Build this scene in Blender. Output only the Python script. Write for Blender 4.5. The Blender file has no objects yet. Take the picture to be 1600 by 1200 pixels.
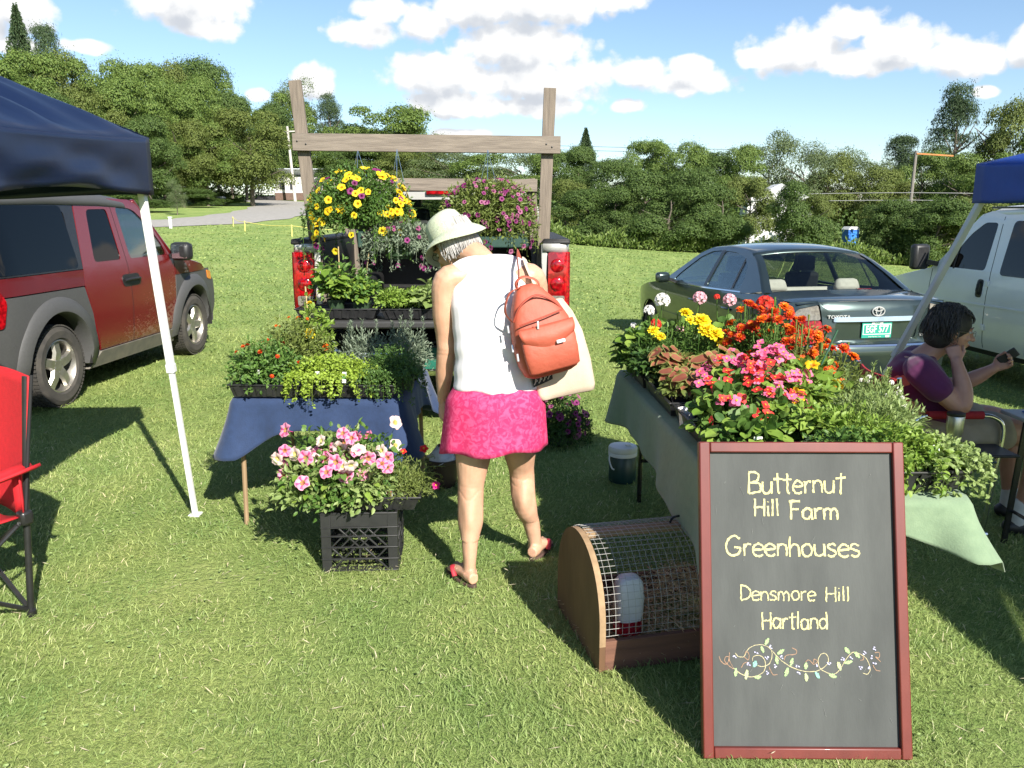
import bpy, bmesh, math, random
import numpy as np
from mathutils import Vector, Matrix, Euler

scene = bpy.context.scene
C = scene.collection
R = math.radians
random.seed(7)
rng = np.random.default_rng(7)

# ---------------------------------------------------------------- camera
cam = bpy.data.cameras.new('camera')
cam.lens = 28.8
cam.sensor_width = 36.0
cam.clip_start = 0.05
cam.clip_end = 3000
cam_o = bpy.data.objects.new('camera', cam)
C.objects.link(cam_o)
cam_o.location = (0, 0, 1.62)
cam_o.rotation_euler = (R(90 - 11.9), 0, 0)
scene.camera = cam_o

# ---------------------------------------------------------------- sun, sky, exposure
SUN_EL = 35.0
to_sun = Vector((0.47, -0.88, 0)).normalized() * math.cos(R(SUN_EL)) + Vector((0, 0, math.sin(R(SUN_EL))))
sun = bpy.data.lights.new('sun', 'SUN')
sun.energy = 5.0
sun.angle = R(0.53)
sun.color = (1.0, 0.95, 0.86)
sun_o = bpy.data.objects.new('sun', sun)
C.objects.link(sun_o)
sun_o.location = (8, -15, 12)
sun_o.rotation_euler = (-to_sun).to_track_quat('-Z', 'Y').to_euler()

scene.view_settings.view_transform = 'Standard'
scene.view_settings.look = 'None'
scene.view_settings.gamma = 1.0
scene.view_settings.use_curve_mapping = False
scene.view_settings.exposure = 1.05

scene.cycles.max_bounces = 6
scene.cycles.diffuse_bounces = 3
scene.cycles.glossy_bounces = 3
scene.cycles.transmission_bounces = 4
scene.cycles.transparent_max_bounces = 10
scene.cycles.caustics_reflective = False
scene.cycles.caustics_refractive = False

world = bpy.data.worlds.new('World')
scene.world = world
world.use_nodes = True

def build_sky():
 nt = world.node_tree
 N, L = nt.nodes, nt.links
 N.clear()
 out = N.new('ShaderNodeOutputWorld')
 bg = N.new('ShaderNodeBackground')
 bg.inputs['Strength'].default_value = 0.082
 L.new(bg.outputs[0], out.inputs[0])
 sky = N.new('ShaderNodeTexSky')
 sky.sky_type = 'NISHITA'
 sky.sun_disc = False
 sky.sun_elevation = R(SUN_EL)
 sky.sun_rotation = math.atan2(to_sun.x, to_sun.y)
 sky.altitude = 300
 sky.air_density = 1.0
 sky.dust_density = 0.35
 sky.ozone_density = 3.0
 tc = N.new('ShaderNodeTexCoord')

 # cloud density as a node group of direction (azimuth, elevation in degrees)
 g = bpy.data.node_groups.new('cloud_density', 'ShaderNodeTree')
 for nm in ('az', 'el'):
  g.interface.new_socket(nm, in_out='INPUT', socket_type='NodeSocketFloat')
 g.interface.new_socket('density', in_out='OUTPUT', socket_type='NodeSocketFloat')
 GN, GL = g.nodes, g.links
 gi = GN.new('NodeGroupInput')
 go = GN.new('NodeGroupOutput')

 def m(op, a, b=None, c=None):
  n = GN.new('ShaderNodeMath')
  n.operation = op
  for i, s in enumerate((a, b, c)):
   if s is None:
    continue
   if isinstance(s, (int, float)):
    n.inputs[i].default_value = s
   else:
    GL.new(s, n.inputs[i])
  return n.outputs[0]
 comb = GN.new('ShaderNodeCombineXYZ')
 GL.new(gi.outputs['az'], comb.inputs[0])
 GL.new(gi.outputs['el'], comb.inputs[1])

 def noise(scale, detail, rough, off, dist=0.0):
  mp = GN.new('ShaderNodeMapping')
  mp.inputs['Location'].default_value = off
  mp.inputs['Scale'].default_value = (scale, scale * 1.25, 1)
  GL.new(comb.outputs[0], mp.inputs[0])
  t = GN.new('ShaderNodeTexNoise')
  t.noise_dimensions = '2D'
  t.inputs['Scale'].default_value = 1.0
  t.inputs['Detail'].default_value = detail
  t.inputs['Roughness'].default_value = rough
  t.inputs['Distortion'].default_value = dist
  GL.new(mp.outputs[0], t.inputs[0])
  return t.outputs['Fac']
 big = noise(0.20, 8, 0.64, (3.1, 5.2, 0), 0.0)
 lump = GN.new('ShaderNodeTexVoronoi')
 lump.voronoi_dimensions = '2D'
 lump.feature = 'F1'
 lump.inputs['Scale'].default_value = 0.75
 lump.inputs['Detail'].default_value = 1.0
 GL.new(comb.outputs[0], lump.inputs[0])
 # clouds: (azimuth, elevation, half width, half height), degrees
 blobs = [(-29.3, 11.3, 1.9, 1.5), (-31.6, 10.0, 2.2, 1.9), (-29.8, 9.2, 1.3, .6), (-20.5, 12.4, 3.9, 2.1), (-19.3, 10.9, 2.5, .8), (-26.0, 9.4, 1.4, .5),
   (-12.9, 8.1, 1.5, 1.2), (-16.6, 7.2, 1.0, .5), (-9.4, 11.2, 2.5, 1.0), (-8.3, 12.5, 2.5, 1.1), (-5.8, 11.9, 2.5, 1.3), (-2.5, 12.8, 4.2, 1.6),
   (2.5, 13.2, 5.4, 1.8), (6.6, 13.2, 3.3, .9), (.4, 10.4, 5.2, 2.2), (-4.2, 8.6, 4.6, 1.6), (2.2, 8.4, 5.6, 1.7), (-4.0, 6.9, 4.4, 1.2),
   (1.7, 6.8, 3.6, .8), (-3.6, 5.1, 3.2, .5), (7.8, 6.8, 1.2, .5), (12.1, 8.1, 2.9, 1.0), (11.9, 9.1, 1.6, .8), (8.2, 8.7, 2.2, 1.0),
   (21.2, 11.0, 2.2, 1.3), (23.8, 9.9, 3.1, 1.4), (18.3, 9.7, 4.1, 1.6), (21.3, 9.0, 5.3, 1.1), (27.6, 8.8, 3.0, 1.4), (31.0, 9.0, 2.2, 1.3),
   (15.6, 9.5, 1.6, .8), (28.8, 6.8, .8, .4), (-45, 16, 8, 4), (46, 17, 9, 4), (2, 27, 15, 5), (-33, 27, 9, 5), (30, 28, 9, 4)]
 acc = None
 for a, e, ra, re in blobs:
  vm = GN.new('ShaderNodeVectorMath')
  vm.operation = 'MULTIPLY_ADD'
  GL.new(comb.outputs[0], vm.inputs[0])
  vm.inputs[1].default_value = (1 / ra, 1 / re, 0)
  vm.inputs[2].default_value = (-a / ra, -e / re, 0)
  ln = GN.new('ShaderNodeVectorMath')
  ln.operation = 'LENGTH'
  GL.new(vm.outputs[0], ln.inputs[0])
  acc = ln.outputs['Value'] if acc is None else m('MINIMUM', acc, ln.outputs['Value'])
 acc = m('MULTIPLY', m('SUBTRACT', 1.0, m('MINIMUM', acc, 2.2)), 0.85)
 d = m('ADD', acc, m('MULTIPLY', m('SUBTRACT', big, 0.43), 1.05))
 d = m('ADD', d, m('MULTIPLY', m('SUBTRACT', 0.42, lump.outputs['Distance']), 0.30))
 GL.new(d, go.inputs[0])

 def wm(op, a, b=None, c=None):
  n = N.new('ShaderNodeMath')
  n.operation = op
  for i, s in enumerate((a, b, c)):
   if s is None:
    continue
   if isinstance(s, (int, float)):
    n.inputs[i].default_value = s
   else:
    L.new(s, n.inputs[i])
  return n.outputs[0]
 sep = N.new('ShaderNodeSeparateXYZ')
 L.new(tc.outputs['Generated'], sep.inputs[0])
 az = wm('MULTIPLY', wm('ARCTAN2', sep.outputs[0], sep.outputs[1]), 57.2958)
 el = wm('MULTIPLY', wm('ARCSINE', sep.outputs[2]), 57.2958)

 def dens(daz, dele):
  gn = N.new('ShaderNodeGroup')
  gn.node_tree = g
  L.new(wm('ADD', az, daz), gn.inputs[0])
  L.new(wm('ADD', el, dele), gn.inputs[1])
  return gn.outputs[0]
 d0 = dens(0, 0)
 d1 = dens(0.5, 1.2)

 def sstep(x, a, b):
  r = N.new('ShaderNodeMapRange')
  r.interpolation_type = 'SMOOTHSTEP'
  r.inputs[1].default_value = a
  r.inputs[2].default_value = b
  L.new(x, r.inputs[0])
  return r.outputs[0]
 mask = sstep(d0, -0.02, 0.32)
 hz = sstep(el, -1.0, 3.0)
 mask = wm('MULTIPLY', mask, hz)
 under = sstep(d1, 0.25, 0.95)
 relief = sstep(wm('SUBTRACT', d1, d0), -0.05, 0.30)
 shade = wm('MINIMUM', wm('ADD', wm('MULTIPLY', under, 0.50), wm('MULTIPLY', relief, 0.30)), 1.0)
 ccol = N.new('ShaderNodeMix')
 ccol.data_type = 'RGBA'
 ccol.inputs[6].default_value = (6.5, 6.5, 6.45, 1)
 ccol.inputs[7].default_value = (3.3, 3.6, 4.1, 1)
 L.new(shade, ccol.inputs[0])
 mix = N.new('ShaderNodeMix')
 mix.data_type = 'RGBA'
 L.new(mask, mix.inputs[0])
 L.new(sky.outputs[0], mix.inputs[6])
 L.new(ccol.outputs[2], mix.inputs[7])
 L.new(mix.outputs[2], bg.inputs['Color'])

build_sky()
world.cycles.sampling_method = 'MANUAL'
world.cycles.sample_map_resolution = 256

# ---------------------------------------------------------------- materials
MATS = {}

def _ramp(nt, fac, c0, c1, p0=0.3, p1=0.7):
 r = nt.nodes.new('ShaderNodeValToRGB')
 r.color_ramp.elements[0].position = p0
 r.color_ramp.elements[1].position = p1
 r.color_ramp.elements[0].color = (*c0, 1)
 r.color_ramp.elements[1].color = (*c1, 1)
 nt.links.new(fac, r.inputs[0])
 return r.outputs[0]

def mat(name, c0, c1=None, rough=0.6, metal=0.0, scale=20.0, stretch=(1, 1, 1), bump=0.0, bscale=None, spec=0.5,
  coat=0.0, detail=4.0, sheen=0.0, sss=0.0, trans=0.0, p=(0.3, 0.7), rvar=0.0, alpha=1.0):
 """Principled material with noise-mottled colour and relief, in object space."""
 if name in MATS:
  return MATS[name]
 m = bpy.data.materials.new(name)
 m.use_nodes = True
 nt = m.node_tree
 b = nt.nodes['Principled BSDF']
 b.inputs['Roughness'].default_value = rough
 b.inputs['Metallic'].default_value = metal
 b.inputs['Specular IOR Level'].default_value = spec
 b.inputs['Coat Weight'].default_value = coat
 b.inputs['Coat Roughness'].default_value = 0.04
 b.inputs['Sheen Weight'].default_value = sheen
 b.inputs['Transmission Weight'].default_value = trans
 b.inputs['Alpha'].default_value = alpha
 if sss:
  b.inputs['Subsurface Weight'].default_value = sss
  b.inputs['Subsurface Radius'].default_value = (0.02, 0.008, 0.004)
 tc = nt.nodes.new('ShaderNodeTexCoord')
 mp = nt.nodes.new('ShaderNodeMapping')
 mp.inputs['Scale'].default_value = stretch
 nt.links.new(tc.outputs['Object'], mp.inputs[0])
 nz = nt.nodes.new('ShaderNodeTexNoise')
 nz.inputs['Scale'].default_value = scale
 nz.inputs['Detail'].default_value = detail
 nz.inputs['Roughness'].default_value = 0.6
 nt.links.new(mp.outputs[0], nz.inputs[0])
 nt.links.new(_ramp(nt, nz.outputs['Fac'], c0, c1 or tuple(x * 0.82 for x in c0), *p), b.inputs['Base Color'])
 if rvar:
  mr = nt.nodes.new('ShaderNodeMapRange')
  mr.inputs[3].default_value = rough - rvar
  mr.inputs[4].default_value = rough + rvar
  nt.links.new(nz.outputs['Fac'], mr.inputs[0])
  nt.links.new(mr.outputs[0], b.inputs['Roughness'])
 if bump:
  n2 = nt.nodes.new('ShaderNodeTexNoise')
  n2.inputs['Scale'].default_value = bscale or scale * 2
  n2.inputs['Detail'].default_value = 5
  nt.links.new(mp.outputs[0], n2.inputs[0])
  bp = nt.nodes.new('ShaderNodeBump')
  bp.inputs['Strength'].default_value = min(1.0, bump)
  bp.inputs['Distance'].default_value = 0.01 if bump <= 1 else 0.01 * bump
  nt.links.new(n2.outputs['Fac'], bp.inputs['Height'])
  nt.links.new(bp.outputs[0], b.inputs['Normal'])
 MATS[name] = m
 return m

def leaf_mat(name, c0, c1, c2=None, rough=0.5, transl=0.3):
 """Leaves: each leaf takes its own shade between two or three greens; part of the light passes through."""
 if name in MATS:
  return MATS[name]
 m = bpy.data.materials.new(name)
 m.use_nodes = True
 nt = m.node_tree
 b = nt.nodes['Principled BSDF']
 b.inputs['Roughness'].default_value = rough
 b.inputs['Specular IOR Level'].default_value = 0.35
 ge = nt.nodes.new('ShaderNodeNewGeometry')
 r = nt.nodes.new('ShaderNodeValToRGB')
 e = r.color_ramp.elements
 e[0].position, e[1].position = 0.0, 1.0
 e[0].color, e[1].color = (*c0, 1), (*c1, 1)
 if c2:
  x = e.new(0.93)
  x.color = (*c1, 1)
  e[-1].color = (*c2, 1)
 oi = nt.nodes.new('ShaderNodeObjectInfo')
 fr = nt.nodes.new('ShaderNodeMath')
 fr.operation = 'ADD'
 nt.links.new(ge.outputs['Random Per Island'], fr.inputs[0])
 nt.links.new(oi.outputs['Random'], fr.inputs[1])
 f2 = nt.nodes.new('ShaderNodeMath')
 f2.operation = 'FRACT'
 nt.links.new(fr.outputs[0], f2.inputs[0])
 nt.links.new(f2.outputs[0], r.inputs[0])
 nt.links.new(r.outputs[0], b.inputs['Base Color'])
 t = nt.nodes.new('ShaderNodeBsdfTranslucent')
 hs = nt.nodes.new('ShaderNodeHueSaturation')
 hs.inputs['Hue'].default_value = 0.485
 hs.inputs['Value'].default_value = 1.25
 nt.links.new(r.outputs[0], hs.inputs['Color'])
 nt.links.new(hs.outputs[0], t.inputs['Color'])
 mx = nt.nodes.new('ShaderNodeMixShader')
 mx.inputs[0].default_value = transl
 nt.links.new(b.outputs[0], mx.inputs[1])
 nt.links.new(t.outputs[0], mx.inputs[2])
 nt.links.new(mx.outputs[0], nt.nodes['Material Output'].inputs[0])
 MATS[name] = m
 return m

def glass_mat(name, tint, rough=0.02, dark=0.75, refl=1.0):
 """Thin car glass: mirror reflection by Fresnel, tinted see-through below it."""
 if name in MATS:
  return MATS[name]
 m = bpy.data.materials.new(name)
 m.use_nodes = True
 nt = m.node_tree
 nt.nodes.remove(nt.nodes['Principled BSDF'])
 tr = nt.nodes.new('ShaderNodeBsdfTransparent')
 tr.inputs[0].default_value = (*tint, 1)
 gl = nt.nodes.new('ShaderNodeBsdfGlossy')
 gl.inputs['Roughness'].default_value = rough
 lw = nt.nodes.new('ShaderNodeFresnel')
 lw.inputs[0].default_value = 1.6
 ad = nt.nodes.new('ShaderNodeMath')
 ad.operation = 'MULTIPLY_ADD'
 ad.inputs[1].default_value = refl
 ad.inputs[2].default_value = dark * 0.1
 ad.use_clamp = True
 nt.links.new(lw.outputs[0], ad.inputs[0])
 mx = nt.nodes.new('ShaderNodeMixShader')
 nt.links.new(ad.outputs[0], mx.inputs[0])
 nt.links.new(tr.outputs[0], mx.inputs[1])
 nt.links.new(gl.outputs[0], mx.inputs[2])
 nt.links.new(mx.outputs[0], nt.nodes['Material Output'].inputs[0])
 MATS[name] = m
 return m

# ---------------------------------------------------------------- mesh helpers
def catmull(pts, n=6):
 P = [Vector(p) for p in pts]
 if len(P) < 3:
  return P
 out = []
 for i in range(len(P) - 1):
  p0, p1, p2, p3 = P[max(i - 1, 0)], P[i], P[i + 1], P[min(i + 2, len(P) - 1)]
  for k in range(n):
   t = k / n
   out.append(0.5 * ((2 * p1) + (p2 - p0) * t + (2 * p0 - 5 * p1 + 4 * p2 - p3) * t * t + (3 * p1 - p0 - 3 * p2 + p3) * t ** 3))
 out.append(P[-1])
 return out

def lerp(a, b, t):
 return a + (b - a) * t

def sm(x, a, b):
 t = max(0.0, min(1.0, (x - a) / (b - a)))
 return t * t * (3 - 2 * t)

def interp(x, table):
 """smooth interpolation in a table of (x, value)"""
 if x <= table[0][0]:
  return table[0][1]
 for (x0, v0), (x1, v1) in zip(table, table[1:]):
  if x <= x1:
   t = (x - x0) / (x1 - x0)
   return v0 + (v1 - v0) * t
 return table[-1][1]

class MB:
 """collects shapes of ONE part"""

 def __init__(s):
  s.v, s.f, s.m = [], [], []

 def add(s, verts, faces, mi=0):
  o = len(s.v)
  s.v += [tuple(v) for v in verts]
  s.f += [tuple(i + o for i in f) for f in faces]
  s.m += [mi] * len(faces)
  return s

 def box(s, c, d, rot=(0, 0, 0), mi=0, top=1.0):
  M = Euler(rot).to_matrix()
  c = Vector(c)
  V = []
  for z in (-1, 1):
   k = top if z > 0 else 1.0
   for x, y in ((-1, -1), (1, -1), (1, 1), (-1, 1)):
    V.append(c + M @ Vector((x * d[0] / 2 * k, y * d[1] / 2 * k, z * d[2] / 2)))
  return s.add(V, [(3, 2, 1, 0), (4, 5, 6, 7), (0, 1, 5, 4), (1, 2, 6, 5), (2, 3, 7, 6), (3, 0, 4, 7)], mi)

 def bar(s, a, b, w, h, mi=0, up=(0, 0, 1)):
  """square bar from a to b, w across, h along up"""
  a, b = Vector(a), Vector(b)
  d = (b - a).normalized()
  u = Vector(up)
  x = d.cross(u)
  if x.length < 1e-4:
   x = d.cross(Vector((1, 0, 0)))
  x.normalize()
  y = x.cross(d)
  V = [p + x * sx * w / 2 + y * sy * h / 2 for p in (a, b) for sx, sy in ((-1, -1), (1, -1), (1, 1), (-1, 1))]
  return s.add(V, [(3, 2, 1, 0), (4, 5, 6, 7), (0, 1, 5, 4), (1, 2, 6, 5), (2, 3, 7, 6), (3, 0, 4, 7)], mi)

 def tube(s, pts, r, n=8, mi=0, flat=1.0, up=None, cap=True):
  P = [Vector(p) for p in pts]
  k = len(P)
  rad = r if isinstance(r, (list, tuple)) else [r] * k
  T = [(P[min(i + 1, k - 1)] - P[max(i - 1, 0)]).normalized() for i in range(k)]
  x = Vector(up) if up else (Vector((0, 0, 1)) if abs(T[0].z) < 0.9 else Vector((1, 0, 0)))
  x = (x - T[0] * x.dot(T[0])).normalized()
  V, F = [], []
  for i in range(k):
   x = (x - T[i] * x.dot(T[i]))
   x = x.normalized() if x.length > 1e-6 else T[i].orthogonal().normalized()
   y = T[i].cross(x)
   for j in range(n):
    a = 2 * math.pi * j / n
    V.append(P[i] + x * math.cos(a) * rad[i] * flat + y * math.sin(a) * rad[i])
  for i in range(k - 1):
   for j in range(n):
    F.append((i * n + j, i * n + (j + 1) % n, (i + 1) * n + (j + 1) % n, (i + 1) * n + j))
  if cap:
   F.append(tuple(range(n - 1, -1, -1)))
   F.append(tuple((k - 1) * n + j for j in range(n)))
  return s.add(V, F, mi)

 def lathe(s, prof, n=24, c=(0, 0, 0), M=None, mi=0, sx=1.0, sy=1.0, cap=True):
  c = Vector(c)
  M = M or Matrix.Identity(3)
  V, F = [], []
  for r, z in prof:
   for j in range(n):
    a = 2 * math.pi * j / n
    V.append(c + M @ Vector((r * math.cos(a) * sx, r * math.sin(a) * sy, z)))
  for i in range(len(prof) - 1):
   for j in range(n):
    F.append((i * n + j, i * n + (j + 1) % n, (i + 1) * n + (j + 1) % n, (i + 1) * n + j))
  if cap:
   F.append(tuple(range(n - 1, -1, -1)))
   F.append(tuple((len(prof) - 1) * n + j for j in range(n)))
  return s.add(V, F, mi)

 def loft(s, rings, mi=0, closed=True, cap=True):
  n = len(rings[0])
  V = [p for r in rings for p in r]
  F = []
  for i in range(len(rings) - 1):
   for j in range(n if closed else n - 1):
    F.append((i * n + j, i * n + (j + 1) % n, (i + 1) * n + (j + 1) % n, (i + 1) * n + j))
  if cap and closed:
   F.append(tuple(range(n - 1, -1, -1)))
   F.append(tuple((len(rings) - 1) * n + j for j in range(n)))
  return s.add(V, F, mi)

 def grid(s, fn, nu, nv, mi=0):
  V = [fn(i / nu, j / nv) for i in range(nu + 1) for j in range(nv + 1)]
  F = [(i * (nv + 1) + j, (i + 1) * (nv + 1) + j, (i + 1) * (nv + 1) + j + 1, i * (nv + 1) + j + 1) for i in range(nu) for j in range(nv)]
  return s.add(V, F, mi)

 def prism(s, poly, fn0, fn1, mi=0):
  """outline poly of 2D points; fn0/fn1 map a 2D point to the two faces"""
  n = len(poly)
  V = [fn0(p) for p in poly] + [fn1(p) for p in poly]
  F = [tuple(range(n - 1, -1, -1)), tuple(range(n, 2 * n))] + [(i, (i + 1) % n, n + (i + 1) % n, n + i) for i in range(n)]
  return s.add(V, F, mi)

 def xf(s, M):
  s.v = [tuple(M @ Vector(v)) for v in s.v]
  return s

 def mesh(s, name, mats, smooth=True, angle=40):
  me = bpy.data.meshes.new(name)
  me.from_pydata(s.v, [], s.f)
  for x in (mats if isinstance(mats, (list, tuple)) else [mats]):
   me.materials.append(x)
  if any(s.m):
   me.polygons.foreach_set('material_index', s.m)
  finish(me, smooth, angle)
  return me

 def build(s, name, mats, parent=None, smooth=True, angle=40, bevel=0.0, solid=0.0, sub=0, soff=-1):
  o = link(name, s.mesh(name, mats, smooth, angle), parent)
  if sub:
   mo = o.modifiers.new('subdivision', 'SUBSURF')
   mo.levels = mo.render_levels = sub
  if solid:
   mo = o.modifiers.new('solidify', 'SOLIDIFY')
   mo.thickness = solid
   mo.offset = soff
  if bevel:
   mo = o.modifiers.new('bevel', 'BEVEL')
   mo.width = bevel
   mo.segments = 2
   mo.limit_method = 'ANGLE'
   mo.angle_limit = R(35)
  return o

def finish(me, smooth=True, angle=40):
 bm = bmesh.new()
 bm.from_mesh(me)
 bmesh.ops.recalc_face_normals(bm, faces=bm.faces)
 bm.to_mesh(me)
 bm.free()
 me.polygons.foreach_set('use_smooth', [smooth] * len(me.polygons))
 if smooth and angle < 180:
  me.set_sharp_from_angle(angle=R(angle))
 me.update()

def link(name, me, parent=None):
 o = bpy.data.objects.new(name, me)
 C.objects.link(o)
 if parent is not None:
  o.parent = parent
 return o

def tag(o, label=None, cat=None, group=None, kind=None):
 if label:
  o['label'] = label
 if cat:
  o['category'] = cat
 if group:
  o['group'] = group
 if kind:
  o['kind'] = kind
 return o

def thing(name, label, cat, loc=(0, 0, 0), rotz=0.0, group=None):
 o = bpy.data.objects.new(name, None)
 C.objects.link(o)
 o.location = loc
 o.rotation_euler = (0, 0, rotz)
 o.empty_display_size = 0.1
 return tag(o, label, cat, group)

def np_mesh(name, V, F, mats, mi=None, smooth=False):
 """fast mesh from numpy: F is (n,k)"""
 me = bpy.data.meshes.new(name)
 V = np.asarray(V, dtype=np.float32)
 F = np.asarray(F, dtype=np.int32)
 n, k = F.shape
 me.vertices.add(len(V))
 me.vertices.foreach_set('co', V.ravel())
 me.loops.add(n * k)
 me.loops.foreach_set('vertex_index', F.ravel())
 me.polygons.add(n)
 me.polygons.foreach_set('loop_start', np.arange(0, n * k, k, dtype=np.int32))
 for x in (mats if isinstance(mats, (list, tuple)) else [mats]):
  me.materials.append(x)
 if mi is not None:
  me.polygons.foreach_set('material_index', np.asarray(mi, dtype=np.int32))
 me.polygons.foreach_set('use_smooth', np.full(n, smooth, dtype=bool))
 me.update()
 return me

def unit(A):
 return A / np.maximum(np.linalg.norm(A, axis=1, keepdims=True), 1e-9)

def rand_dirs(n):
 return unit(rng.normal(size=(n, 3)))

LEAF = {
 'diamond': (np.array([(0, 0, 0), (.5, -.5, .12), (1, 0, -.1), (.5, .5, .12)]), np.array([(0, 1, 2), (0, 2, 3)])),
 'needle': (np.array([(0, -.3, 0), (.6, -.5, 0), (1, 0, 0), (.6, .5, 0)]), np.array([(0, 1, 2), (0, 2, 3)])),
 'oval': (np.array([(0, 0, 0), (.28, -.46, .08), (.68, -.40, .02), (1, 0, -.22), (.68, .40, .02), (.28, .46, .08), (.3, 0, .0), (.68, 0, -.06)]),
   np.array([(0, 1, 6), (6, 1, 2), (6, 2, 7), (7, 2, 3), (7, 3, 4), (7, 4, 6), (6, 4, 5), (6, 5, 0)])),
 'round': (np.array([(0, 0, 0), (.05, -.42, .06), (.5, -.56, .10), (.92, -.3, .0), (1, 0, -.05), (.92, .3, .0), (.5, .56, .10), (.05, .42, .06), (.5, 0, -.03)]),
   np.array([(0, 1, 8), (1, 2, 8), (2, 3, 8), (3, 4, 8), (4, 5, 8), (5, 6, 8), (6, 7, 8), (7, 0, 8)])),
}

def leaf_verts(P, D, Nn, L, W, kind='diamond'):
 """n leaves: base P, axis D, upper side Nn; returns verts, tri faces"""
 T, F = LEAF[kind]
 n = len(P)
 D = unit(D)
 S = unit(np.cross(Nn, D))
 U = np.cross(D, S)
 L = np.broadcast_to(np.asarray(L, float), (n,))[:, None, None]
 W = np.broadcast_to(np.asarray(W, float), (n,))[:, None, None]
 V = P[:, None, :] + D[:, None, :] * (T[None, :, 0:1] * L) + S[:, None, :] * (T[None, :, 1:2] * W) + U[:, None, :] * (T[None, :, 2:3] * L)
 Fa = F[None] + (np.arange(n) * len(T))[:, None, None]
 return V.reshape(-1, 3), Fa.reshape(-1, 3)

class LF:
 """gathers leaves of one foliage part"""

 def __init__(s):
  s.V, s.F, s.mi, s.o = [], [], [], 0

 def add(s, P, D, Nn, L, W, kind='diamond', mi=0):
  if len(P) == 0:
   return s
  v, f = leaf_verts(np.asarray(P, float), np.asarray(D, float), np.asarray(Nn, float), L, W, kind)
  s.V.append(v)
  s.F.append(f + s.o)
  s.mi.append(np.full(len(f), mi))
  s.o += len(v)
  return s

 def raw(s, V, F, mi=0):
  V = np.asarray(V, float)
  F = np.asarray(F, int)
  s.V.append(V)
  s.F.append(F + s.o)
  s.mi.append(np.full(len(F), mi))
  s.o += len(V)
  return s

 def mesh(s, name, mats):
  return np_mesh(name, np.concatenate(s.V), np.concatenate(s.F), mats, np.concatenate(s.mi))

 def build(s, name, mats, parent=None, kind='stuff'):
  o = link(name, s.mesh(name, mats), parent)
  if kind:
   o['kind'] = kind
  return o

def tri_tube(pts, r0, r1, n=4):
 """thin tapering stem as triangles"""
 P = np.asarray(pts, float)
 k = len(P)
 T = np.gradient(P, axis=0)
 T = unit(T)
 a = np.where(np.abs(T[:, 2:3]) > 0.9, np.array([[1.0, 0, 0]]), np.array([[0, 0, 1.0]]))
 X = unit(np.cross(T, a))
 Y = np.cross(T, X)
 rr = np.linspace(r0, r1, k)[:, None]
 V = np.concatenate([P + (X * math.cos(2 * math.pi * j / n) + Y * math.sin(2 * math.pi * j / n)) * rr for j in range(n)], axis=0)
 F = []
 for j in range(n):
  b = (j + 1) % n
  for i in range(k - 1):
   F += [(j * k + i, b * k + i, b * k + i + 1), (j * k + i, b * k + i + 1, j * k + i + 1)]
 return V, np.array(F)

# ---------------------------------------------------------------- terrain
def gz(x, y):
 """height of the lawn: falls away to the right, climbs gently to the far left"""
 x = np.asarray(x, float)
 y = np.asarray(y, float)
 xr = np.clip(x - 1.2, 0, None)
 z = -2.9 * (1 - np.exp(-0.082 * xr / 2.9)) * np.clip((xr + 1e-6) / 1.5, 0, 1) ** 0.5
 near = 1 / (1 + np.exp((y - 30) / 6))
 z = z + 0.012 * np.clip(-x - 1.5, 0, 30)
 left = 1 / (1 + np.exp((x + 6 - 0.02 * y) / 3.0))
 z = z + left * (0.014 * np.clip(y - 12, 0, None) + 0.020 * np.clip(y - 42, 0, 110))
 und = 0.05 * np.sin(x * 0.31 + 1) * np.sin(y * 0.23) * np.clip((y - 8) / 10, 0, 1)
 return z + und

def G(x, y):
 return float(gz(x, y))

# ---------------------------------------------------------------- ground
def ground_mat():
 m = bpy.data.materials.new('lawn_ground')
 m.use_nodes = True
 nt = m.node_tree
 b = nt.nodes['Principled BSDF']
 b.inputs['Roughness'].default_value = 0.9
 b.inputs['Specular IOR Level'].default_value = 0.15
 tc = nt.nodes.new('ShaderNodeTexCoord')

 def nz(s, d=5, st=(1, 1, 1)):
  mp = nt.nodes.new('ShaderNodeMapping')
  mp.inputs['Scale'].default_value = st
  nt.links.new(tc.outputs['Object'], mp.inputs[0])
  n = nt.nodes.new('ShaderNodeTexNoise')
  n.inputs['Scale'].default_value = s
  n.inputs['Detail'].default_value = d
  n.inputs['Roughness'].default_value = 0.65
  nt.links.new(mp.outputs[0], n.inputs[0])
  return n.outputs['Fac']
 fine = _ramp(nt, nz(26, 6), (0.200, 0.275, 0.088), (0.325, 0.395, 0.152), 0.3, 0.7)
 patch = _ramp(nt, nz(1.1, 4), (0.72, 0.82, 0.66), (1.12, 1.06, 1.0), 0.35, 0.68)
 streak = _ramp(nt, nz(0.55, 5, (1.0, 0.28, 1)), (0.84, 0.9, 0.8), (1.1, 1.06, 1.0), 0.35, 0.65)
 mx = nt.nodes.new('ShaderNodeMix')
 mx.data_type = 'RGBA'
 mx.blend_type = 'MULTIPLY'
 mx.inputs[0].default_value = 1.0
 nt.links.new(fine, mx.inputs[6])
 nt.links.new(patch, mx.inputs[7])
 m2 = nt.nodes.new('ShaderNodeMix')
 m2.data_type = 'RGBA'
 m2.blend_type = 'MULTIPLY'
 m2.inputs[0].default_value = 1.0
 nt.links.new(mx.outputs[2], m2.inputs[6])
 nt.links.new(streak, m2.inputs[7])
 nt.links.new(m2.outputs[2], b.inputs['Base Color'])
 bp = nt.nodes.new('ShaderNodeBump')
 bp.inputs['Strength'].default_value = 1.0
 bp.inputs['Distance'].default_value = 0.04
 nt.links.new(nz(34, 6), bp.inputs['Height'])
 nt.links.new(bp.outputs[0], b.inputs['Normal'])
 return m

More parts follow.
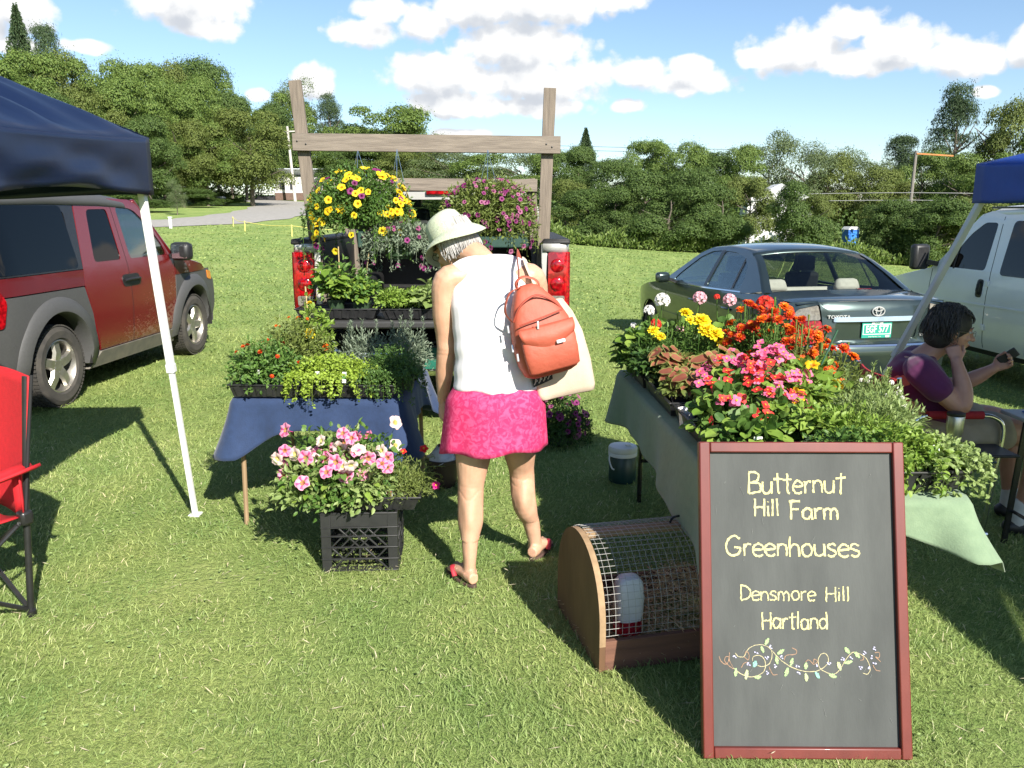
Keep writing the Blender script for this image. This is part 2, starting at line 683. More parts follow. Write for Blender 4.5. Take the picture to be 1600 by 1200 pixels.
def build_ground():
 n = 260
 s = np.linspace(-1, 1, n)
 xs = np.sinh(s * 5.2) / np.sinh(5.2) * 420
 ys = np.sinh(s * 5.2) / np.sinh(5.2) * 420 + 6
 X, Y = np.meshgrid(xs, ys, indexing='ij')
 Z = gz(X, Y)
 V = np.stack([X, Y, Z], -1).reshape(-1, 3)
 i, j = np.meshgrid(np.arange(n - 1), np.arange(n - 1), indexing='ij')
 a = (i * n + j).ravel()
 F = np.stack([a, a + n, a + n + 1, a + 1], 1)
 o = link('lawn', np_mesh('lawn', V, F, ground_mat(), smooth=True))
 tag(o, 'mown green field sloping away behind the stall', kind='structure')

build_ground()

# gravel drive that sweeps up to the house at left
def build_drive():
 m = mat('drive_gravel', (0.34, 0.32, 0.29), (0.25, 0.235, 0.21), rough=0.95, scale=3, detail=8, bump=0.6, bscale=30)
 cl = catmull([(x, y, 0) for x, y in [(-60, 43), (-40, 44.5), (-27, 46.5), (-20.5, 51), (-18.8, 59), (-20, 72), (-23.5, 88), (-27, 98), (-36, 106)]], 8)
 wd = 3.3
 mb = MB()
 rows = []
 for i, p in enumerate(cl):
  t = (cl[min(i + 1, len(cl) - 1)] - cl[max(i - 1, 0)]).normalized()
  nrm = Vector((-t.y, t.x, 0))
  row = []
  for k in (-1, -.5, 0, .5, 1):
   q = p + nrm * k * (wd + 0.25 * math.sin(i * 1.3 + k))
   row.append((q.x, q.y, G(q.x, q.y) + 0.03 + 0.05 * (1 - abs(k))))
  rows.append(row)
 mb.loft(rows, closed=False)
 tag(mb.build('gravel_drive', m), 'pale gravel drive curving up to the grey roofed house', kind='structure')

build_drive()

# ---------------------------------------------------------------- grass blades (nobody could count them)
def build_grass():
 mats = [leaf_mat('grass_blade', (0.200, 0.285, 0.085), (0.410, 0.490, 0.195), (0.70, 0.64, 0.44), rough=0.55, transl=0.35),
   leaf_mat('grass_blade_far', (0.205, 0.285, 0.085), (0.320, 0.395, 0.140), rough=0.6, transl=0.35)]
 for m in mats:               # paler and darker patches in the sward
  nt = m.node_tree
  b = nt.nodes['Principled BSDF']
  src = b.inputs['Base Color'].links[0].from_socket
  tc = nt.nodes.new('ShaderNodeTexCoord')
  nz = nt.nodes.new('ShaderNodeTexNoise')
  nz.inputs['Scale'].default_value = 2.3
  nz.inputs['Detail'].default_value = 5
  nt.links.new(tc.outputs['Object'], nz.inputs[0])
  mx = nt.nodes.new('ShaderNodeMix')
  mx.data_type = 'RGBA'
  mx.blend_type = 'MULTIPLY'
  mx.inputs[0].default_value = 1
  nt.links.new(src, mx.inputs[6])
  nt.links.new(_ramp(nt, nz.outputs['Fac'], (.70, .82, .70), (1.22, 1.10, 1.05), .32, .68), mx.inputs[7])
  nt.links.new(mx.outputs[2], b.inputs['Base Color'])
 MI = []
 V, F = [], []
 off = 0
 zones = [(1.55, 2.6, 0.78, 15000, 0.030, 0.0024), (2.6, 3.8, 0.75, 10000, 0.032, 0.0029), (3.8, 5.6, 0.73, 5000, 0.034, 0.0042),
   (5.6, 8.5, 0.72, 1900, 0.036, 0.0075), (8.5, 13, 0.72, 620, 0.038, 0.014), (13, 20, 0.70, 170, 0.048, 0.028), (20, 34, 0.70, 45, 0.05, 0.05), (34, 50, 0.68, 16, 0.055, 0.08)]
 for y0, y1, k, dens, h, w in zones:
  area = k * (y1 * y1 - y0 * y0) + 0.6 * (y1 - y0)
  n = int(area * dens)
  y = np.sqrt(rng.uniform(y0 * y0, y1 * y1, n))
  x = rng.uniform(-1, 1, n) * (k * y + 0.3)
  # thinner, shorter grass in worn spots
  worn = np.exp(-(((x + 1.35) / .35) ** 2 + ((y - 3.45) / .2) ** 2)) + np.exp(-(((x - 1.6) / .25) ** 2 + ((y - 2.2) / .5) ** 2)) * .8 \
   + 0.5 * np.exp(-(((x + 0.1) / .25) ** 2 + ((y - 3.0) / .2) ** 2))
  tuft = 0.5 + 0.5 * np.sin(x * 7.1 + 2 * np.sin(y * 3.3)) * np.sin(y * 8.3 + 1.7 * np.sin(x * 4.1))
  keep = rng.uniform(0, 1, n) > worn * 0.75
  x, y, tuft, worn = x[keep], y[keep], tuft[keep], worn[keep]
  n = len(x)
  z = gz(x, y)
  base = np.stack([x, y, z], 1)
  flow = np.sin(x * 1.9 + 0.7) * 1.3 + np.cos(y * 2.3) * 1.1
  a = flow + rng.normal(0, 1.5, n)
  lean = rng.uniform(0.35, 1.45, n)
  hh = h * rng.uniform(0.4, 1.45, n) * (0.75 + 0.5 * tuft) * (1 - 0.45 * np.clip(worn, 0, 1))
  d = np.stack([np.cos(a) * np.sin(lean), np.sin(a) * np.sin(lean), np.cos(lean)], 1)
  d2 = np.stack([np.cos(a) * np.sin(lean + .6), np.sin(a) * np.sin(lean + .6), np.cos(lean + .6)], 1)
  ph = rng.uniform(0, 2 * math.pi, n)
  s = np.stack([np.cos(ph), np.sin(ph), np.zeros(n)], 1)
  ww = w * rng.uniform(0.7, 1.3, n)[:, None]
  mid = base + d * hh[:, None] * 0.6
  tip = mid + d2 * hh[:, None] * 0.5
  v = np.stack([base - s * ww * .5, base + s * ww * .5, mid + s * ww * .42, mid - s * ww * .42, tip], 1).reshape(-1, 3)
  b = np.arange(n)[:, None] * 5 + off
  f = np.concatenate([b + [0, 1, 2], b + [0, 2, 3], b + [3, 2, 4]], 1).reshape(-1, 3)
  V.append(v)
  F.append(f)
  MI.append(np.full(len(f), 0 if y0 < 5 else 1))
  off += n * 5
 o = link('grass', np_mesh('grass', np.concatenate(V), np.concatenate(F), mats, np.concatenate(MI)))
 tag(o, 'short green lawn grass with straw coloured blades', 'grass', kind='stuff')
 # clover leaves and heads scattered low in the lawn
 lf = LF()
 n = 700
 cx, cy = rng.uniform(-3, 3, 60), rng.uniform(1.8, 6.5, 60)
 k = rng.integers(0, 60, n)
 x = cx[k] + rng.normal(0, .24, n)
 y = cy[k] + rng.normal(0, .24, n)
 P = np.stack([x, y, gz(x, y) + rng.uniform(.010, .024, n)], 1)
 for j in range(3):
  a = rng.uniform(0, 6.28, n) * 0 + j * 2.09 + x * 50
  D = np.stack([np.cos(a), np.sin(a), np.full(n, .25)], 1)
  lf.add(P, D, np.tile([0, 0, 1.0], (n, 1)) + rng.normal(0, .35, (n, 3)), .009, .009, 'round')
 tag(lf.build('clover', leaf_mat('clover_leaf', (0.27, 0.37, 0.13), (0.36, 0.46, 0.18))), 'small clover leaves in patches through the lawn', 'clover', kind='stuff')

build_grass()

def build_litter():
 lf = LF()
 n = 900
 y = np.sqrt(rng.uniform(1.6 ** 2, 6 ** 2, n))
 x = rng.uniform(-1, 1, n) * .72 * y
 a = rng.uniform(0, 6.28, n)
 P = np.stack([x, y, gz(x, y) + rng.uniform(.02, .04, n)], 1)
 D = np.stack([np.cos(a), np.sin(a), rng.normal(0, .2, n)], 1)
 lf.add(P, D, np.tile([0, 0, 1.], (n, 1)), rng.uniform(.02, .06, n), rng.uniform(.003, .005, n), 'needle')
 tag(lf.build('dry_clippings', leaf_mat('dry_clipping', (.50, .42, .26), (.68, .60, .42), transl=.1)), 'dry straw coloured clippings strewn over the lawn', 'clippings', kind='stuff')

build_litter()

# ---------------------------------------------------------------- trees
BARK = mat('bark', (0.16, 0.13, 0.10), (0.09, 0.075, 0.06), rough=0.95, scale=6, stretch=(1, 1, .2), bump=0.8)
LEAVES = {
 'broad': leaf_mat('broad_leaves', (0.066, 0.120, 0.020), (0.172, 0.240, 0.052), rough=0.6),
 'light': leaf_mat('light_leaves', (0.075, 0.115, 0.045), (0.155, 0.195, 0.080), rough=0.6),
 'dark': leaf_mat('dark_leaves', (0.042, 0.082, 0.017), (0.118, 0.178, 0.042), rough=0.6),
 'olive': leaf_mat('olive_leaves', (0.080, 0.112, 0.022), (0.172, 0.210, 0.050), rough=0.6),
 'pine': leaf_mat('pine_needles', (0.030, 0.062, 0.026), (0.080, 0.120, 0.050), rough=0.6, transl=0.15),
}

def crown_mesh(seed, kind, matn, nblob=34, nleaf=11000, leaf=0.022):
 """unit tree: crown from z=.12 to 1 and radius .5 (scaled per tree); leaves sit on the outside of many small boughs"""
 r = np.random.default_rng(seed)
 lf = LF()
 if kind == 'spruce':
  n = nleaf
  z = r.uniform(0.06, 1.0, n) ** 0.9
  a = r.uniform(0, 6.283, n)
  lay = np.floor(z * 16)
  rad = (1 - z) ** 0.85 * 0.5 * (0.75 + 0.35 * np.sin(a * 5 + lay * 2.4)) * np.sqrt(r.uniform(0.12, 1, n))
  zz = z - rad * 0.28 + r.normal(0, .008, n)
  P = np.stack([rad * np.cos(a), rad * np.sin(a), zz], 1)
  D = np.stack([np.cos(a), np.sin(a), np.full(n, -.15)], 1) + r.normal(0, .5, (n, 3))
  lf.add(P, D, r.normal(0, .6, (n, 3)) + [0, 0, 1], leaf * 1.5, leaf * .6)
 else:
  nb = nblob
  if kind == 'pine':
   bz = r.uniform(.15, .97, nb)
   ba = r.uniform(0, 6.283, nb)
   br = (.05 + .42 * np.clip(1.0 - bz, 0, 1) ** .8) * r.uniform(.3, 1.05, nb)
   bs = np.stack([r.uniform(.10, .17, nb), r.uniform(.10, .17, nb), r.uniform(.05, .09, nb)], 1)
  elif kind == 'bush':
   bz = r.uniform(.12, .86, nb)
   ba = r.uniform(0, 6.283, nb)
   br = .40 * np.sqrt(np.clip(1 - (np.abs(bz - .35) / .62) ** 2, 0, 1)) * r.uniform(.5, 1.05, nb)
   bs = np.stack([r.uniform(.10, .19, nb)] * 3, 1) * [1, 1, .8]
  else:
   bz = r.uniform(.2, .92, nb)
   ba = r.uniform(0, 6.283, nb)
   br = .40 * np.sqrt(np.clip(1 - ((bz - .52) / .46) ** 2, 0, 1)) * r.uniform(.35, 1.1, nb)
   bs = np.stack([r.uniform(.10, .20, nb)] * 3, 1) * [1, 1, .66]
  bc = np.stack([br * np.cos(ba), br * np.sin(ba), bz], 1)
  w = bs[:, 0] ** 2
  k = r.choice(nb, nleaf, p=w / w.sum())
  u = r.normal(size=(nleaf, 3))
  u /= np.linalg.norm(u, axis=1, keepdims=True)
  u[:, 2] = np.where(u[:, 2] < -.35, -u[:, 2], u[:, 2])
  lump = 1 + .22 * np.sin(u[:, 0] * 7 + k) * np.sin(u[:, 1] * 7 + 2 * k) * np.sin(u[:, 2] * 6)
  sh = (r.uniform(.3, 1.0, nleaf) ** .28 * lump)[:, None]
  stray = (r.uniform(0, 1, nleaf) < .12)[:, None]
  sh = np.where(stray, sh * r.uniform(1.05, 1.5, (nleaf, 1)), sh)
  P = bc[k] + u * bs[k] * sh
  ok = P[:, 2] > .02
  P, u = P[ok], u[ok]
  n = len(P)
  Nn = u * 1.3 + r.normal(0, .42, (n, 3)) + [0, 0, .25]
  D = r.normal(0, 1, (n, 3))
  D -= Nn * (D * Nn).sum(1, keepdims=True) / (Nn * Nn).sum(1, keepdims=True)
  sz = leaf * r.uniform(.7, 1.35, n)
  lf.add(P, D, Nn, sz * (1.5 if kind == 'pine' else 1.2), sz * (.55 if kind == 'pine' else 1.0))
 return lf.mesh(kind + '_crown', LEAVES[matn])

def trunk_mesh(seed, kind):
 r = random.Random(seed)
 mb = MB()
 top = .97 if kind in ('spruce', 'pine') else .72
 pts = [(0, 0, -.05)] + [(r.uniform(-.02, .02), r.uniform(-.02, .02), top * i / 5) for i in range(1, 6)]
 mb.tube(catmull(pts, 3), [lerp(.024, .005, i / 15) for i in range(16)], 7)
 if kind not in ('spruce',):
  for i in range(9):
   z = r.uniform(.18, .7)
   a = r.uniform(0, 6.28)
   q = r.uniform(.18, .38)
   mb.tube(catmull([(0, 0, z), (q * .5 * math.cos(a), q * .5 * math.sin(a), z + .06), (q * math.cos(a), q * math.sin(a), z + r.uniform(.08, .2))], 3),
     [.010, .009, .008, .006, .005, .004, .003], 5)
 return mb.mesh('trunk', BARK)

KINDS = {}
for nm, kd, ml, sd, nb, nl, lf_ in [('broad1', 'broad', 'broad', 1, 34, 38000, .0128), ('broad2', 'broad', 'broad', 2, 30, 38000, .0128), ('broad3', 'broad', 'olive', 3, 40, 36000, .0128),
         ('dark1', 'broad', 'dark', 4, 32, 36000, .0128), ('light1', 'broad', 'light', 5, 46, 16000, .0125), ('pine1', 'pine', 'pine', 6, 56, 22000, .013),
         ('pine2', 'pine', 'pine', 16, 66, 22000, .013), ('spruce1', 'spruce', 'pine', 7, 0, 11000, .020), ('bush1', 'bush', 'dark', 8, 30, 32000, .0150),
         ('bush2', 'bush', 'dark', 9, 30, 32000, .0150), ('bush3', 'bush', 'olive', 10, 28, 30000, .0150)]:
 KINDS[nm] = (crown_mesh(sd, kd, ml, nb, nl, lf_), trunk_mesh(sd, kd))

def tree(kind, x, y, h, w, name, label, cat='tree', group=None, rz=None, dz=0.0):
 t = thing(name, label, cat, (x, y, G(x, y) + dz), random.uniform(0, 6.28) if rz is None else rz, group)
 c = link('crown', KINDS[kind][0], t)
 c.scale = (w, w * random.uniform(.9, 1.1), h)
 c['kind'] = 'stuff'
 k = link('trunk', KINDS[kind][1], t)
 k.scale = (w, w, h) if 'spruce' not in kind else (w * .5, w * .5, h * .9)
 return t

tree('spruce1', -53.7, 95.0, 20.6, 10.9, 'spruce_tree', 'tall dark spruce rising highest above the woods at the left edge')
tree('pine2', -49.4, 92.0, 18.0, 7.0, 'pine_tree', 'ragged pine beside the tall spruce at the left edge')
tree('broad1', -44.3, 70.0, 12.2, 12.3, 'broadleaf_tree', 'first tree from the left in the dense woods on the left slope', group='trees of the wooded slope at left')
tree('broad1', -47.0, 84.0, 14.4, 9.6, 'broadleaf_tree', 'third tree from the left in the dense woods on the left slope', group='trees of the wooded slope at left')
tree('broad3', -46.4, 90.0, 15.2, 9.6, 'broadleaf_tree', 'fifth tree from the left in the dense woods on the left slope', group='trees of the wooded slope at left')
tree('broad2', -41.8, 88.0, 14.6, 8.8, 'broadleaf_tree', 'seventh tree from the left in the dense woods on the left slope', group='trees of the wooded slope at left')
tree('broad1', -43.5, 100.0, 15.8, 10.0, 'broadleaf_tree', 'tenth tree from the left in the dense woods on the left slope', group='trees of the wooded slope at left')
tree('broad3', -41.6, 104.0, 16.0, 9.6, 'broadleaf_tree', 'thirteenth tree from the left in the dense woods on the left slope', group='trees of the wooded slope at left')
tree('dark1', -40.9, 112.0, 17.2, 11.1, 'broadleaf_tree', 'sixteenth tree from the left in the dense woods on the left slope', group='trees of the wooded slope at left')
tree('broad2', -38.8, 66.0, 8.7, 7.6, 'broadleaf_tree', 'second tree from the left in the dense woods on the left slope', group='trees of the wooded slope at left')
tree('dark1', -36.6, 68.0, 8.9, 7.3, 'broadleaf_tree', 'fourth tree from the left in the dense woods on the left slope', group='trees of the wooded slope at left')
tree('broad3', -35.8, 72.0, 9.8, 7.7, 'broadleaf_tree', 'sixth tree from the left in the dense woods on the left slope', group='trees of the wooded slope at left')
tree('broad1', -34.3, 76.0, 11.2, 8.1, 'broadleaf_tree', 'ninth tree from the left in the dense woods on the left slope', group='trees of the wooded slope at left')
tree('broad2', -33.7, 82.0, 11.7, 8.2, 'broadleaf_tree', 'twelfth tree from the left in the dense woods on the left slope', group='trees of the wooded slope at left')
tree('broad1', -33.2, 88.0, 12.2, 8.1, 'broadleaf_tree', 'fifteenth tree from the left in the dense woods on the left slope', group='trees of the wooded slope at left')
tree('broad2', -34.8, 100.0, 14.4, 8.4, 'broadleaf_tree', 'eighteenth tree from the left in the dense woods on the left slope', group='trees of the wooded slope at left')
tree('dark1', -32.0, 96.0, 11.7, 8.1, 'broadleaf_tree', 'nineteenth tree from the left in the dense woods on the left slope', group='trees of the wooded slope at left')
tree('dark1', -31.8, 74.0, 7.6, 6.8, 'broadleaf_tree', 'eleventh tree from the left in the dense woods on the left slope', group='trees of the wooded slope at left')
tree('broad3', -31.6, 66.0, 6.3, 6.1, 'broadleaf_tree', 'eighth tree from the left in the dense woods on the left slope', group='trees of the wooded slope at left')
tree('broad3', -31.4, 80.0, 8.0, 7.3, 'broadleaf_tree', 'fourteenth tree from the left in the dense woods on the left slope', group='trees of the wooded slope at left')
tree('broad1', -29.7, 82.0, 7.9, 6.9, 'broadleaf_tree', 'seventeenth tree from the left in the dense woods on the left slope', group='trees of the wooded slope at left')
tree('broad1', -32.9, 104.0, 12.4, 8.8, 'broadleaf_tree', 'twentieth tree from the left in the dense woods on the left slope', group='trees of the wooded slope at left')
tree('broad2', -34.7, 130.0, 15.6, 10.9, 'broadleaf_tree', 'twenty-second tree from the left in the dense woods on the left slope', group='trees of the wooded slope at left')
tree('dark1', -31.3, 112.0, 12.0, 6.9, 'broadleaf_tree', 'twenty-first tree from the left in the dense woods on the left slope', group='trees of the wooded slope at left')
tree('broad3', -26.0, 84.0, 9.3, 10.6, 'broadleaf_tree', 'big rounded tree overhanging the lawn left of the gravel drive')
tree('light1', -33.1, 132.0, 17.1, 9.1, 'poplar_tree', 'pale silvery tree behind the utility pole')
tree('pine1', -27.6, 130.0, 14.9, 7.5, 'pine_tree', 'dark pine poking up behind the left post of the wooden rack')
tree('broad2', -28.7, 128.0, 10.6, 11.8, 'broadleaf_tree', 'tree behind the house just left of the wooden rack')
tree('broad2', -16.1, 110.0, 12.2, 13.9, 'broadleaf_tree', 'broad domed tree showing above the wooden rack beam')
tree('broad1', -12.2, 112.0, 10.2, 11.1, 'broadleaf_tree', 'lower tree at the right shoulder of the domed tree above the rack')
tree('dark1', -19.0, 105.0, 6.5, 11.3, 'broadleaf_tree', 'first tree from the left of those seen between the rack beams', group='trees framed by the wooden rack')
tree('broad3', -11.4, 95.0, 6.1, 10.2, 'broadleaf_tree', 'second tree from the left of those seen between the rack beams', group='trees framed by the wooden rack')
tree('light1', -6.8, 90.0, 6.9, 9.6, 'broadleaf_tree', 'third tree from the left of those seen between the rack beams', group='trees framed by the wooden rack')
tree('broad2', -2.7, 88.0, 6.8, 9.4, 'broadleaf_tree', 'fourth tree from the left of those seen between the rack beams', group='trees framed by the wooden rack')
tree('light1', 0.9, 84.0, 7.4, 9.0, 'broadleaf_tree', 'fifth tree from the left of those seen between the rack beams', group='trees framed by the wooden rack')
tree('broad1', 3.4, 76.0, 7.0, 7.0, 'broadleaf_tree', 'sixth tree from the left of those seen between the rack beams', group='trees framed by the wooden rack')
tree('spruce1', 7.1, 82.0, 9.7, 5.7, 'spruce_tree', 'thin spruce tip just right of the wooden rack')
tree('dark1', 5.5, 70.0, 7.0, 5.4, 'broadleaf_tree', 'dark tree directly right of the right rack post')
tree('broad1', 11.0, 70.0, 8.1, 5.9, 'broadleaf_tree', 'round topped tree above the dark bushes left of the sedan roof')
tree('broad2', 13.3, 68.0, 8.0, 5.7, 'broadleaf_tree', 'second round topped tree above the bushes behind the sedan')
tree('dark1', 8.2, 66.0, 6.0, 5.6, 'broadleaf_tree', 'first tree from the left in the woods behind the right hedgerow bushes', group='trees of the right hedgerow')
tree('dark1', 16.1, 68.0, 7.1, 5.7, 'broadleaf_tree', 'second tree from the left in the woods behind the right hedgerow bushes', group='trees of the right hedgerow')
tree('broad1', 17.6, 66.0, 7.7, 5.1, 'broadleaf_tree', 'third tree from the left in the woods behind the right hedgerow bushes', group='trees of the right hedgerow')
tree('light1', 24.2, 70.0, 8.6, 5.9, 'broadleaf_tree', 'fourth tree from the left in the woods behind the right hedgerow bushes', group='trees of the right hedgerow')
tree('broad3', 27.1, 72.0, 7.9, 6.1, 'broadleaf_tree', 'fifth tree from the left in the woods behind the right hedgerow bushes', group='trees of the right hedgerow')
tree('light1', 30.4, 74.0, 8.4, 6.2, 'broadleaf_tree', 'sixth tree from the left in the woods behind the right hedgerow bushes', group='trees of the right hedgerow')
tree('broad3', 31.0, 70.0, 6.8, 5.9, 'broadleaf_tree', 'seventh tree from the left in the woods behind the right hedgerow bushes', group='trees of the right hedgerow')
tree('broad1', 35.0, 72.0, 8.4, 6.1, 'broadleaf_tree', 'eighth tree from the left in the woods behind the right hedgerow bushes', group='trees of the right hedgerow')
tree('broad2', 36.3, 66.0, 8.1, 7.1, 'broadleaf_tree', 'ninth tree from the left in the woods behind the right hedgerow bushes', group='trees of the right hedgerow')
tree('broad3', 39.8, 66.0, 7.9, 7.1, 'broadleaf_tree', 'tenth tree from the left in the woods behind the right hedgerow bushes', group='trees of the right hedgerow')
tree('light1', 21.9, 72.0, 9.4, 6.6, 'birch_tree', 'thin airy grey green tree with sky showing through it')
tree('pine2', 36.8, 80.0, 10.2, 7.3, 'pine_tree', 'hazy rounded pine left of the tallest pine on the right')
tree('pine1', 40.5, 78.0, 14.5, 8.1, 'pine_tree', 'tallest pine above the blue canopy on the right')
tree('broad3', 44.0, 76.0, 13.2, 7.6, 'broadleaf_tree', 'tall leafy tree at the right edge above the white van')
tree('broad1', 47.3, 74.0, 13.4, 8.5, 'broadleaf_tree', 'tree past the right edge of the hedgerow')
tree('bush3', 3.5, 55.0, 4.0, 3.8, 'hedge_bush', 'first rounded bush from the left along the foot of the right hedgerow', group='bushes along the field edge')
tree('bush2', 4.6, 50.0, 3.3, 5.0, 'hedge_bush', 'second rounded bush from the left along the foot of the right hedgerow', group='bushes along the field edge')
tree('bush1', 6.1, 49.0, 3.6, 4.1, 'hedge_bush', 'third rounded bush from the left along the foot of the right hedgerow', group='bushes along the field edge')
tree('bush2', 7.9, 50.0, 4.6, 4.6, 'hedge_bush', 'fourth rounded bush from the left along the foot of the right hedgerow', group='bushes along the field edge')
tree('bush1', 8.7, 46.0, 3.8, 4.6, 'hedge_bush', 'fifth rounded bush from the left along the foot of the right hedgerow', group='bushes along the field edge')
tree('bush2', 10.6, 49.0, 4.9, 4.5, 'hedge_bush', 'sixth rounded bush from the left along the foot of the right hedgerow', group='bushes along the field edge')
tree('bush1', 11.5, 46.0, 4.0, 4.2, 'hedge_bush', 'seventh rounded bush from the left along the foot of the right hedgerow', group='bushes along the field edge')
tree('bush3', 13.6, 48.0, 4.6, 4.0, 'hedge_bush', 'eighth rounded bush from the left along the foot of the right hedgerow', group='bushes along the field edge')
tree('bush1', 14.5, 42.0, 4.3, 3.9, 'hedge_bush', 'ninth rounded bush from the left along the foot of the right hedgerow', group='bushes along the field edge')
tree('bush3', 19.0, 52.0, 4.0, 3.0, 'hedge_bush', 'tenth rounded bush from the left along the foot of the right hedgerow', group='bushes along the field edge')
tree('bush2', 21.7, 48.0, 3.7, 3.7, 'hedge_bush', 'eleventh rounded bush from the left along the foot of the right hedgerow', group='bushes along the field edge')
tree('bush1', 22.7, 48.0, 3.9, 4.4, 'hedge_bush', 'twelfth rounded bush from the left along the foot of the right hedgerow', group='bushes along the field edge')
tree('bush2', 23.5, 46.0, 3.8, 4.6, 'hedge_bush', 'thirteenth rounded bush from the left along the foot of the right hedgerow', group='bushes along the field edge')
tree('bush3', 25.5, 46.0, 4.1, 4.6, 'hedge_bush', 'fourteenth rounded bush from the left along the foot of the right hedgerow', group='bushes along the field edge')
tree('bush1', 28.0, 46.0, 4.2, 4.6, 'hedge_bush', 'fifteenth rounded bush from the left along the foot of the right hedgerow', group='bushes along the field edge')
tree('bush1', -29.4, 66.0, 1.8, 5.6, 'undergrowth_bush', 'second bush from the left at the foot of the woods behind the red car', group='bushes at the foot of the left woods')
tree('bush2', -29.7, 76.0, 1.8, 5.8, 'undergrowth_bush', 'third bush from the left at the foot of the woods behind the red car', group='bushes at the foot of the left woods')
tree('bush2', -30.1, 62.0, 2.3, 5.2, 'undergrowth_bush', 'first bush from the left at the foot of the woods behind the red car', group='bushes at the foot of the left woods')
tree('bush1', -28.8, 84.0, 1.4, 4.5, 'undergrowth_bush', 'fifth bush from the left at the foot of the woods behind the red car', group='bushes at the foot of the left woods')
tree('bush3', -30.7, 86.0, 1.6, 5.3, 'undergrowth_bush', 'fourth bush from the left at the foot of the woods behind the red car', group='bushes at the foot of the left woods')
tree('light1', -24.8, 62.0, 2.5, 1.7, 'sapling', 'small young tree standing alone beside the drive')

# ---------------------------------------------------------------- vehicle helpers
RED_PAINT = mat('red_paint', (0.135, 0.008, 0.010), (0.115, 0.007, 0.009), rough=0.28, coat=0.8, scale=3, metal=0.25)
GREY_CLAD = mat('grey_cladding', (0.074, 0.074, 0.073), (0.062, 0.061, 0.060), rough=0.55, scale=60, bump=0.05, bscale=300)
BLACK_PLASTIC = mat('black_plastic', (0.012, 0.012, 0.013), (0.02, 0.02, 0.02), rough=0.45, scale=30)
BLACK_TRIM = mat('black_trim', (0.010, 0.010, 0.011), (0.014, 0.014, 0.015), rough=0.25)
RUBBER = mat('tyre_rubber', (0.030, 0.028, 0.026), (0.065, 0.058, 0.048), rough=0.9, scale=9, bump=0.2)
ALLOY = mat('alloy', (0.52, 0.50, 0.46), (0.36, 0.33, 0.28), rough=0.38, metal=0.85, scale=14)
CHROME = mat('chrome', (0.78, 0.78, 0.78), (0.7, 0.7, 0.7), rough=0.12, metal=1.0)
DARK_HOLE = mat('dark_underside', (0.008, 0.008, 0.008), (0.015, 0.014, 0.012), rough=0.9)
CABIN = mat('cabin_trim', (0.045, 0.045, 0.047), (0.06, 0.06, 0.06), rough=0.8)
SEAT_GREY = mat('seat_cloth', (0.40, 0.38, 0.34), (0.33, 0.31, 0.28), rough=0.9)
GLASS_DARK = glass_mat('privacy_glass', (0.04, 0.045, 0.05), dark=0.15, refl=0.55)
GLASS_CLEAR = glass_mat('clear_glass', (0.85, 0.90, 0.87), dark=0.1, refl=0.75)
LAMP_RED = mat('red_lens', (0.36, 0.004, 0.008), (0.17, 0.002, 0.004), rough=0.12, coat=0.6, scale=25, p=(.45, .55))
LAMP_CLEAR = mat('clear_lens', (0.26, 0.24, 0.20), (0.12, 0.11, 0.095), rough=0.15, coat=0.6, scale=40)
AMBER = mat('amber_lens', (0.75, 0.22, 0.02), (0.6, 0.16, 0.02), rough=0.15, coat=0.5)
BRIGHT = mat('bright_trim', (.62, .62, .62), (.5, .5, .5), rough=.3, metal=.4)
LINE_DARK = mat('panel_gap', (0.006, 0.006, 0.006), rough=0.9)

def arc(cy, cz, r, a0, a1, n=12):
 return [(cy + r * math.cos(R(lerp(a0, a1, i / n))), cz + r * math.sin(R(lerp(a0, a1, i / n)))) for i in range(n + 1)]

def rounded(poly, r=0.04, n=3):
 """outline with its corners rounded off"""
 out = []
 k = len(poly)
 for i in range(k):
  p0, p1, p2 = Vector(poly[i - 1]), Vector(poly[i]), Vector(poly[(i + 1) % k])
  a, b = (p0 - p1), (p2 - p1)
  ra = min(r, a.length * .45)
  rb = min(r, b.length * .45)
  q0, q2 = p1 + a.normalized() * ra, p1 + b.normalized() * rb
  for j in range(n + 1):
   t = j / n
   q = q0 * (1 - t) ** 2 + p1 * 2 * t * (1 - t) + q2 * t * t
   out.append((q.x, q.y))
 return out

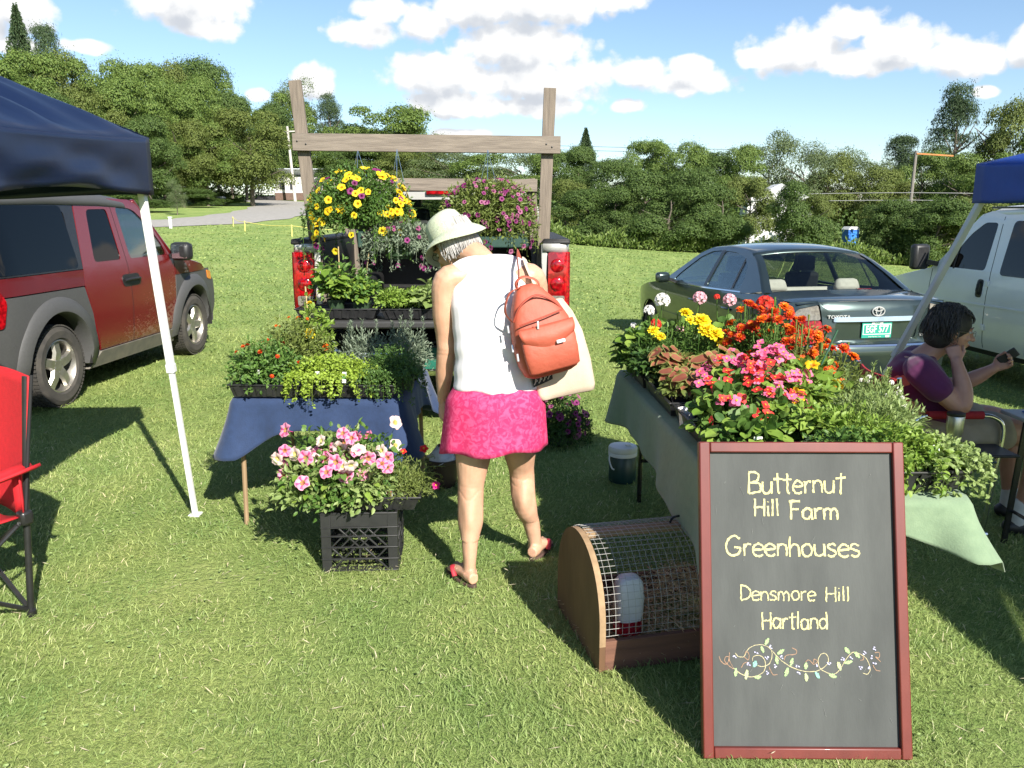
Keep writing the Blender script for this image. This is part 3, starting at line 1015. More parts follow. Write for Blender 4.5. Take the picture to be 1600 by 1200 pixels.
def panel(name, poly, mp, m, parent, off=0.0, thick=0.015, holes=(), step=(0.14, 0.09), bevel=0.0):
 """a sheet cut to an outline, bent over the surface mp(p, off) and given thickness"""
 bm = bmesh.new()
 eds = []
 for lp in [poly] + list(holes):
  vs = [bm.verts.new((p[0], p[1], 0)) for p in lp]
  for i in range(len(vs)):
   eds.append(bm.edges.new((vs[i], vs[(i + 1) % len(vs)])))
 if holes:
  bmesh.ops.triangle_fill(bm, use_beauty=True, edges=eds)
 else:
  bm.faces.new(vs)
 xs = [p[0] for p in poly]
 zs = [p[1] for p in poly]
 for ax, vals, st in ((0, xs, step[0]), (1, zs, step[1])):
  a = math.floor(min(vals) / st) * st + st * .37
  while a < max(vals):
   if a > min(vals):
    co = [0, 0, 0]
    no = [0, 0, 0]
    co[ax] = a
    no[ax] = 1
    bmesh.ops.bisect_plane(bm, geom=bm.verts[:] + bm.edges[:] + bm.faces[:], plane_co=co, plane_no=no)
   a += st
 bmesh.ops.triangulate(bm, faces=[f for f in bm.faces if len(f.verts) > 4])
 bm.verts.index_update()
 n = len(bm.verts)
 P = [(v.co.x, v.co.y) for v in bm.verts]
 V = [Vector(mp(p, off)) for p in P] + [Vector(mp(p, off - thick)) for p in P]
 F = []
 for f in bm.faces:
  ix = [v.index for v in f.verts]
  F.append(tuple(ix))
  F.append(tuple(n + i for i in reversed(ix)))
 for e in bm.edges:
  if len(e.link_faces) == 1:
   lp = e.link_loops[0]
   a, b = lp.vert.index, lp.link_loop_next.vert.index
   F.append((b, a, n + a, n + b))
 bm.free()
 mb = MB()
 mb.add(V, F)
 return mb.build(name, m, parent, smooth=True, angle=35, bevel=bevel)

def strip(name, pts, mp, w, m, parent, off=0.004, thick=0.006):
 """narrow band along 2D points on a surface"""
 L_, R_ = [], []
 P = [Vector(p) for p in pts]
 for i, p in enumerate(P):
  t = (P[min(i + 1, len(P) - 1)] - P[max(i - 1, 0)]).normalized()
  nn = Vector((-t.y, t.x))
  L_.append(tuple(p + nn * w / 2))
  R_.append(tuple(p - nn * w / 2))
 return panel(name, L_ + R_[::-1], mp, m, parent, off, thick)

def wheel(parent, c, r, w, s, spokes=5, rim_m=None, rz=0.0, steel=False):
 """wheel > tyre, rim; outer face towards s*x"""
 e = bpy.data.objects.new('wheel', None)
 C.objects.link(e)
 e.parent = parent
 e.location = c
 e.empty_display_size = .1
 M = Matrix(((0, 0, s), (0, 1, 0), (1, 0, 0)))
 rr = r * .635
 prof = [(rr, -w / 2 + .02), (rr + .02, -w / 2), (r * .86, -w / 2 - .004), (r * .955, -w / 2 + .012), (r, -w / 2 + .04), (r * 1.003, 0), (r, w / 2 - .04), (r * .955, w / 2 - .012), (r * .86, w / 2 + .004), (rr + .02, w / 2), (rr, w / 2 - .02)]
 t = MB()
 t.lathe(prof, 48, M=M, cap=False)
 k = 64
 for i in range(k):                   # tread blocks
  a = 2 * math.pi * i / k
  for zc, ww, da in ((-w * .34, w * .2, 0), (-w * .1, w * .18, .05), (w * .12, w * .18, 0), (w * .35, w * .2, .05)):
   q = M @ Vector((math.cos(a + da) * r, math.sin(a + da) * r, zc))
   bx = MB().box((0, 0, 0), (.012, 2 * math.pi * r / k * .72, ww)).xf(Matrix.Rotation(a + da, 4, 'Z'))
   t.add([M @ (Vector(v) + Vector((math.cos(a + da) * r, math.sin(a + da) * r, zc))) for v in bx.v], bx.f)
 t.build('tyre', RUBBER, e, angle=30)
 rm = MB()
 rm.lathe([(rr + .004, -w / 2 + .02), (rr - .012, -w / 2 + .03), (rr - .02, 0), (rr - .012, w / 2 - .035), (rr - .002, w / 2 - .012), (rr + .006, w / 2 - .015)], 40, M=M, cap=False)
 zf = w / 2 - .045
 rm.lathe([(.0, zf + .012), (.05, zf + .012), (.062, zf), (.075, zf - .02)], 20, M=M, cap=False)
 if steel:
  rm.lathe([(.07, zf - .01), (rr * .6, zf + .005), (rr * .8, zf - .02), (rr - .01, zf - .03)], 32, M=M, cap=False)
 else:
  for i in range(spokes):
   a = 2 * math.pi * i / spokes + rz
   ca, sa = math.cos(a), math.sin(a)
   w0, w1 = .052, .036
   sec = []
   for rad, hw, zz in ((.05, w0, zf), (rr * .55, w0 * .86, zf + .012), (rr - .008, w1 * 1.25, zf - .002)):
    ring = []
    for tx, tz in ((-hw, -.012), (-hw * .7, .012), (hw * .7, .012), (hw, -.012)):
     ring.append(M @ Vector((ca * rad - sa * tx, sa * rad + ca * tx, zz + tz)))
    sec.append(ring)
   rm.loft(sec)
  for i in range(5):
   a = 2 * math.pi * (i + .5) / 5 + rz
   rm.lathe([(.012, -.01), (.012, .012), (.004, .016)], 8, c=M @ Vector((.052 * math.cos(a), .052 * math.sin(a), zf)), M=M)
 rm.build('rim', rim_m or ALLOY, e, angle=35)
 bk = MB()
 bk.lathe([(.0, -w * .1), (rr * .92, -w * .1), (rr * .92, -w * .1 - .03), (0, -w * .1 - .03)], 24, M=M, cap=False)
 bk.build('brake_drum', DARK_HOLE, e)
 return e

def seat(parent, x, y, z, m, w=.5, head=True, h=.62):
 mb = MB()
 mb.box((x, y, z + .07), (w, .5, .14))
 mb.box((x, y - .26, z + .1 + h / 2), (w * .92, .13, h), rot=(R(12), 0, 0), top=.86)
 o = mb.build('seat', m, parent, bevel=.035)
 if head:
  hb = MB()
  hb.box((x, y - .35, z + .1 + h + .1), (.25, .09, .17), rot=(R(8), 0, 0), top=.85)
  hb.tube([(x - .06, y - .33, z + h), (x - .06, y - .35, z + h + .12)], .008, 6)
  hb.build('headrest', m, o, bevel=.03)
 return o

def text_mesh(txt, size, m, parent, M4, name, depth=0.002, bold=0.0, sx=1.0, align='CENTER'):
 cu = bpy.data.curves.new(name, 'FONT')
 cu.body = txt
 cu.size = size
 cu.extrude = depth
 cu.offset = bold
 cu.align_x = align
 cu.align_y = 'CENTER'
 cu.space_character = 1.05
 cu.resolution_u = 3
 t = bpy.data.objects.new(name + '_tmp', cu)
 C.objects.link(t)
 dg = bpy.context.evaluated_depsgraph_get()
 me = bpy.data.meshes.new_from_object(t.evaluated_get(dg))
 bpy.data.objects.remove(t)
 me.name = name
 me.transform(M4 @ Matrix.Diagonal((sx, 1, 1, 1)))
 me.materials.clear()
 me.materials.append(m)
 o = link(name, me, parent)
 return o

# ---------------------------------------------------------------- red boxy SUV at left
def build_suv():
 t = thing('parked_suv', 'boxy dark red car with grey plastic fenders and mud spattered doors', 'car', (-4.60, 6.72, G(-3.8, 8.0)), R(-3.0))
 tab = [(.22, .80), (.4, .872), (.7, .897), (.95, .893), (1.08, .878), (1.14, .866), (1.66, .748), (1.80, .70)]

 def W(y, z):
  w = interp(z, tab)
  w *= 1 - .10 * sm(y, 2.35, 3.45) ** 1.3 - .07 * sm(-y, .40, .86) ** 2
  return w

 # mud spatter low on the doors
 m = bpy.data.materials.new('red_paint_muddy')
 m.use_nodes = True
 nt = m.node_tree
 b = nt.nodes['Principled BSDF']
 b.inputs['Coat Weight'].default_value = .7
 b.inputs['Coat Roughness'].default_value = .05
 tc = nt.nodes.new('ShaderNodeTexCoord')
 nz = nt.nodes.new('ShaderNodeTexNoise')
 nz.inputs['Scale'].default_value = 42
 nz.inputs['Detail'].default_value = 8
 nz.inputs['Roughness'].default_value = .75
 mp_ = nt.nodes.new('ShaderNodeMapping')
 mp_.inputs['Scale'].default_value = (1, .55, 1)
 mp_.inputs['Rotation'].default_value = (R(-32), 0, 0)
 nt.links.new(tc.outputs['Object'], mp_.inputs[0])
 nt.links.new(mp_.outputs[0], nz.inputs[0])
 n2 = nt.nodes.new('ShaderNodeTexNoise')
 n2.inputs['Scale'].default_value = 3.2
 nt.links.new(tc.outputs['Object'], n2.inputs[0])
 sp = nt.nodes.new('ShaderNodeSeparateXYZ')
 nt.links.new(tc.outputs['Object'], sp.inputs[0])

 def mth(op, a, b_):
  n = nt.nodes.new('ShaderNodeMath')
  n.operation = op
  for i, s_ in enumerate((a, b_)):
   if isinstance(s_, (int, float)):
    n.inputs[i].default_value = s_
   else:
    nt.links.new(s_, n.inputs[i])
  return n.outputs[0]
 hgt = mth('MULTIPLY', mth('SUBTRACT', .98, sp.outputs[2]), .40)
 fw = mth('MULTIPLY', mth('SUBTRACT', sp.outputs[1], 1.0), .13)
 v = mth('ADD', mth('ADD', mth('ADD', nz.outputs['Fac'], hgt), mth('MINIMUM', fw, .16)), mth('MULTIPLY', mth('SUBTRACT', n2.outputs['Fac'], .5), .35))
 rp = nt.nodes.new('ShaderNodeValToRGB')
 rp.color_ramp.elements[0].position = .76
 rp.color_ramp.elements[1].position = .98
 rp.color_ramp.elements[0].color = (0, 0, 0, 1)
 rp.color_ramp.elements[1].color = (.85, .85, .85, 1)
 nt.links.new(v, rp.inputs[0])
 mx = nt.nodes.new('ShaderNodeMix')
 mx.data_type = 'RGBA'
 mx.inputs[6].default_value = (0.135, 0.008, 0.010, 1)
 mx.inputs[7].default_value = (0.30, 0.23, 0.15, 1)
 nt.links.new(rp.outputs[0], mx.inputs[0])
 nt.links.new(mx.outputs[2], b.inputs['Base Color'])
 ro = mth('ADD', .26, mth('MULTIPLY', rp.outputs[0], .6))
 nt.links.new(ro, b.inputs['Roughness'])
 nt.links.new(ro, b.inputs['Coat Roughness'])
 MUD = m
 sill_m = mat('muddy_sill', (0.20, 0.18, 0.145), (0.12, 0.115, 0.10), rough=.85, scale=8)
 for s in (1, -1):
  def mp(p, off, s=s):
   return (s * (W(p[0], p[1]) + off), p[0], p[1])
  # rear quarter
  qw = rounded([(-.60, 1.15), (.36, 1.15), (.43, 1.60), (-.56, 1.60)], .05)
  panel('quarter_pillar', [(-.745, 1.105), (.455, 1.105), (.595, 1.665), (-.66, 1.665)], mp, BLACK_TRIM, t, holes=[qw])
  panel('quarter_window', rounded([(-.64, 1.12), (.40, 1.12), (.40, 1.64), (-.60, 1.64)], .05), mp, GLASS_DARK, t, off=.004, thick=.005)
  panel('quarter_panel', [(-.78, .965), (.425, .965), (.452, 1.10), (-.76, 1.10)], mp, RED_PAINT, t, off=.002)
  panel('rear_fender', [(-.785, .955), (-.80, .60), (-.79, .36), (-.44, .34)] + arc(0, .345, .435, 188, -8, 16)[0:] + [(.50, .26), (.60, .30), (.50, .72), (.418, .955)], mp, GREY_CLAD, t, thick=.03)
  fl = MB()
  o_, i_ = arc(0, .345, .565, 186, -8, 22), arc(0, .345, .432, 186, -8, 22)
  fl.loft([[mp(a, .0), mp((lerp(a[0], c[0], .18), lerp(a[1], c[1], .18)), .026), mp((lerp(a[0], c[0], .9), lerp(a[1], c[1], .9)), .034), mp(c, .012), mp(c, -.10)] for a, c in zip(o_, i_)], closed=False)
  fl.build('fender_flare', GREY_CLAD, t, angle=60)
  # doors
  rw = rounded([(.66, 1.15), (1.12, 1.15), (1.125, 1.615), (.78, 1.61)], .05)
  d = panel('rear_door', [(.625, .37), (1.197, .37), (1.197, 1.705), (.615, 1.69), (.46, 1.11), (.43, .96)], mp, MUD, t, holes=[rw])
  panel('window_glass', rounded([(.64, 1.13), (1.14, 1.13), (1.145, 1.635), (.76, 1.63)], .05), mp, GLASS_DARK, d, off=-.006, thick=.005)
  fw_ = rounded([(1.285, 1.15), (2.03, 1.15), (1.99, 1.26), (1.80, 1.47), (1.62, 1.60), (1.52, 1.625), (1.285, 1.63)], .04)
  d = panel('front_door', [(1.205, .37), (2.03, .37), (2.10, .62), (2.15, 1.105), (1.92, 1.45), (1.70, 1.66), (1.58, 1.705), (1.205, 1.712)], mp, MUD, t, holes=[fw_])
  panel('window_glass', rounded([(1.265, 1.13), (2.06, 1.13), (2.01, 1.27), (1.81, 1.49), (1.63, 1.62), (1.52, 1.645), (1.265, 1.65)], .04), mp, GLASS_CLEAR, d, off=-.006, thick=.005)
  hd = panel('handle_recess', rounded([(1.05, .90), (1.37, .90), (1.37, 1.01), (1.05, 1.01)], .05), mp, BLACK_PLASTIC, t, off=.006, thick=.01)
  hb = MB()
  hb.tube([mp((1.07, .955), .012), mp((1.14, .965), .038), mp((1.30, .965), .038), mp((1.36, .955), .012)], .014, 8)
  hb.build('door_handle', BLACK_PLASTIC, hd)
  strip('panel_gap', [(1.201, .37), (1.201, 1.70)], mp, .007, LINE_DARK, t, off=.0005)
  # front fender
  panel('front_fender', [(2.04, .26), (2.105, .62), (2.155, .925), (3.02, .925), (3.27, .80), (3.32, .52), (3.24, .34), (3.03, .33)] + arc(2.575, .345, .432, -4, 186, 16)[1:-1] + [(2.14, .26)], mp, GREY_CLAD, t, thick=.03)
  fl = MB()
  o_, i_ = arc(2.575, .345, .565, 188, -2, 22), arc(2.575, .345, .43, 188, -2, 22)
  fl.loft([[mp(a, .0), mp((lerp(a[0], c[0], .18), lerp(a[1], c[1], .18)), .026), mp((lerp(a[0], c[0], .9), lerp(a[1], c[1], .9)), .034), mp(c, .012), mp(c, -.10)] for a, c in zip(o_, i_)], closed=False)
  fl.build('fender_flare', GREY_CLAD, t, angle=60)
  panel('fender_top', [(2.155, .932), (3.0, .932), (2.9, 1.00), (2.5, 1.07), (2.155, 1.10)], mp, RED_PAINT, t)
  panel('side_marker', rounded([(3.06, .82), (3.20, .80), (3.18, .90), (3.05, .92)], .02), mp, AMBER, t, off=.006, thick=.01)
  panel('sill', [(.48, .22), (2.12, .22), (2.05, .36), (.62, .36)], mp, sill_m, t, off=.018, thick=.06)
  panel('rear_lamp', rounded([(-.83, .74), (-.66, .74), (-.61, .93), (-.70, 1.09), (-.82, 1.09)], .03), mp, LAMP_RED, t, off=.012, thick=.03)
  # mirror
  mb = MB()
  mb.box((s * 1.00, 2.10, 1.18), (.22, .13, .19), rot=(0, 0, s * R(-8)))
  mi = mb.build('mirror', BLACK_PLASTIC, t, bevel=.045)
  MB().bar((s * .87, 2.10, 1.13), (s * .95, 2.10, 1.14), .08, .05).build('mirror_arm', BLACK_PLASTIC, mi, bevel=.01)
  MB().grid(lambda u, v: Vector((s * (.92 + .16 * u), 2.034, 1.11 + .14 * v)), 2, 2).build('mirror_glass', CHROME, mi)
  wheel(t, (s * .77, 0, .338), .338, .215, s, 5)
  wheel(t, (s * .77, 2.575, .338), .338, .215, s, 5, rz=.4)
  for yc in (0, 2.575):
   MB().loft([[Vector((s * (.88 - .35 * k), a[0], a[1])) for a in arc(yc, .345, .44, 188, -8, 14)] for k in range(2)], closed=False).build('wheel_well', DARK_HOLE, t)
 # roof
 rf = MB()
 rings = []
 for y, dz, dw in [(-.80, -.16, -.03), (-.74, -.045, 0), (-.5, -.01, 0), (.2, 0.01, 0), (1.0, 0, 0), (1.45, -.03, 0), (1.70, -.085, -.02), (1.82, -.14, -.03)]:
  w = .748 + dw + .012
  pts = [(-1, -.02), (-.985, .035), (-.94, .075), (-.8, .10), (-.4, .125), (0, .13), (.4, .125), (.8, .10), (.94, .075), (.985, .035), (1, -.02)]
  rings.append([Vector((p[0] * w, y, 1.665 + p[1] + dz * (1 if abs(p[0]) < .99 else .6))) for p in pts])
 rf.loft(rings, closed=False)
 rf.build('roof', GREY_CLAD, t, solid=.02, angle=50)
 # bonnet, front, windscreen, tail
 hd = MB()
 hd.grid(lambda u, v: Vector(((v * 2 - 1) * lerp(.86, .76, u ** 2), lerp(2.14, 3.22, u), lerp(1.115, .955, u ** 1.5) + .035 * (1 - (v * 2 - 1) ** 2) - .10 * sm(u, .85, 1))), 10, 12)
 hd.build('bonnet', RED_PAINT, t, solid=.02)
 fr = MB()
 fr.grid(lambda u, v: Vector(((v * 2 - 1) * .80 * (1 if u < .9 else .98), 3.24 + .10 * (1 - abs(v * 2 - 1) ** 3) + (.05 if .3 < u < .7 else 0), lerp(.30, .93, u))), 10, 16)
 fr.build('front_bumper', GREY_CLAD, t)
 ws = MB()
 ws.grid(lambda u, v: Vector(((v * 2 - 1) * lerp(.84, .70, u), lerp(2.20, 1.70, u) + .10 * (1 - (v * 2 - 1) ** 2) * (1 - .4 * u), lerp(1.11, 1.70, u))), 8, 12)
 ws.build('windscreen', GLASS_CLEAR, t)
 for s in (1, -1):
  MB().bar((s * .86, 2.18, 1.10), (s * .70, 1.70, 1.70), .06, .05).build('windscreen_pillar', RED_PAINT, t, bevel=.015)
 tl = MB()
 tl.grid(lambda u, v: Vector(((v * 2 - 1) * W(-.82, lerp(.34, 1.66, u)) * .985, -.80 - .06 * (1 - abs(v * 2 - 1) ** 4) + .12 * sm(u, .6, 1), lerp(.34, 1.66, u))), 10, 14)
 tl.build('tailgate', GREY_CLAD, t, solid=.02)
 fl = MB()
 fl.box((0, 1.2, .30), (1.5, 3.9, .12))
 fl.build('underbody', DARK_HOLE, t)
 ds = MB()
 ds.box((0, 2.0, .92), (1.5, .35, .3))
 ds.build('dashboard', CABIN, t, bevel=.04)
 for x in (-.38, .38):
  seat(t, x, 1.25, .62, SEAT_GREY)
 seat(t, 0, .25, .62, CABIN, w=1.1)
 st = MB()
 st.tube([Vector((-.38 + .17 * math.cos(a), 1.72 + .08 * math.sin(a), 1.02 + .15 * math.sin(a))) for a in [i * math.pi / 8 for i in range(17)]], .014, 6)
 st.build('steering_wheel', CABIN, t)

build_suv()

# ---------------------------------------------------------------- white van at right
def build_van():
 t = thing('parked_van', 'white passenger van with dark windows parked behind the seated person', 'van', (6.32, 11.10, G(5.6, 9.5) - .03), R(6))
 WHITE = mat('van_white', (0.86, 0.85, 0.82), (0.80, 0.79, 0.76), rough=.3, coat=.5, scale=3)
 tab = [(.35, .93), (.5, .975), (.8, 1.0), (1.05, 1.0), (1.28, .975), (1.9, .85), (2.02, .79)]

 def W(y, z):
  return interp(z, tab) * (1 - .16 * sm(y, -.1, .95) ** 1.5)
 for s in (-1, 1):
  def mp(p, off, s=s):
   return (s * (W(p[0], p[1]) + off), p[0], p[1])
  w1 = rounded([(-.63, 1.31), (-1.40, 1.31), (-1.40, 1.86), (-1.18, 1.86), (-.98, 1.72)], .05)
  w2 = rounded([(-1.68, 1.29), (-2.62, 1.29), (-2.62, 1.87), (-1.68, 1.87)], .06)
  w3 = rounded([(-2.85, 1.29), (-4.2, 1.29), (-4.2, 1.87), (-2.85, 1.87)], .06)
  body = [(.78, .50), (.90, .72), (.86, .98), (.70, 1.06), (-.36, 1.27), (-.50, 1.36), (-1.06, 1.95), (-1.2, 1.99), (-4.5, 1.99), (-4.6, 1.4), (-4.6, .48)] \
   + arc(-3.43, .38, .47, 168, 12, 12)[::1] + [(-2.8, .40), (-.6, .40)] + arc(0, .38, .46, 172, 8, 12) + [(.6, .45)]
  bd = panel('body_side', body, mp, WHITE, t, holes=[w1, w2, w3], thick=.02)
  for w in (w1, w2, w3):
   cx = sum(p[0] for p in w) / len(w)
   cz = sum(p[1] for p in w) / len(w)
   panel('window', [(cx + (p[0] - cx) * 1.04, cz + (p[1] - cz) * 1.05) for p in w], mp, GLASS_DARK, t, off=-.004 if w is not w2 else .004, thick=.004)
  strip('window_bar', [(-.83, 1.30), (-.83, 1.62)], mp, .03, BLACK_TRIM, t, off=.004)
  for ln in ([(-.40, .45), (-.42, 1.27)], [(-1.50, .42), (-1.52, 1.2), (-1.47, 1.93)], [(-2.74, .42), (-2.74, 1.93)], [(.55, .86), (-.4, .88)]):
   strip('panel_gap', ln, mp, .009, LINE_DARK, t, off=.001)
  strip('belt_crease', [(-4.5, .92), (-2, .92), (.5, .90)], mp, .02, WHITE, t, off=.008, thick=.01)
  for y in (-1.38, -2.60):
   h = panel('handle_recess', rounded([(y - .055, 1.0), (y + .055, 1.0), (y + .055, 1.21), (y - .055, 1.21)], .04), mp, BLACK_PLASTIC, t, off=.004, thick=.006)
   MB().tube([mp((y, 1.03), .01), mp((y, 1.08), .03), mp((y, 1.15), .03), mp((y, 1.19), .01)], .014, 8).build('door_handle', BLACK_PLASTIC, h)
  for z in (1.17, .66):
   MB().box(mp((-1.505, z), .006), (.03, .05, .07)).build('hinge', WHITE, t, bevel=.006)
  panel('sill_trim', [(-2.85, .34), (-.55, .34), (-.55, .405), (-2.85, .405)], mp, BLACK_PLASTIC, t, off=-.01, thick=.05)
  mb = MB()
  mb.box((s * 1.16, -.40, 1.42), (.24, .12, .32), rot=(0, 0, s * R(-12)))
  mi = mb.build('mirror', BLACK_PLASTIC, t, bevel=.04)
  MB().bar((s * .93, -.48, 1.33), (s * 1.08, -.42, 1.36), .08, .06).build('mirror_arm', BLACK_PLASTIC, mi)
  for y in (0, -3.43):
   wheel(t, (s * .86, y, .37), .37, .22, s, steel=True)
  for yc in (0, -3.43):
   MB().loft([[Vector((s * (.93 - .35 * k), a[0], a[1])) for a in arc(yc, .38, .475, 172, 8, 14)] for k in range(2)], closed=False).build('wheel_well', DARK_HOLE, t)
 rf = MB()
 rf.loft([[Vector((p[0] * (.825 + dw), y, 1.985 + p[1] * k + dz)) for p in [(-1, -.03), (-.97, .03), (-.85, .07), (-.4, .10), (0, .105), (.4, .10), (.85, .07), (.97, .03), (1, -.03)]]
   for y, dz, k, dw in [(-4.6, -.05, .5, -.02), (-4.4, 0, 1, 0), (-2, .01, 1, 0), (-1.3, -.01, 1, 0), (-1.08, -.05, .8, -.01)]], closed=False)
 rf.build('roof', WHITE, t, solid=.02, angle=50)
 hd = MB()
 hd.grid(lambda u, v: Vector(((v * 2 - 1) * lerp(.965, .83, u ** 2), lerp(-.36, .86, u), lerp(1.28, 1.04, u) + .05 * (1 - (v * 2 - 1) ** 2) - .08 * sm(u, .85, 1))), 10, 12)
 hd.build('bonnet', WHITE, t, solid=.02)
 ws = MB()
 ws.grid(lambda u, v: Vector(((v * 2 - 1) * lerp(.955, .83, u), lerp(-.40, -1.10, u) + .14 * (1 - (v * 2 - 1) ** 2), lerp(1.27, 1.95, u))), 8, 12)
 ws.build('windscreen', GLASS_DARK, t)
 fr = MB()
 fr.grid(lambda u, v: Vector(((v * 2 - 1) * .84, .88 + .08 * (1 - abs(v * 2 - 1) ** 3), lerp(.45, 1.05, u))), 6, 12)
 fr.build('front_bumper', BLACK_PLASTIC, t)
 bk = MB()
 bk.box((0, -4.58, 1.2), (1.7, .06, 1.5))
 bk.build('rear_door', WHITE, t, bevel=.02)
 MB().box((0, -1.8, .42), (1.7, 5.2, .12)).build('underbody', DARK_HOLE, t)
 for y in (-1.5, -2.5, -3.5):
  for x in (-.45, .45):
   seat(t, x, y, .8, CABIN, w=.55)
 gt = MB()
 gt.tube([(-.815, -1.2, 2.03), (-.815, -4.3, 2.03)], .012, 6)
 gt.build('roof_gutter', BLACK_TRIM, t)

build_van()

# ---------------------------------------------------------------- dark green sedan
def build_sedan():
 t = thing('parked_sedan', 'dark green sedan with a teal licence plate parked behind the flower table', 'car', (3.42, 7.52, G(3.3, 8.6) - .05), R(10))
 GREEN = mat('green_paint', (0.046, 0.066, 0.063), (0.036, 0.053, 0.051), rough=.30, coat=1.0, metal=.7, scale=2.5)
 low = [(.18, .80), (.32, .865), (.55, .895), (.75, .895), (.90, .875), (.98, .85)]
 up = [(.94, .862), (.98, .85), (1.05, .815), (1.2, .735), (1.36, .645), (1.42, .605), (1.47, .55)]

 def plan(y):
  return 1 - .20 * (max(0, .75 - y) / .75) ** 2.4 - .24 * (max(0, y - 3.9) / .9) ** 2.2

 def W(y, z):
  return (interp(z, low) if z < .94 else interp(z, up)) * plan(y)
 BELT = [(0.06, 1.0), (.75, 1.03), (1.2, 1.00), (2.2, .965), (3.3, .945), (3.6, .94)]
 for s in (-1, 1):
  def mp(p, off, s=s):
   return (s * (W(p[0], p[1]) + off), p[0], p[1])
  belt = [(y, interp(y, BELT)) for y in (.62, .75, 1.0, 1.2, 1.6, 2.2, 2.8, 3.3, 3.55)]
  lowp = [(.17, .30), (.155, .60), (.19, .64), (.205, .80), (.225, .96), (.40, 1.01)] + belt + [(4.0, .88), (4.45, .78), (4.68, .62), (4.72, .40), (4.6, .24), (4.25, .22)] \
   + arc(3.82, .315, .36, -10, 190, 14) + [(3.40, .20), (1.52, .20)] + arc(1.1, .315, .36, -10, 190, 14) + [(.66, .24)]
  panel('body_side', lowp, mp, GREEN, t, thick=.02, step=(.1, .06))
  # greenhouse side with two windows
  g = [(3.42, .955), (3.05, 1.16), (2.72, 1.34), (2.5, 1.41), (2.1, 1.44), (1.75, 1.435), (1.45, 1.40), (1.25, 1.33), (1.0, 1.19), (.80, 1.055), (1.0, 1.018), (1.2, 1.003), (2.2, .968)]
  wf = rounded([(3.10, 1.00), (2.98, 1.10), (2.65, 1.30), (2.42, 1.375), (2.17, 1.395), (2.17, .995)], .035)
  wr = rounded([(2.09, .995), (2.09, 1.395), (1.80, 1.39), (1.55, 1.355), (1.38, 1.28), (1.28, 1.14), (1.27, 1.035)], .045)
  panel('window_frame', g, mp, GREEN, t, holes=[wf, wr], thick=.018, step=(.1, .06))
  for nm, w in (('front_window', wf), ('rear_side_window', wr)):
   cx = sum(p[0] for p in w) / len(w)
   cz = sum(p[1] for p in w) / len(w)
   panel(nm, [(cx + (p[0] - cx) * 1.05, cz + (p[1] - cz) * 1.06) for p in w], mp, GLASS_CLEAR, t, off=-.007, thick=.004)
  strip('window_pillar', [(2.13, 1.0), (2.13, 1.40)], mp, .075, BLACK_TRIM, t, off=.003)
  strip('window_bar', [(1.45, 1.02), (1.50, 1.34)], mp, .022, BLACK_TRIM, t, off=.002)
  strip('belt_trim', [(y, interp(y, BELT) + .012) for y in (1.22, 1.6, 2.2, 2.8, 3.2)], mp, .014, CHROME, t, off=.006)
  strip('rub_strip', [(1.55, .56), (2.4, .56), (3.35, .56)], mp, .04, GREEN, t, off=.014, thick=.016)
  for ln in ([(2.13, .24), (2.14, .96)], [(3.28, .26), (3.30, .70), (3.22, .95)], [(1.50, .36), (1.30, .60), (1.16, .72), (1.18, 1.0)]):
   strip('panel_gap', ln, mp, .008, LINE_DARK, t, off=.001)
  for y in (2.25, 1.32):
   MB().tube([mp((y, .815), .004), mp((y + .04, .82), .034), mp((y + .17, .82), .034), mp((y + .21, .815), .004)], .013, 8).build('door_handle', GREEN, t)
  mb = MB()
  mb.box((s * .99, 3.12, 1.02), (.19, .10, .13), rot=(0, 0, s * R(-10)))
  mi = mb.build('mirror', GREEN, t, bevel=.04)
  MB().bar((s * .85, 3.15, .98), (s * .93, 3.13, 1.0), .06, .04).build('mirror_arm', BLACK_PLASTIC, mi)
  wheel(t, (s * .765, 1.1, .312), .312, .2, s, 7)
  wheel(t, (s * .765, 3.82, .312), .312, .2, s, 7)
  for yc in (1.1, 3.82):
   MB().loft([[Vector((s * (.86 - .35 * k), a[0], a[1])) for a in arc(yc, .315, .37, 190, -10, 14)] for k in range(2)], closed=False).build('wheel_well', DARK_HOLE, t)
 # roof between the two sides
 ed = [(2.62, 1.375), (2.5, 1.41), (2.1, 1.44), (1.75, 1.435), (1.45, 1.40), (1.36, 1.37)]
 rf = MB()
 rf.loft([[Vector((x * W(y, z) * 1.0, y + .05 * (1 - x * x) * (1 if y > 2.4 else -1 if y < 1.5 else 0), z + .048 * (1 - abs(x) ** 2.6))) for x in [i / 8 for i in range(-8, 9)]] for y, z in ed], closed=False)
 rf.build('roof', GREEN, t, solid=.015, angle=60)
 # rear window, inset between pillars
 e2 = [(1.36, 1.372), (1.22, 1.315), (1.0, 1.19), (.80, 1.055), (.74, 1.03)]
 rg = MB()
 rg.loft([[Vector((x * W(y, z) * .90, y - .085 * (1 - x * x), z + .012 + .02 * (1 - x * x))) for x in [i / 8 for i in range(-8, 9)]] for y, z in e2], closed=False)
 rg.build('rear_window', GLASS_CLEAR, t, angle=80)
 for s in (-1, 1):
  pl = MB()
  pl.loft([[Vector((s * W(y, z) * k, y - .085 * (1 - k * k) * sm(k, 1, .9), z + dz)) for k, dz in ((1.0, -.004), (.985, .012), (.95, .018), (.885, .016))] for y, z in e2], closed=False)
  pl.build('rear_pillar', GREEN, t, angle=80)
 wn = MB()
 wn.loft([[Vector((x * W(y, z) * .97, y + .16 * (1 - x * x), z + .03 * (1 - x * x))) for x in [i / 8 for i in range(-8, 9)]] for y, z in [(2.62, 1.38), (2.9, 1.25), (3.2, 1.08), (3.44, .95)]], closed=False)
 wn.build('windscreen', GLASS_CLEAR, t, angle=80)
 # boot lid and bonnet
 bl = MB()
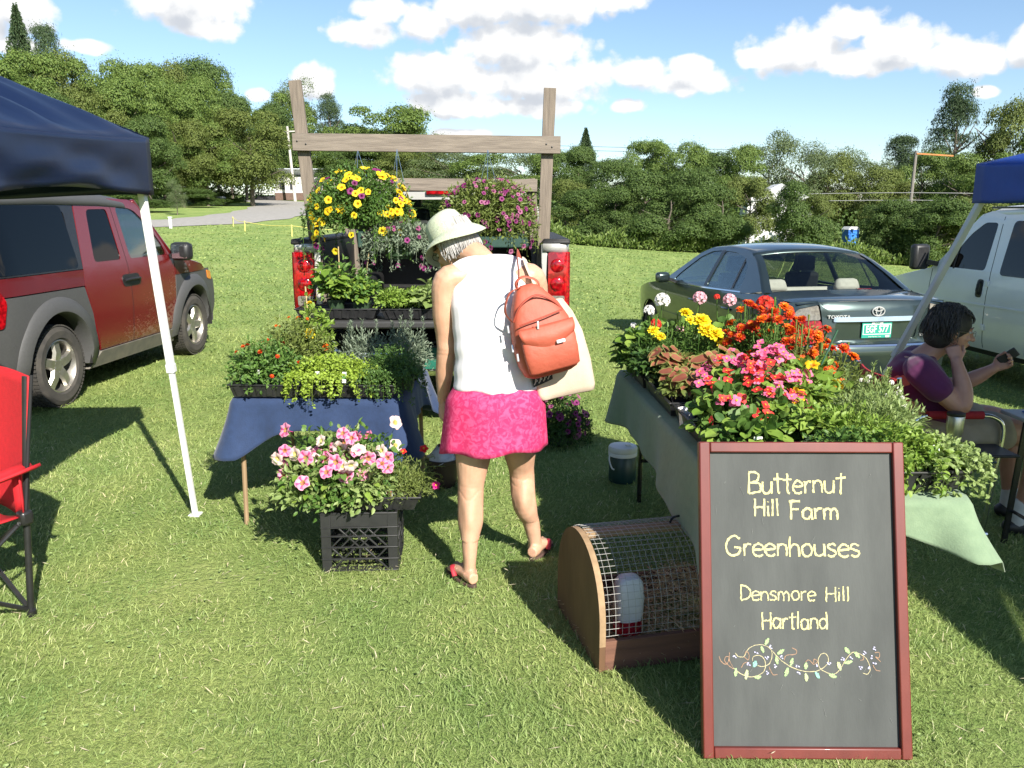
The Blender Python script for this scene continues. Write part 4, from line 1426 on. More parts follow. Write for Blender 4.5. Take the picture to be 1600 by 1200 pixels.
 bl.loft([[Vector((x * W(y, min(z, .99)) * .985, y - .09 * (1 - x * x) * (1 if y > .5 else 1.0 - .3), z + .035 * (1 - abs(x) ** 3) - .03 * (1 - sm(y, .06, .16)))) for x in [i / 8 for i in range(-8, 9)]] for y, z in [(.19, .985), (.24, 1.0), (.40, 1.012), (.62, 1.022), (.80, 1.035)]], closed=False)
 bl.build('boot_lid', GREEN, t, angle=60)
 hd = MB()
 hd.loft([[Vector((x * W(y, min(z, .93)) * .99, y + .10 * (1 - x * x), z + .05 * (1 - abs(x) ** 2.5))) for x in [i / 8 for i in range(-8, 9)]] for y, z in [(3.42, .95), (3.8, .91), (4.2, .84), (4.5, .76), (4.68, .62)]], closed=False)
 hd.build('bonnet', GREEN, t, angle=60)

 # tail: surface over (x, z)
 def yr(x, z):
  base = interp(z, [(.2, .10), (.30, .03), (.58, .0), (.625, .03), (.64, .055), (.80, .065), (.95, .085), (1.0, .10), (1.03, .15)])
  return base + .135 * (abs(x) / .78) ** 3.2

 def tp(p, off):
  return (p[0], yr(p[0], p[1]) - off, p[1])
 panel('rear_bumper', rounded([(-.77, .24), (.77, .24), (.79, .58), (.785, .62), (-.785, .62), (-.79, .58)], .03), tp, GREEN, t, off=.004, step=(.09, .05), thick=.03)
 panel('bumper_trim', [(-.775, .605), (.775, .605), (.775, .622), (-.775, .622)], tp, CHROME, t, off=.008, step=(.09, .05), thick=.01)
 rec = rounded([(-.40, .66), (.40, .66), (.43, .83), (-.43, .83)], .05)
 bt = panel('boot_face', [(-.50, .625), (.50, .625), (.535, .80), (.545, .90), (.56, 1.015), (-.56, 1.015), (-.545, .90), (-.535, .80)], tp, GREEN, t, holes=[rec], step=(.08, .05), thick=.02)
 panel('plate_recess', [(p[0] * 1.04, .745 + (p[1] - .745) * 1.06) for p in rec], lambda p, o: (p[0], yr(0, .75) + .028 - o, p[1]), GREEN, t, off=0, thick=.01)
 rw_ = MB()
 rw_.loft([[Vector(tp(p, -.002)) for p in rec], [Vector((p[0], yr(0, .75) + .03, p[1])) for p in rec]], cap=False)
 rw_.build('recess_wall', GREEN, bt)
 panel('chrome_bar', rounded([(-.45, .835), (.45, .835), (.44, .878), (-.44, .878)], .015), tp, CHROME, t, off=.022, thick=.03, step=(.09, .05))
 for s in (-1, 1):
  lp = [(s * .508, .632), (s * .80, .632), (s * .815, .73), (s * .805, .83), (s * .553, .845)]
  panel('tail_lamp', rounded(lp, .02), tp, LAMP_RED, t, off=.008, thick=.03, step=(.05, .04))
  panel('reverse_lamp', rounded([(s * .556, .85), (s * .805, .838), (s * .795, .875), (s * .74, .945), (s * .575, .985)], .02), tp, LAMP_CLEAR, t, off=.008, thick=.03, step=(.05, .04))
  panel('tail_corner', [(s * .555, .99), (s * .735, .95), (s * .80, .875), (s * .815, .83), (s * .815, .95), (s * .80, 1.0), (s * .56, 1.02)], tp, GREEN, t, off=.0, thick=.02, step=(.05, .05))
 # licence plate
 TEAL = mat('plate_teal', (0.02, 0.30, 0.22), (0.018, 0.27, 0.20), rough=.5)
 PW = mat('plate_white', (0.78, 0.80, 0.72), rough=.5)
 yp = yr(0, .75) + .012
 lpl = MB()
 lpl.box((0, yp, .752), (.305, .004, .152))
 pl = lpl.build('licence_plate', TEAL, t, bevel=.002)
 fr = MB()
 for x, z, w, h in ((0, .803, .285, .006), (0, .712, .285, .006), (-.1395, .7575, .006, .085), (.1395, .7575, .006, .085), (.112, .690, .04, .018), (0, .8165, .115, .012)):
  fr.box((x, yp - .0035, z), (w, .002, h))
 fr.build('plate_border', PW, pl)
 Mx = Matrix.Translation((0, yp - .004, .757)) @ Matrix.Rotation(R(90), 4, 'X')
 text_mesh('EGF 577', .088, PW, pl, Mx, 'plate_number', .001, .002, .72)
 text_mesh('Green Mountain State', .014, PW, pl, Matrix.Translation((-.02, yp - .004, .690)) @ Matrix.Rotation(R(90), 4, 'X'), 'plate_motto', .001)
 text_mesh('Vermont', .015, TEAL, pl, Matrix.Translation((0, yp - .0055, .8165)) @ Matrix.Rotation(R(90), 4, 'X'), 'plate_state', .001)
 # badge: ring with two inner ovals
 bd = MB()
 yb = yr(0, .925) - .012
 for rx, rz, ox, oz in ((.062, .042, 0, 0), (.024, .038, 0, 0), (.042, .017, 0, .020)):
  bd.tube([Vector((ox + rx * math.cos(a), yb, .925 + oz + rz * math.sin(a))) for a in [i * math.pi / 14 for i in range(29)]], .0055, 6)
 bd.build('badge', BRIGHT, t)
 yt = yr(-.39, .90) - .012
 text_mesh('TOYOTA', .042, BRIGHT, t, Matrix.Translation((-.39, yt, .878)) @ Matrix.Rotation(R(-5), 4, 'Z') @ Matrix.Rotation(R(90), 4, 'X'), 'maker_lettering', .003, .001, 1.25)
 text_mesh('LE', .032, BRIGHT, t, Matrix.Translation((.47, yr(.47, .66) - .006, .695)) @ Matrix.Rotation(R(8), 4, 'Z') @ Matrix.Rotation(R(90), 4, 'X'), 'trim_lettering', .003, .001, 1.2)
 MB().box((0, 2.4, .24), (1.5, 4.2, .10)).build('underbody', DARK_HOLE, t)
 MB().grid(lambda u, v: Vector(((v * 2 - 1) * .70, lerp(.82, 1.35, u), 1.005)), 2, 4).build('parcel_shelf', mat('parcel_shelf_cloth', (.20, .19, .17), rough=.9), t)
 MB().box((0, 1.42, .72), (1.36, .2, .62), rot=(R(-14), 0, 0)).build('rear_seat_back', SEAT_GREY, t, bevel=.05)
 hs = MB
 for x in (-.42, .42):
  hb = MB()
  hb.box((x, 1.30, 1.065), (.30, .11, .13), rot=(R(-10), 0, 0), top=.8)
  hb.build('rear_headrest', SEAT_GREY, t, bevel=.04)
  seat(t, x, 2.55, .42, CABIN)
 MB().box((0, 3.2, .86), (1.4, .4, .16)).build('dashboard', CABIN, t, bevel=.04)
 hb = MB()
 hb.box((.42, .98, 1.03), (.16, .03, .04))
 hb.build('brake_light', LAMP_RED, t)

build_sedan()

# ---------------------------------------------------------------- silver pickup with its tailgate down
def build_truck():
 t = thing('pickup_truck', 'silver pickup with black lined bed and lowered tailgate full of plant trays', 'truck', (-.58, 5.92, 0), R(.5))
 SIL = mat('silver_paint', (0.60, 0.59, 0.56), (0.50, 0.49, 0.46), rough=.3, coat=.6, metal=.35, scale=3)
 LINER = mat('bed_liner', (0.006, 0.006, 0.006), (0.011, 0.011, 0.011), rough=.55, scale=40, bump=.15, bscale=120)
 GATE = mat('tailgate_black', (0.030, 0.030, 0.029), (0.042, 0.041, 0.039), rough=.5, scale=18, bump=.05, bscale=80)
 tab = [(.45, .93), (.6, .985), (.9, 1.0), (1.2, .995), (1.36, .975), (1.42, .955)]

 def W(y, z):
  return interp(z, tab) * (1 - .02 * sm(-y, -.15, .0))
 for s in (-1, 1):
  def mp(p, off, s=s):
   return (s * (W(p[0], p[1]) + off), p[0], p[1])
  bs = panel('bed_side', [(.03, .55), (.03, 1.40), (1.98, 1.40), (1.98, .52), (1.72, .52)] + arc(1.18, .42, .50, 12, 168, 14) + [(.6, .55)], mp, SIL, t, thick=.02)
  iw = MB()
  iw.box((s * .825, 1.0, 1.16), (.03, 1.95, .50))
  iw.build('bed_wall', LINER, t)
  MB().box((s * .90, 1.0, 1.413), (.19, 2.0, .03)).build('rail_cap', LINER, t, bevel=.01)
  MB().box((s * .70, 1.18, .98), (.24, 1.0, .20)).build('wheel_housing', LINER, t, bevel=.04)
  # rear post and lamp
  MB().box((s * .812, .012, 1.13), (.045, .03, .54)).build('bed_post', SIL, t, bevel=.008)
  cap = MB()
  cap.loft([[Vector((s * x, y, z)) for z in (1.335, 1.37, 1.395)] for x, y in ((.80, -.012), (.90, -.012), (.965, .0), (.99, .05), (.99, .12))], closed=False)
  cap.build('corner_cap', SIL, t, solid=.01)
  MB().box((s * .895, .04, 1.402), (.20, .10, .028)).build('rail_end_cap', LINER, t, bevel=.01)

  def lmp(p, off, s=s):
   # wraps from the back round to the side: p[0] is the arc length from the inner edge
   a = p[0]
   z = p[1]
   bul = .012 * math.sin(math.pi * (z - .92) / .42)
   if a < .12:
    return (s * (.838 + a), -.016 - off - bul, z)
   q = min(1, (a - .12) / .09)
   return (s * (.838 + .12 + .042 * math.sin(q * math.pi / 2) + off * math.sin(q * math.pi / 2)), -.016 - off - bul + .06 * (1 - math.cos(q * math.pi / 2)), z)
  lampz = [(.93, LAMP_RED, .945), (.945, LAMP_CLEAR, 1.02), (1.02, LAMP_RED, 1.33)]
  hous = panel('tail_lamp', rounded([(0, .925), (.21, .925), (.21, 1.335), (0, 1.335)], .02), lmp, LAMP_RED, t, step=(.03, .05), thick=.03)
  panel('reverse_lamp', rounded([(.01, .955), (.12, .955), (.12, 1.025), (.01, 1.025)], .012), lmp, LAMP_CLEAR, hous, off=.004, step=(.03, .05), thick=.008)
  for zc in (1.11, 1.24):
   bu = MB()
   bu.lathe([(.05, 0), (.045, .006), (.03, .010), (.012, .013)], 16, c=lmp((.065, zc), .002), M=Matrix(((1, 0, 0), (0, 0, -1), (0, 1, 0))))
   bu.build('lamp_reflector', LAMP_RED, hous)
  wheel(t, (s * .86, 1.18, .39), .39, .26, s, 6)
  wheel(t, (s * .86, 4.85, .39), .39, .26, s, 6)

  # cab and front
  def cp(p, off, s=s):
   w = interp(p[1], [(.45, .93), (.6, .985), (.9, 1.0), (1.2, .975), (1.36, .94), (1.80, .78), (1.9, .72)])
   return (s * (w * (1 - .08 * sm(p[0], 4.9, 5.7)) + off), p[0], p[1])
  cw = rounded([(2.2, 1.40), (3.55, 1.38), (3.2, 1.76), (2.2, 1.80)], .05)
  panel('cab_side', [(2.02, .50), (2.02, 1.84), (3.1, 1.84), (3.75, 1.36), (5.2, 1.22), (5.6, 1.05), (5.65, .55), (5.4, .5)] + arc(4.85, .42, .48, 12, 168, 14) + [(4.2, .48)], cp, SIL, t, holes=[cw], thick=.02)
  panel('cab_window', [(2.18, 1.385), (3.58, 1.365), (3.22, 1.78), (2.18, 1.82)], cp, GLASS_DARK, t, off=-.006, thick=.004)
 MB().box((0, 1.0, .895), (1.66, 1.98, .03)).build('bed_floor', LINER, t)
 MB().box((0, 1.975, 1.16), (1.66, .03, .52)).build('bed_front', LINER, t)
 # cab back wall with window
 cb = lambda p, off: (p[0], 2.0 - off, p[1])
 hole = rounded([(-.62, 1.40), (.62, 1.40), (.58, 1.73), (-.58, 1.73)], .06)
 panel('cab_back', [(-.96, .95), (.96, .95), (.95, 1.36), (.79, 1.80), (-.79, 1.80), (-.95, 1.36)], cb, SIL, t, holes=[hole], thick=.02)
 panel('rear_window', [(p[0] * 1.03, 1.565 + (p[1] - 1.565) * 1.06) for p in hole], cb, GLASS_CLEAR, t, off=-.008, thick=.004)
 rf = MB()
 rf.loft([[Vector((x * w, y, z + .055 * (1 - abs(x) ** 3))) for x in [i / 6 for i in range(-6, 7)]] for y, z, w in ((2.0, 1.80, .79), (2.1, 1.84, .78), (2.9, 1.85, .775), (3.15, 1.82, .77))], closed=False)
 rf.build('cab_roof', SIL, t, solid=.02, angle=60)
 MB().box((0, 1.985, 1.795), (.42, .04, .045)).build('brake_light', LAMP_RED, t, bevel=.01)
 ws = MB()
 ws.grid(lambda u, v: Vector(((v * 2 - 1) * lerp(.93, .77, u), lerp(3.85, 3.12, u), lerp(1.34, 1.82, u))), 4, 8)
 ws.build('windscreen', GLASS_CLEAR, t)
 hd = MB()
 hd.grid(lambda u, v: Vector(((v * 2 - 1) * .93, lerp(3.75, 5.62, u), lerp(1.35, 1.12, u) + .05 * (1 - (v * 2 - 1) ** 2))), 6, 8)
 hd.build('bonnet', SIL, t)
 MB().box((0, 5.62, .82), (1.8, .06, .6)).build('grille', BLACK_PLASTIC, t, bevel=.02)
 seat(t, -.42, 2.75, .95, CABIN, h=.6)
 seat(t, .42, 2.75, .95, CABIN, h=.6)
 # tailgate lowered flat, its inner face up
 tg = MB()
 tg.box((0, -.285, .885), (1.60, .52, .052))
 g = tg.build('tailgate', GATE, t, bevel=.014)
 for k in range(7):
  MB().box((-.66 + .22 * k, -.27, .9135), (.10, .40, .006)).build('tailgate_rib', GATE, g, bevel=.002)
 for s in (-1, 1):
  MB().tube([(s * .79, .0, 1.25), (s * .785, -.42, .92)], .006, 6).build('tailgate_cable', BLACK_TRIM, t)
 # bumper with plate
 bp = MB()
 bp.loft([[Vector((x, -.16 + .10 * (abs(x) / .97) ** 4 + dy, z)) for dy, z in ((.04, .46), (0, .50), (-.012, .58), (0, .67), (.06, .70), (.12, .70))] for x in [-.97 + i * .97 / 8 for i in range(17)]], closed=False)
 b = bp.build('rear_bumper', CHROME, t, solid=.01, angle=60)
 MB().box((0, -.10, .712), (1.4, .14, .02)).build('bumper_step', BLACK_PLASTIC, t, bevel=.006)
 PG = mat('truck_plate_green', (0.01, 0.13, 0.085), rough=.5)
 MB().box((0, -.190, .60), (.36, .012, .19)).build('plate_frame', BLACK_PLASTIC, t, bevel=.006)
 p = MB().box((0, -.199, .60), (.305, .004, .152)).build('licence_plate', PG, t)
 text_mesh('DC', .08, mat('truck_plate_text', (.55, .6, .5), rough=.5), p, Matrix.Translation((-.07, -.2025, .60)) @ Matrix.Rotation(R(90), 4, 'X'), 'plate_number', .001, .001, .75)
 MB().box((0, 2.75, .55), (1.3, 5.2, .16)).build('underbody', DARK_HOLE, t)
 # green tool chest across the bed
 tc = thing('tool_chest', 'dark green chest lying across the front of the pickup bed', 'tool chest', (-.58, 7.62, 1.29))
 CG = mat('chest_green', (0.035, 0.075, 0.058), (0.025, 0.055, 0.043), rough=.4, scale=9)
 MB().box((0, 0, .09), (1.60, .42, .16)).build('chest_body', CG, tc, bevel=.012)
 MB().box((0, -.01, .192), (1.72, .46, .040)).build('chest_lid', CG, tc, bevel=.014)
 MB().box((0, -.237, .16), (.12, .02, .05)).build('latch', CHROME, tc, bevel=.006)

build_truck()

# ---------------------------------------------------------------- wooden rack on the pickup
WEATHERED = mat('weathered_wood', (0.235, 0.195, 0.155), (0.135, 0.110, 0.088), rough=.85, scale=9, stretch=(.5, 6, 6), bump=.35, bscale=26, detail=7)
WEATHERED_V = mat('weathered_wood_upright', (0.215, 0.175, 0.135), (0.125, 0.100, 0.078), rough=.85, scale=9, stretch=(6, 6, .5), bump=.35, bscale=26, detail=7)

def build_rack():
 t = thing('wooden_rack', 'weathered grey wooden rack of posts and beams standing in the pickup bed', 'rack', (-.58, 5.95, .91))

 def post(a, b):
  MB().bar(a, b, .085, .04, up=(0, 1, 0)).build('post', WEATHERED_V, t, bevel=.003)
 def beam(a, b, h):
  MB().bar(a, b, .042, h).build('beam', WEATHERED, t, bevel=.003)
 post((-.80, .06, .0), (-.93, .06, 1.60))
 post((.79, .06, .0), (.845, .06, 1.55))
 beam((-.955, .0155, 1.185), (.92, .0155, 1.165), .118)
 post((-.80, 1.45, .0), (-.90, 1.45, 1.0))
 post((.82, 1.45, .0), (.74, 1.45, .99))
 beam((-.98, 1.4055, .945), (.80, 1.4055, .93), .105)
 for x, z in ((-.92, 1.19), (-.86, 1.17), (.82, 1.17), (.86, 1.15)):
  MB().lathe([(.006, 0), (.006, .004), (.002, .006)], 8, c=(x, -.0055, z), M=Matrix(((1, 0, 0), (0, 0, -1), (0, 1, 0)))).build('nail', BLACK_PLASTIC, t)

build_rack()

# ---------------------------------------------------------------- canopies
POLE_WHITE = mat('white_pole', (0.74, 0.74, 0.72), (0.64, 0.64, 0.62), rough=.4, scale=6)
POLE_GREY = mat('grey_pole', (0.52, 0.53, 0.53), (0.45, 0.45, 0.46), rough=.45, scale=6)

def canopy(name, label, x0, x1, y0, y1, zb, zt, zp, fabric, legs, pole, ridge=0.0, seed=1, rot=0.0):
 """pop-up canopy: four roof panels, four valances, legs, eave bars"""
 cx, cy = (x0 + x1) / 2, (y0 + y1) / 2
 t = thing(name, label, 'canopy', (cx, cy, G(cx, cy)))
 oz = G(cx, cy)
 r = random.Random(seed)
 cor = [Vector((x0 - cx, y0 - cy, zt - oz)), Vector((x1 - cx, y0 - cy, zt - oz)), Vector((x1 - cx, y1 - cy, zt - oz)), Vector((x0 - cx, y1 - cy, zt - oz))]
 pk = [Vector((0, -ridge, zp - oz)), Vector((0, ridge, zp - oz))]
 tops = [(pk[0], pk[0]), (pk[0], pk[1]), (pk[1], pk[1]), (pk[1], pk[0])]
 for k in range(4):
  a, b = cor[k], cor[(k + 1) % 4]
  ta, tb = tops[k]
  ph = r.uniform(0, 6)

  def fn(u, v, a=a, b=b, ta=ta, tb=tb, ph=ph):
   # u across, v up
   lo = a.lerp(b, u)
   hi = ta.lerp(tb, u)
   p = lo.lerp(hi, v)
   mid = math.sin(math.pi * u)
   p.z -= .10 * mid * (1 - v) ** 2 * (.3 + v) * 2.2
   rad = .020 * math.sin(u * 34 + ph + 5 * v) * (1 - v) ** 1.5 + .016 * math.sin(u * 61 - 9 * v) * (1 - v) ** 2 + .030 * math.sin(u * 11 + ph) * (1 - v) * mid
   p.z += (rad + .012 * math.sin(9 * v + 13 * u + ph) * mid) * sm(v, 0, .12)
   return p
  MB().grid(fn, 48, 24).build('roof_panel', fabric, t, angle=180, solid=.002)
  nrm = Vector(((b - a).y, -(b - a).x, 0)).normalized()

  def fv(u, v, a=a, b=b, nrm=nrm, ph=ph):
   p = a.lerp(b, u)
   z = lerp(zb, zt, v) - oz
   mid = math.sin(math.pi * u)
   w = (.016 * math.sin(u * 15 + ph + 7 * v) + .006 * math.sin(u * 37 - 9 * v)) * (1 - v) * min(1, 6 * u, 6 * (1 - u))
   z += (.03 * (1 - v) * math.sin(u * 9 + ph)) * mid - .02 * v * mid * 0
   top = .10 * mid * .3 * 2.2
   z -= top * v
   p = p + nrm * (.002 + w)
   p.z = z
   return p
  MB().grid(fv, 56, 10).build('valance', fabric, t, angle=180, solid=.002)
  MB().bar((a.x * .955, a.y * .955, zb - oz + .15), (b.x * .955, b.y * .955, zb - oz + .15), .03, .03).build('eave_bar', pole, t)
  MB().tube([a * .99 + Vector((0, 0, -.02)), (ta + Vector((0, 0, -.04)))], .012, 6).build('roof_bar', pole, t)
 for (tx, ty), (fx, fy) in legs:
  zt_ = zb + .02 - oz
  zf = G(fx, fy) - oz
  a = Vector(((tx - cx) * .975, (ty - cy) * .975, zt_ + .12))
  b = Vector((fx - cx, fy - cy, zf))
  m = a.lerp(b, .56)
  lg = MB().bar(a, m, .036, .036, up=(0, 1, 0)).build('leg', pole, t, bevel=.005)
  MB().bar(m + (a - m).normalized() * .03, b, .027, .027, up=(0, 1, 0)).build('leg_extension', pole, lg, bevel=.004)
  MB().bar(m + (a - m).normalized() * .035, m - (a - m).normalized() * .012, .042, .042, up=(0, 1, 0)).build('leg_collar', pole, lg, bevel=.004)
  MB().box((b.x, b.y, zf + .006), (.06, .06, .012)).build('foot_plate', pole, lg, bevel=.003)
  MB().box((a.x, a.y, a.z - .05), (.06, .06, .09)).build('corner_bracket', BLACK_PLASTIC, lg, bevel=.008)
 if rot:                      # turned about its far left corner
  d = Vector((cx - x0, cy - y1, 0))
  d.rotate(Euler((0, 0, rot)))
  t.location = (x0 + d.x, y1 + d.y, oz)
  t.rotation_euler = (0, 0, rot)
 return t

NAVY = mat('navy_canopy_cloth', (0.006, 0.014, 0.046), (0.004, 0.010, 0.034), rough=.40, scale=5, bump=.12, bscale=6, spec=.45)
ROYAL = mat('blue_canopy_cloth', (0.012, 0.060, 0.33), (0.010, 0.045, 0.26), rough=.5, scale=5, bump=.3, bscale=9, spec=.3)
canopy('canopy_tent', 'dark navy canopy tent on a white leg over the red folding chair', -4.80, -1.79, 1.15, 4.20, 1.70, 1.975, 2.76, NAVY,
 [((-1.80, 4.19), (-1.72, 4.21)), ((-4.79, 4.19), (-4.82, 4.2)), ((-4.79, 1.16), (-4.82, 1.15)), ((-1.80, 1.16), (-1.74, 1.12))], POLE_WHITE, seed=4)
canopy('canopy_tent', 'bright blue canopy tent on a slanting grey leg at the right edge', 2.59, 5.64, -.05, 4.72, 1.665, 1.88, 2.45, ROYAL,
 [((2.61, 4.70), (2.125, 5.17)), ((5.63, 4.70), (6.15, 5.1)), ((5.63, -.04), (6.15, -.5)), ((2.60, -.04), (2.15, -.5))], POLE_GREY, ridge=.85, seed=9, rot=R(6.5))

# ---------------------------------------------------------------- red folding chair at the left edge
def build_camp_chair():
 t = thing('folding_chair', 'red fabric folding chair with black legs at the left edge', 'chair', (-2.37, 2.98, 0), R(-30))
 RED = mat('red_chair_cloth', (0.52, 0.012, 0.020), (0.42, 0.010, 0.016), rough=.75, scale=60, bump=.15, bscale=200)
 BL = mat('black_tube', (0.012, 0.012, 0.012), (0.02, 0.02, 0.02), rough=.35)
 seams = mat('black_webbing', (0.012, 0.012, 0.013), rough=.85)
 for s in (-1, 1):
  MB().tube([(s * .30, .29, 0), (s * .29, .33, .45), (s * .275, .40, .98)], .0135, 10).build('back_pole', BL, t)
  MB().tube([(s * .31, -.26, 0), (s * .31, -.27, .60)], .0135, 10).build('front_leg', BL, t)
  MB().tube([(s * .31, -.26, .03), (s * .29, .30, .40)], .0095, 8).build('cross_tube', BL, t)
  MB().tube([(s * .30, .29, .03), (s * .31, -.26, .40)], .0095, 8).build('cross_tube', BL, t)
  arm = MB()
  arm.grid(lambda u, v: Vector((s * (.31 + lerp(-.045, .045, v)), lerp(-.29, .37, u), .61 - .025 * math.sin(math.pi * u) + .02 * u - .012 * math.cos(math.pi * (v * 2 - 1)))), 8, 4)
  arm.build('armrest', RED, t, solid=.012, angle=180)
  MB().box((s * .30, .315, .42), (.05, .05, .06)).build('joint', BL, t, bevel=.012)
  for y in (-.26, .29):
   MB().lathe([(.02, 0), (.02, .03), (.014, .035)], 10, c=(s * .305, y, 0)).build('foot', BL, t)
 for y in (-.26, .29):
  MB().tube([(-.30, y, .03), (.30, y, .40)], .0095, 8).build('cross_tube', BL, t)
  MB().tube([(.30, y, .03), (-.30, y, .40)], .0095, 8).build('cross_tube', BL, t)
 st = MB()
 st.grid(lambda u, v: Vector((lerp(-.30, .30, u), lerp(-.27, .30, v), .42 - .06 * math.sin(math.pi * u) * math.sin(math.pi * v) + .01 * math.sin(14 * u))), 14, 10)
 st.build('seat', RED, t, solid=.006, angle=180)
 bk = MB()
 bk.grid(lambda u, v: Vector((lerp(-.30, .30, u), .32 + .085 * v + .05 * math.sin(math.pi * u) * (1 - .3 * v), lerp(.40, .98, v) + .012 * math.sin(math.pi * u))), 14, 12)
 b = bk.build('backrest', RED, t, solid=.008, angle=180)
 for s in (-1, 1):
  MB().tube([(s * .302, .315, .41), (s * .302, .36, .70), (s * .302, .408, .985)], .007, 6).build('edge_binding', seams, b)
  MB().grid(lambda u, v: Vector((s * (.27 + .05 * u), .30 + .02 * math.sin(3 * u), lerp(.44, .60, v))), 3, 3).build('side_panel', RED, t, solid=.004)

build_camp_chair()

# ---------------------------------------------------------------- draped cloths
def cloth(name, label, x0, x1, y0, y1, z, drop, flare, m, rot=0.0, seed=0, rnd=.05, n=200, rows=14, hem=.0):
 """cloth over a table top: flat top and a skirt whose fall drop(s) and outward lean flare(s) change round the edge;
 s runs 0..4 from the near left corner counter-clockwise (near, right, far, left)"""
 cx, cy = (x0 + x1) / 2, (y0 + y1) / 2
 hx, hy = (x1 - x0) / 2, (y1 - y0) / 2
 rr = random.Random(seed)
 ph = [rr.uniform(0, 6.28) for _ in range(6)]
 o = MB()
 ring = []
 for i in range(n):
  s = 4 * i / n
  k = int(s)
  u = s - k
  cs = [(-1, -1), (1, -1), (1, 1), (-1, 1)]
  a, b = cs[k], cs[(k + 1) % 4]
  p = Vector((lerp(a[0], b[0], u) * hx, lerp(a[1], b[1], u) * hy, 0))
  # round the corners
  q = Vector((max(-hx + rnd, min(hx - rnd, p.x)), max(-hy + rnd, min(hy - rnd, p.y)), 0))
  d = p - q
  if d.length > 1e-6:
   p = q + d.normalized() * rnd
   nr = d.normalized()
  else:
   nr = Vector(((0, -1), (1, 0), (0, 1), (-1, 0))[k] + (0,))
  ring.append((s, p, nr))
 rings = []
 for j in range(rows + 1):
  v = j / rows
  rg = []
  for s, p, nr in ring:
   dr, fl = drop(s), flare(s)
   fold = (.6 * math.sin(s * 9 + ph[1]) + .4 * math.sin(s * 21 + ph[2]) + .3 * math.sin(s * 38 + ph[3]))
   out = .012 * sm(v, 0, .08) + fl * v ** 1.3 + .026 * fold * v * min(1.0, dr / .25)
   zz = -dr * max(0, v - .03) - .012 * sm(v, 0, .08)
   rg.append(Vector((p.x + nr.x * out, p.y + nr.y * out, zz + .004 * fold * v)))
  rings.append(rg)
 o.loft(rings, cap=False)
 o.f.append(tuple(range(n)))
 o.m.append(0)
 ob = o.build(name, m, None, angle=75, solid=.003)
 ob.location = (cx, cy, z)
 ob.rotation_euler = (0, 0, rot)
 return tag(ob, label, 'tablecloth')

def cornerness(s, w=.16):
 d = min(abs(s - round(s)), 1)
 return math.exp(-(d / w) ** 2)

WOOD_LEG = mat('wooden_leg', (0.30, 0.20, 0.11), (0.22, 0.145, 0.08), rough=.7, scale=8, stretch=(4, 4, .5))
STEEL_BROWN = mat('brown_leg', (0.20, 0.15, 0.09), (0.15, 0.11, 0.07), rough=.4, metal=.4)

def build_card_table():
 cx, cy, h = -.98, 4.50, .685
 t = thing('card_table', 'square card table on thin brown legs under a navy cloth', 'table', (cx, cy, 0), R(-2))
 MB().box((0, 0, h - .02), (.86, .86, .035)).build('tabletop', STEEL_BROWN, t, bevel=.006)
 for x in (-.40, .40):
  for y in (-.41, .41):
   MB().tube([(x, y, h - .03), (x * 1.02, y * 1.04, 0)], .0125, 8).build('leg', WOOD_LEG, t)
 BLUE = mat('blue_cloth', (0.014, 0.034, 0.095), (0.010, 0.026, 0.074), rough=.85, scale=30, bump=.15, bscale=160, sheen=.2)
 cloth('tablecloth', 'navy blue cloth draped over the card table with pointed corners', cx - .44, cx + .44, cy - .44, cy + .44, h,
  lambda s: .15 + .15 * cornerness(s, .20), lambda s: .02 + .09 * cornerness(s, .12), BLUE, R(-2), seed=3, rnd=.03)

build_card_table()

def build_flower_table():
 x0, x1, y0, y1, h = .66, 1.42, 2.46, 4.66, .725
 cx, cy = (x0 + x1) / 2, (y0 + y1) / 2
 t = thing('folding_table', 'long folding table under a pale green cloth carrying the flowers', 'table', (cx, cy, 0), R(2.5))
 TOP = mat('table_laminate', (.45, .43, .40), rough=.6)
 MB().box((0, 0, h - .02), (.74, 2.18, .03)).build('tabletop', TOP, t, bevel=.004)
 for y in (-.86, .86):
  for x in (-.28, .28):
   MB().tube([(x, y, h - .03), (x, y * 1.02, .0)], .013, 8).build('leg', BLACK_TRIM, t)
  MB().tube([(-.28, y, .25), (.28, y, .25)], .010, 8).build('leg_brace', BLACK_TRIM, t)
  MB().tube([(0, y, .25), (0, y * .55, h - .035)], .010, 8).build('leg_strut', BLACK_TRIM, t)
 GC = mat('green_cloth', (0.185, 0.255, 0.155), (0.150, 0.215, 0.130), rough=.9, scale=30, bump=.15, bscale=160, sheen=.25)

 def dr(s):
  base = .16
  if s > 3:
   u = s - 3           # left side, far to near
   base = .20 + .13 * u
  elif s < 1:
   base = .10 + .03 * math.sin(s * 9)
  return base + (.09 if 1 < s < 3.5 else .05) * cornerness(s, .14)

 def fl(s):
  return .012 + (.10 if .7 < s < 1.4 else .03) * cornerness(s, .10)
 cloth('tablecloth', 'pale green cloth draped over the long flower table', x0, x1, y0, y1, h, dr, fl, GC, R(2.5), seed=8, rnd=.03, n=260)

build_flower_table()

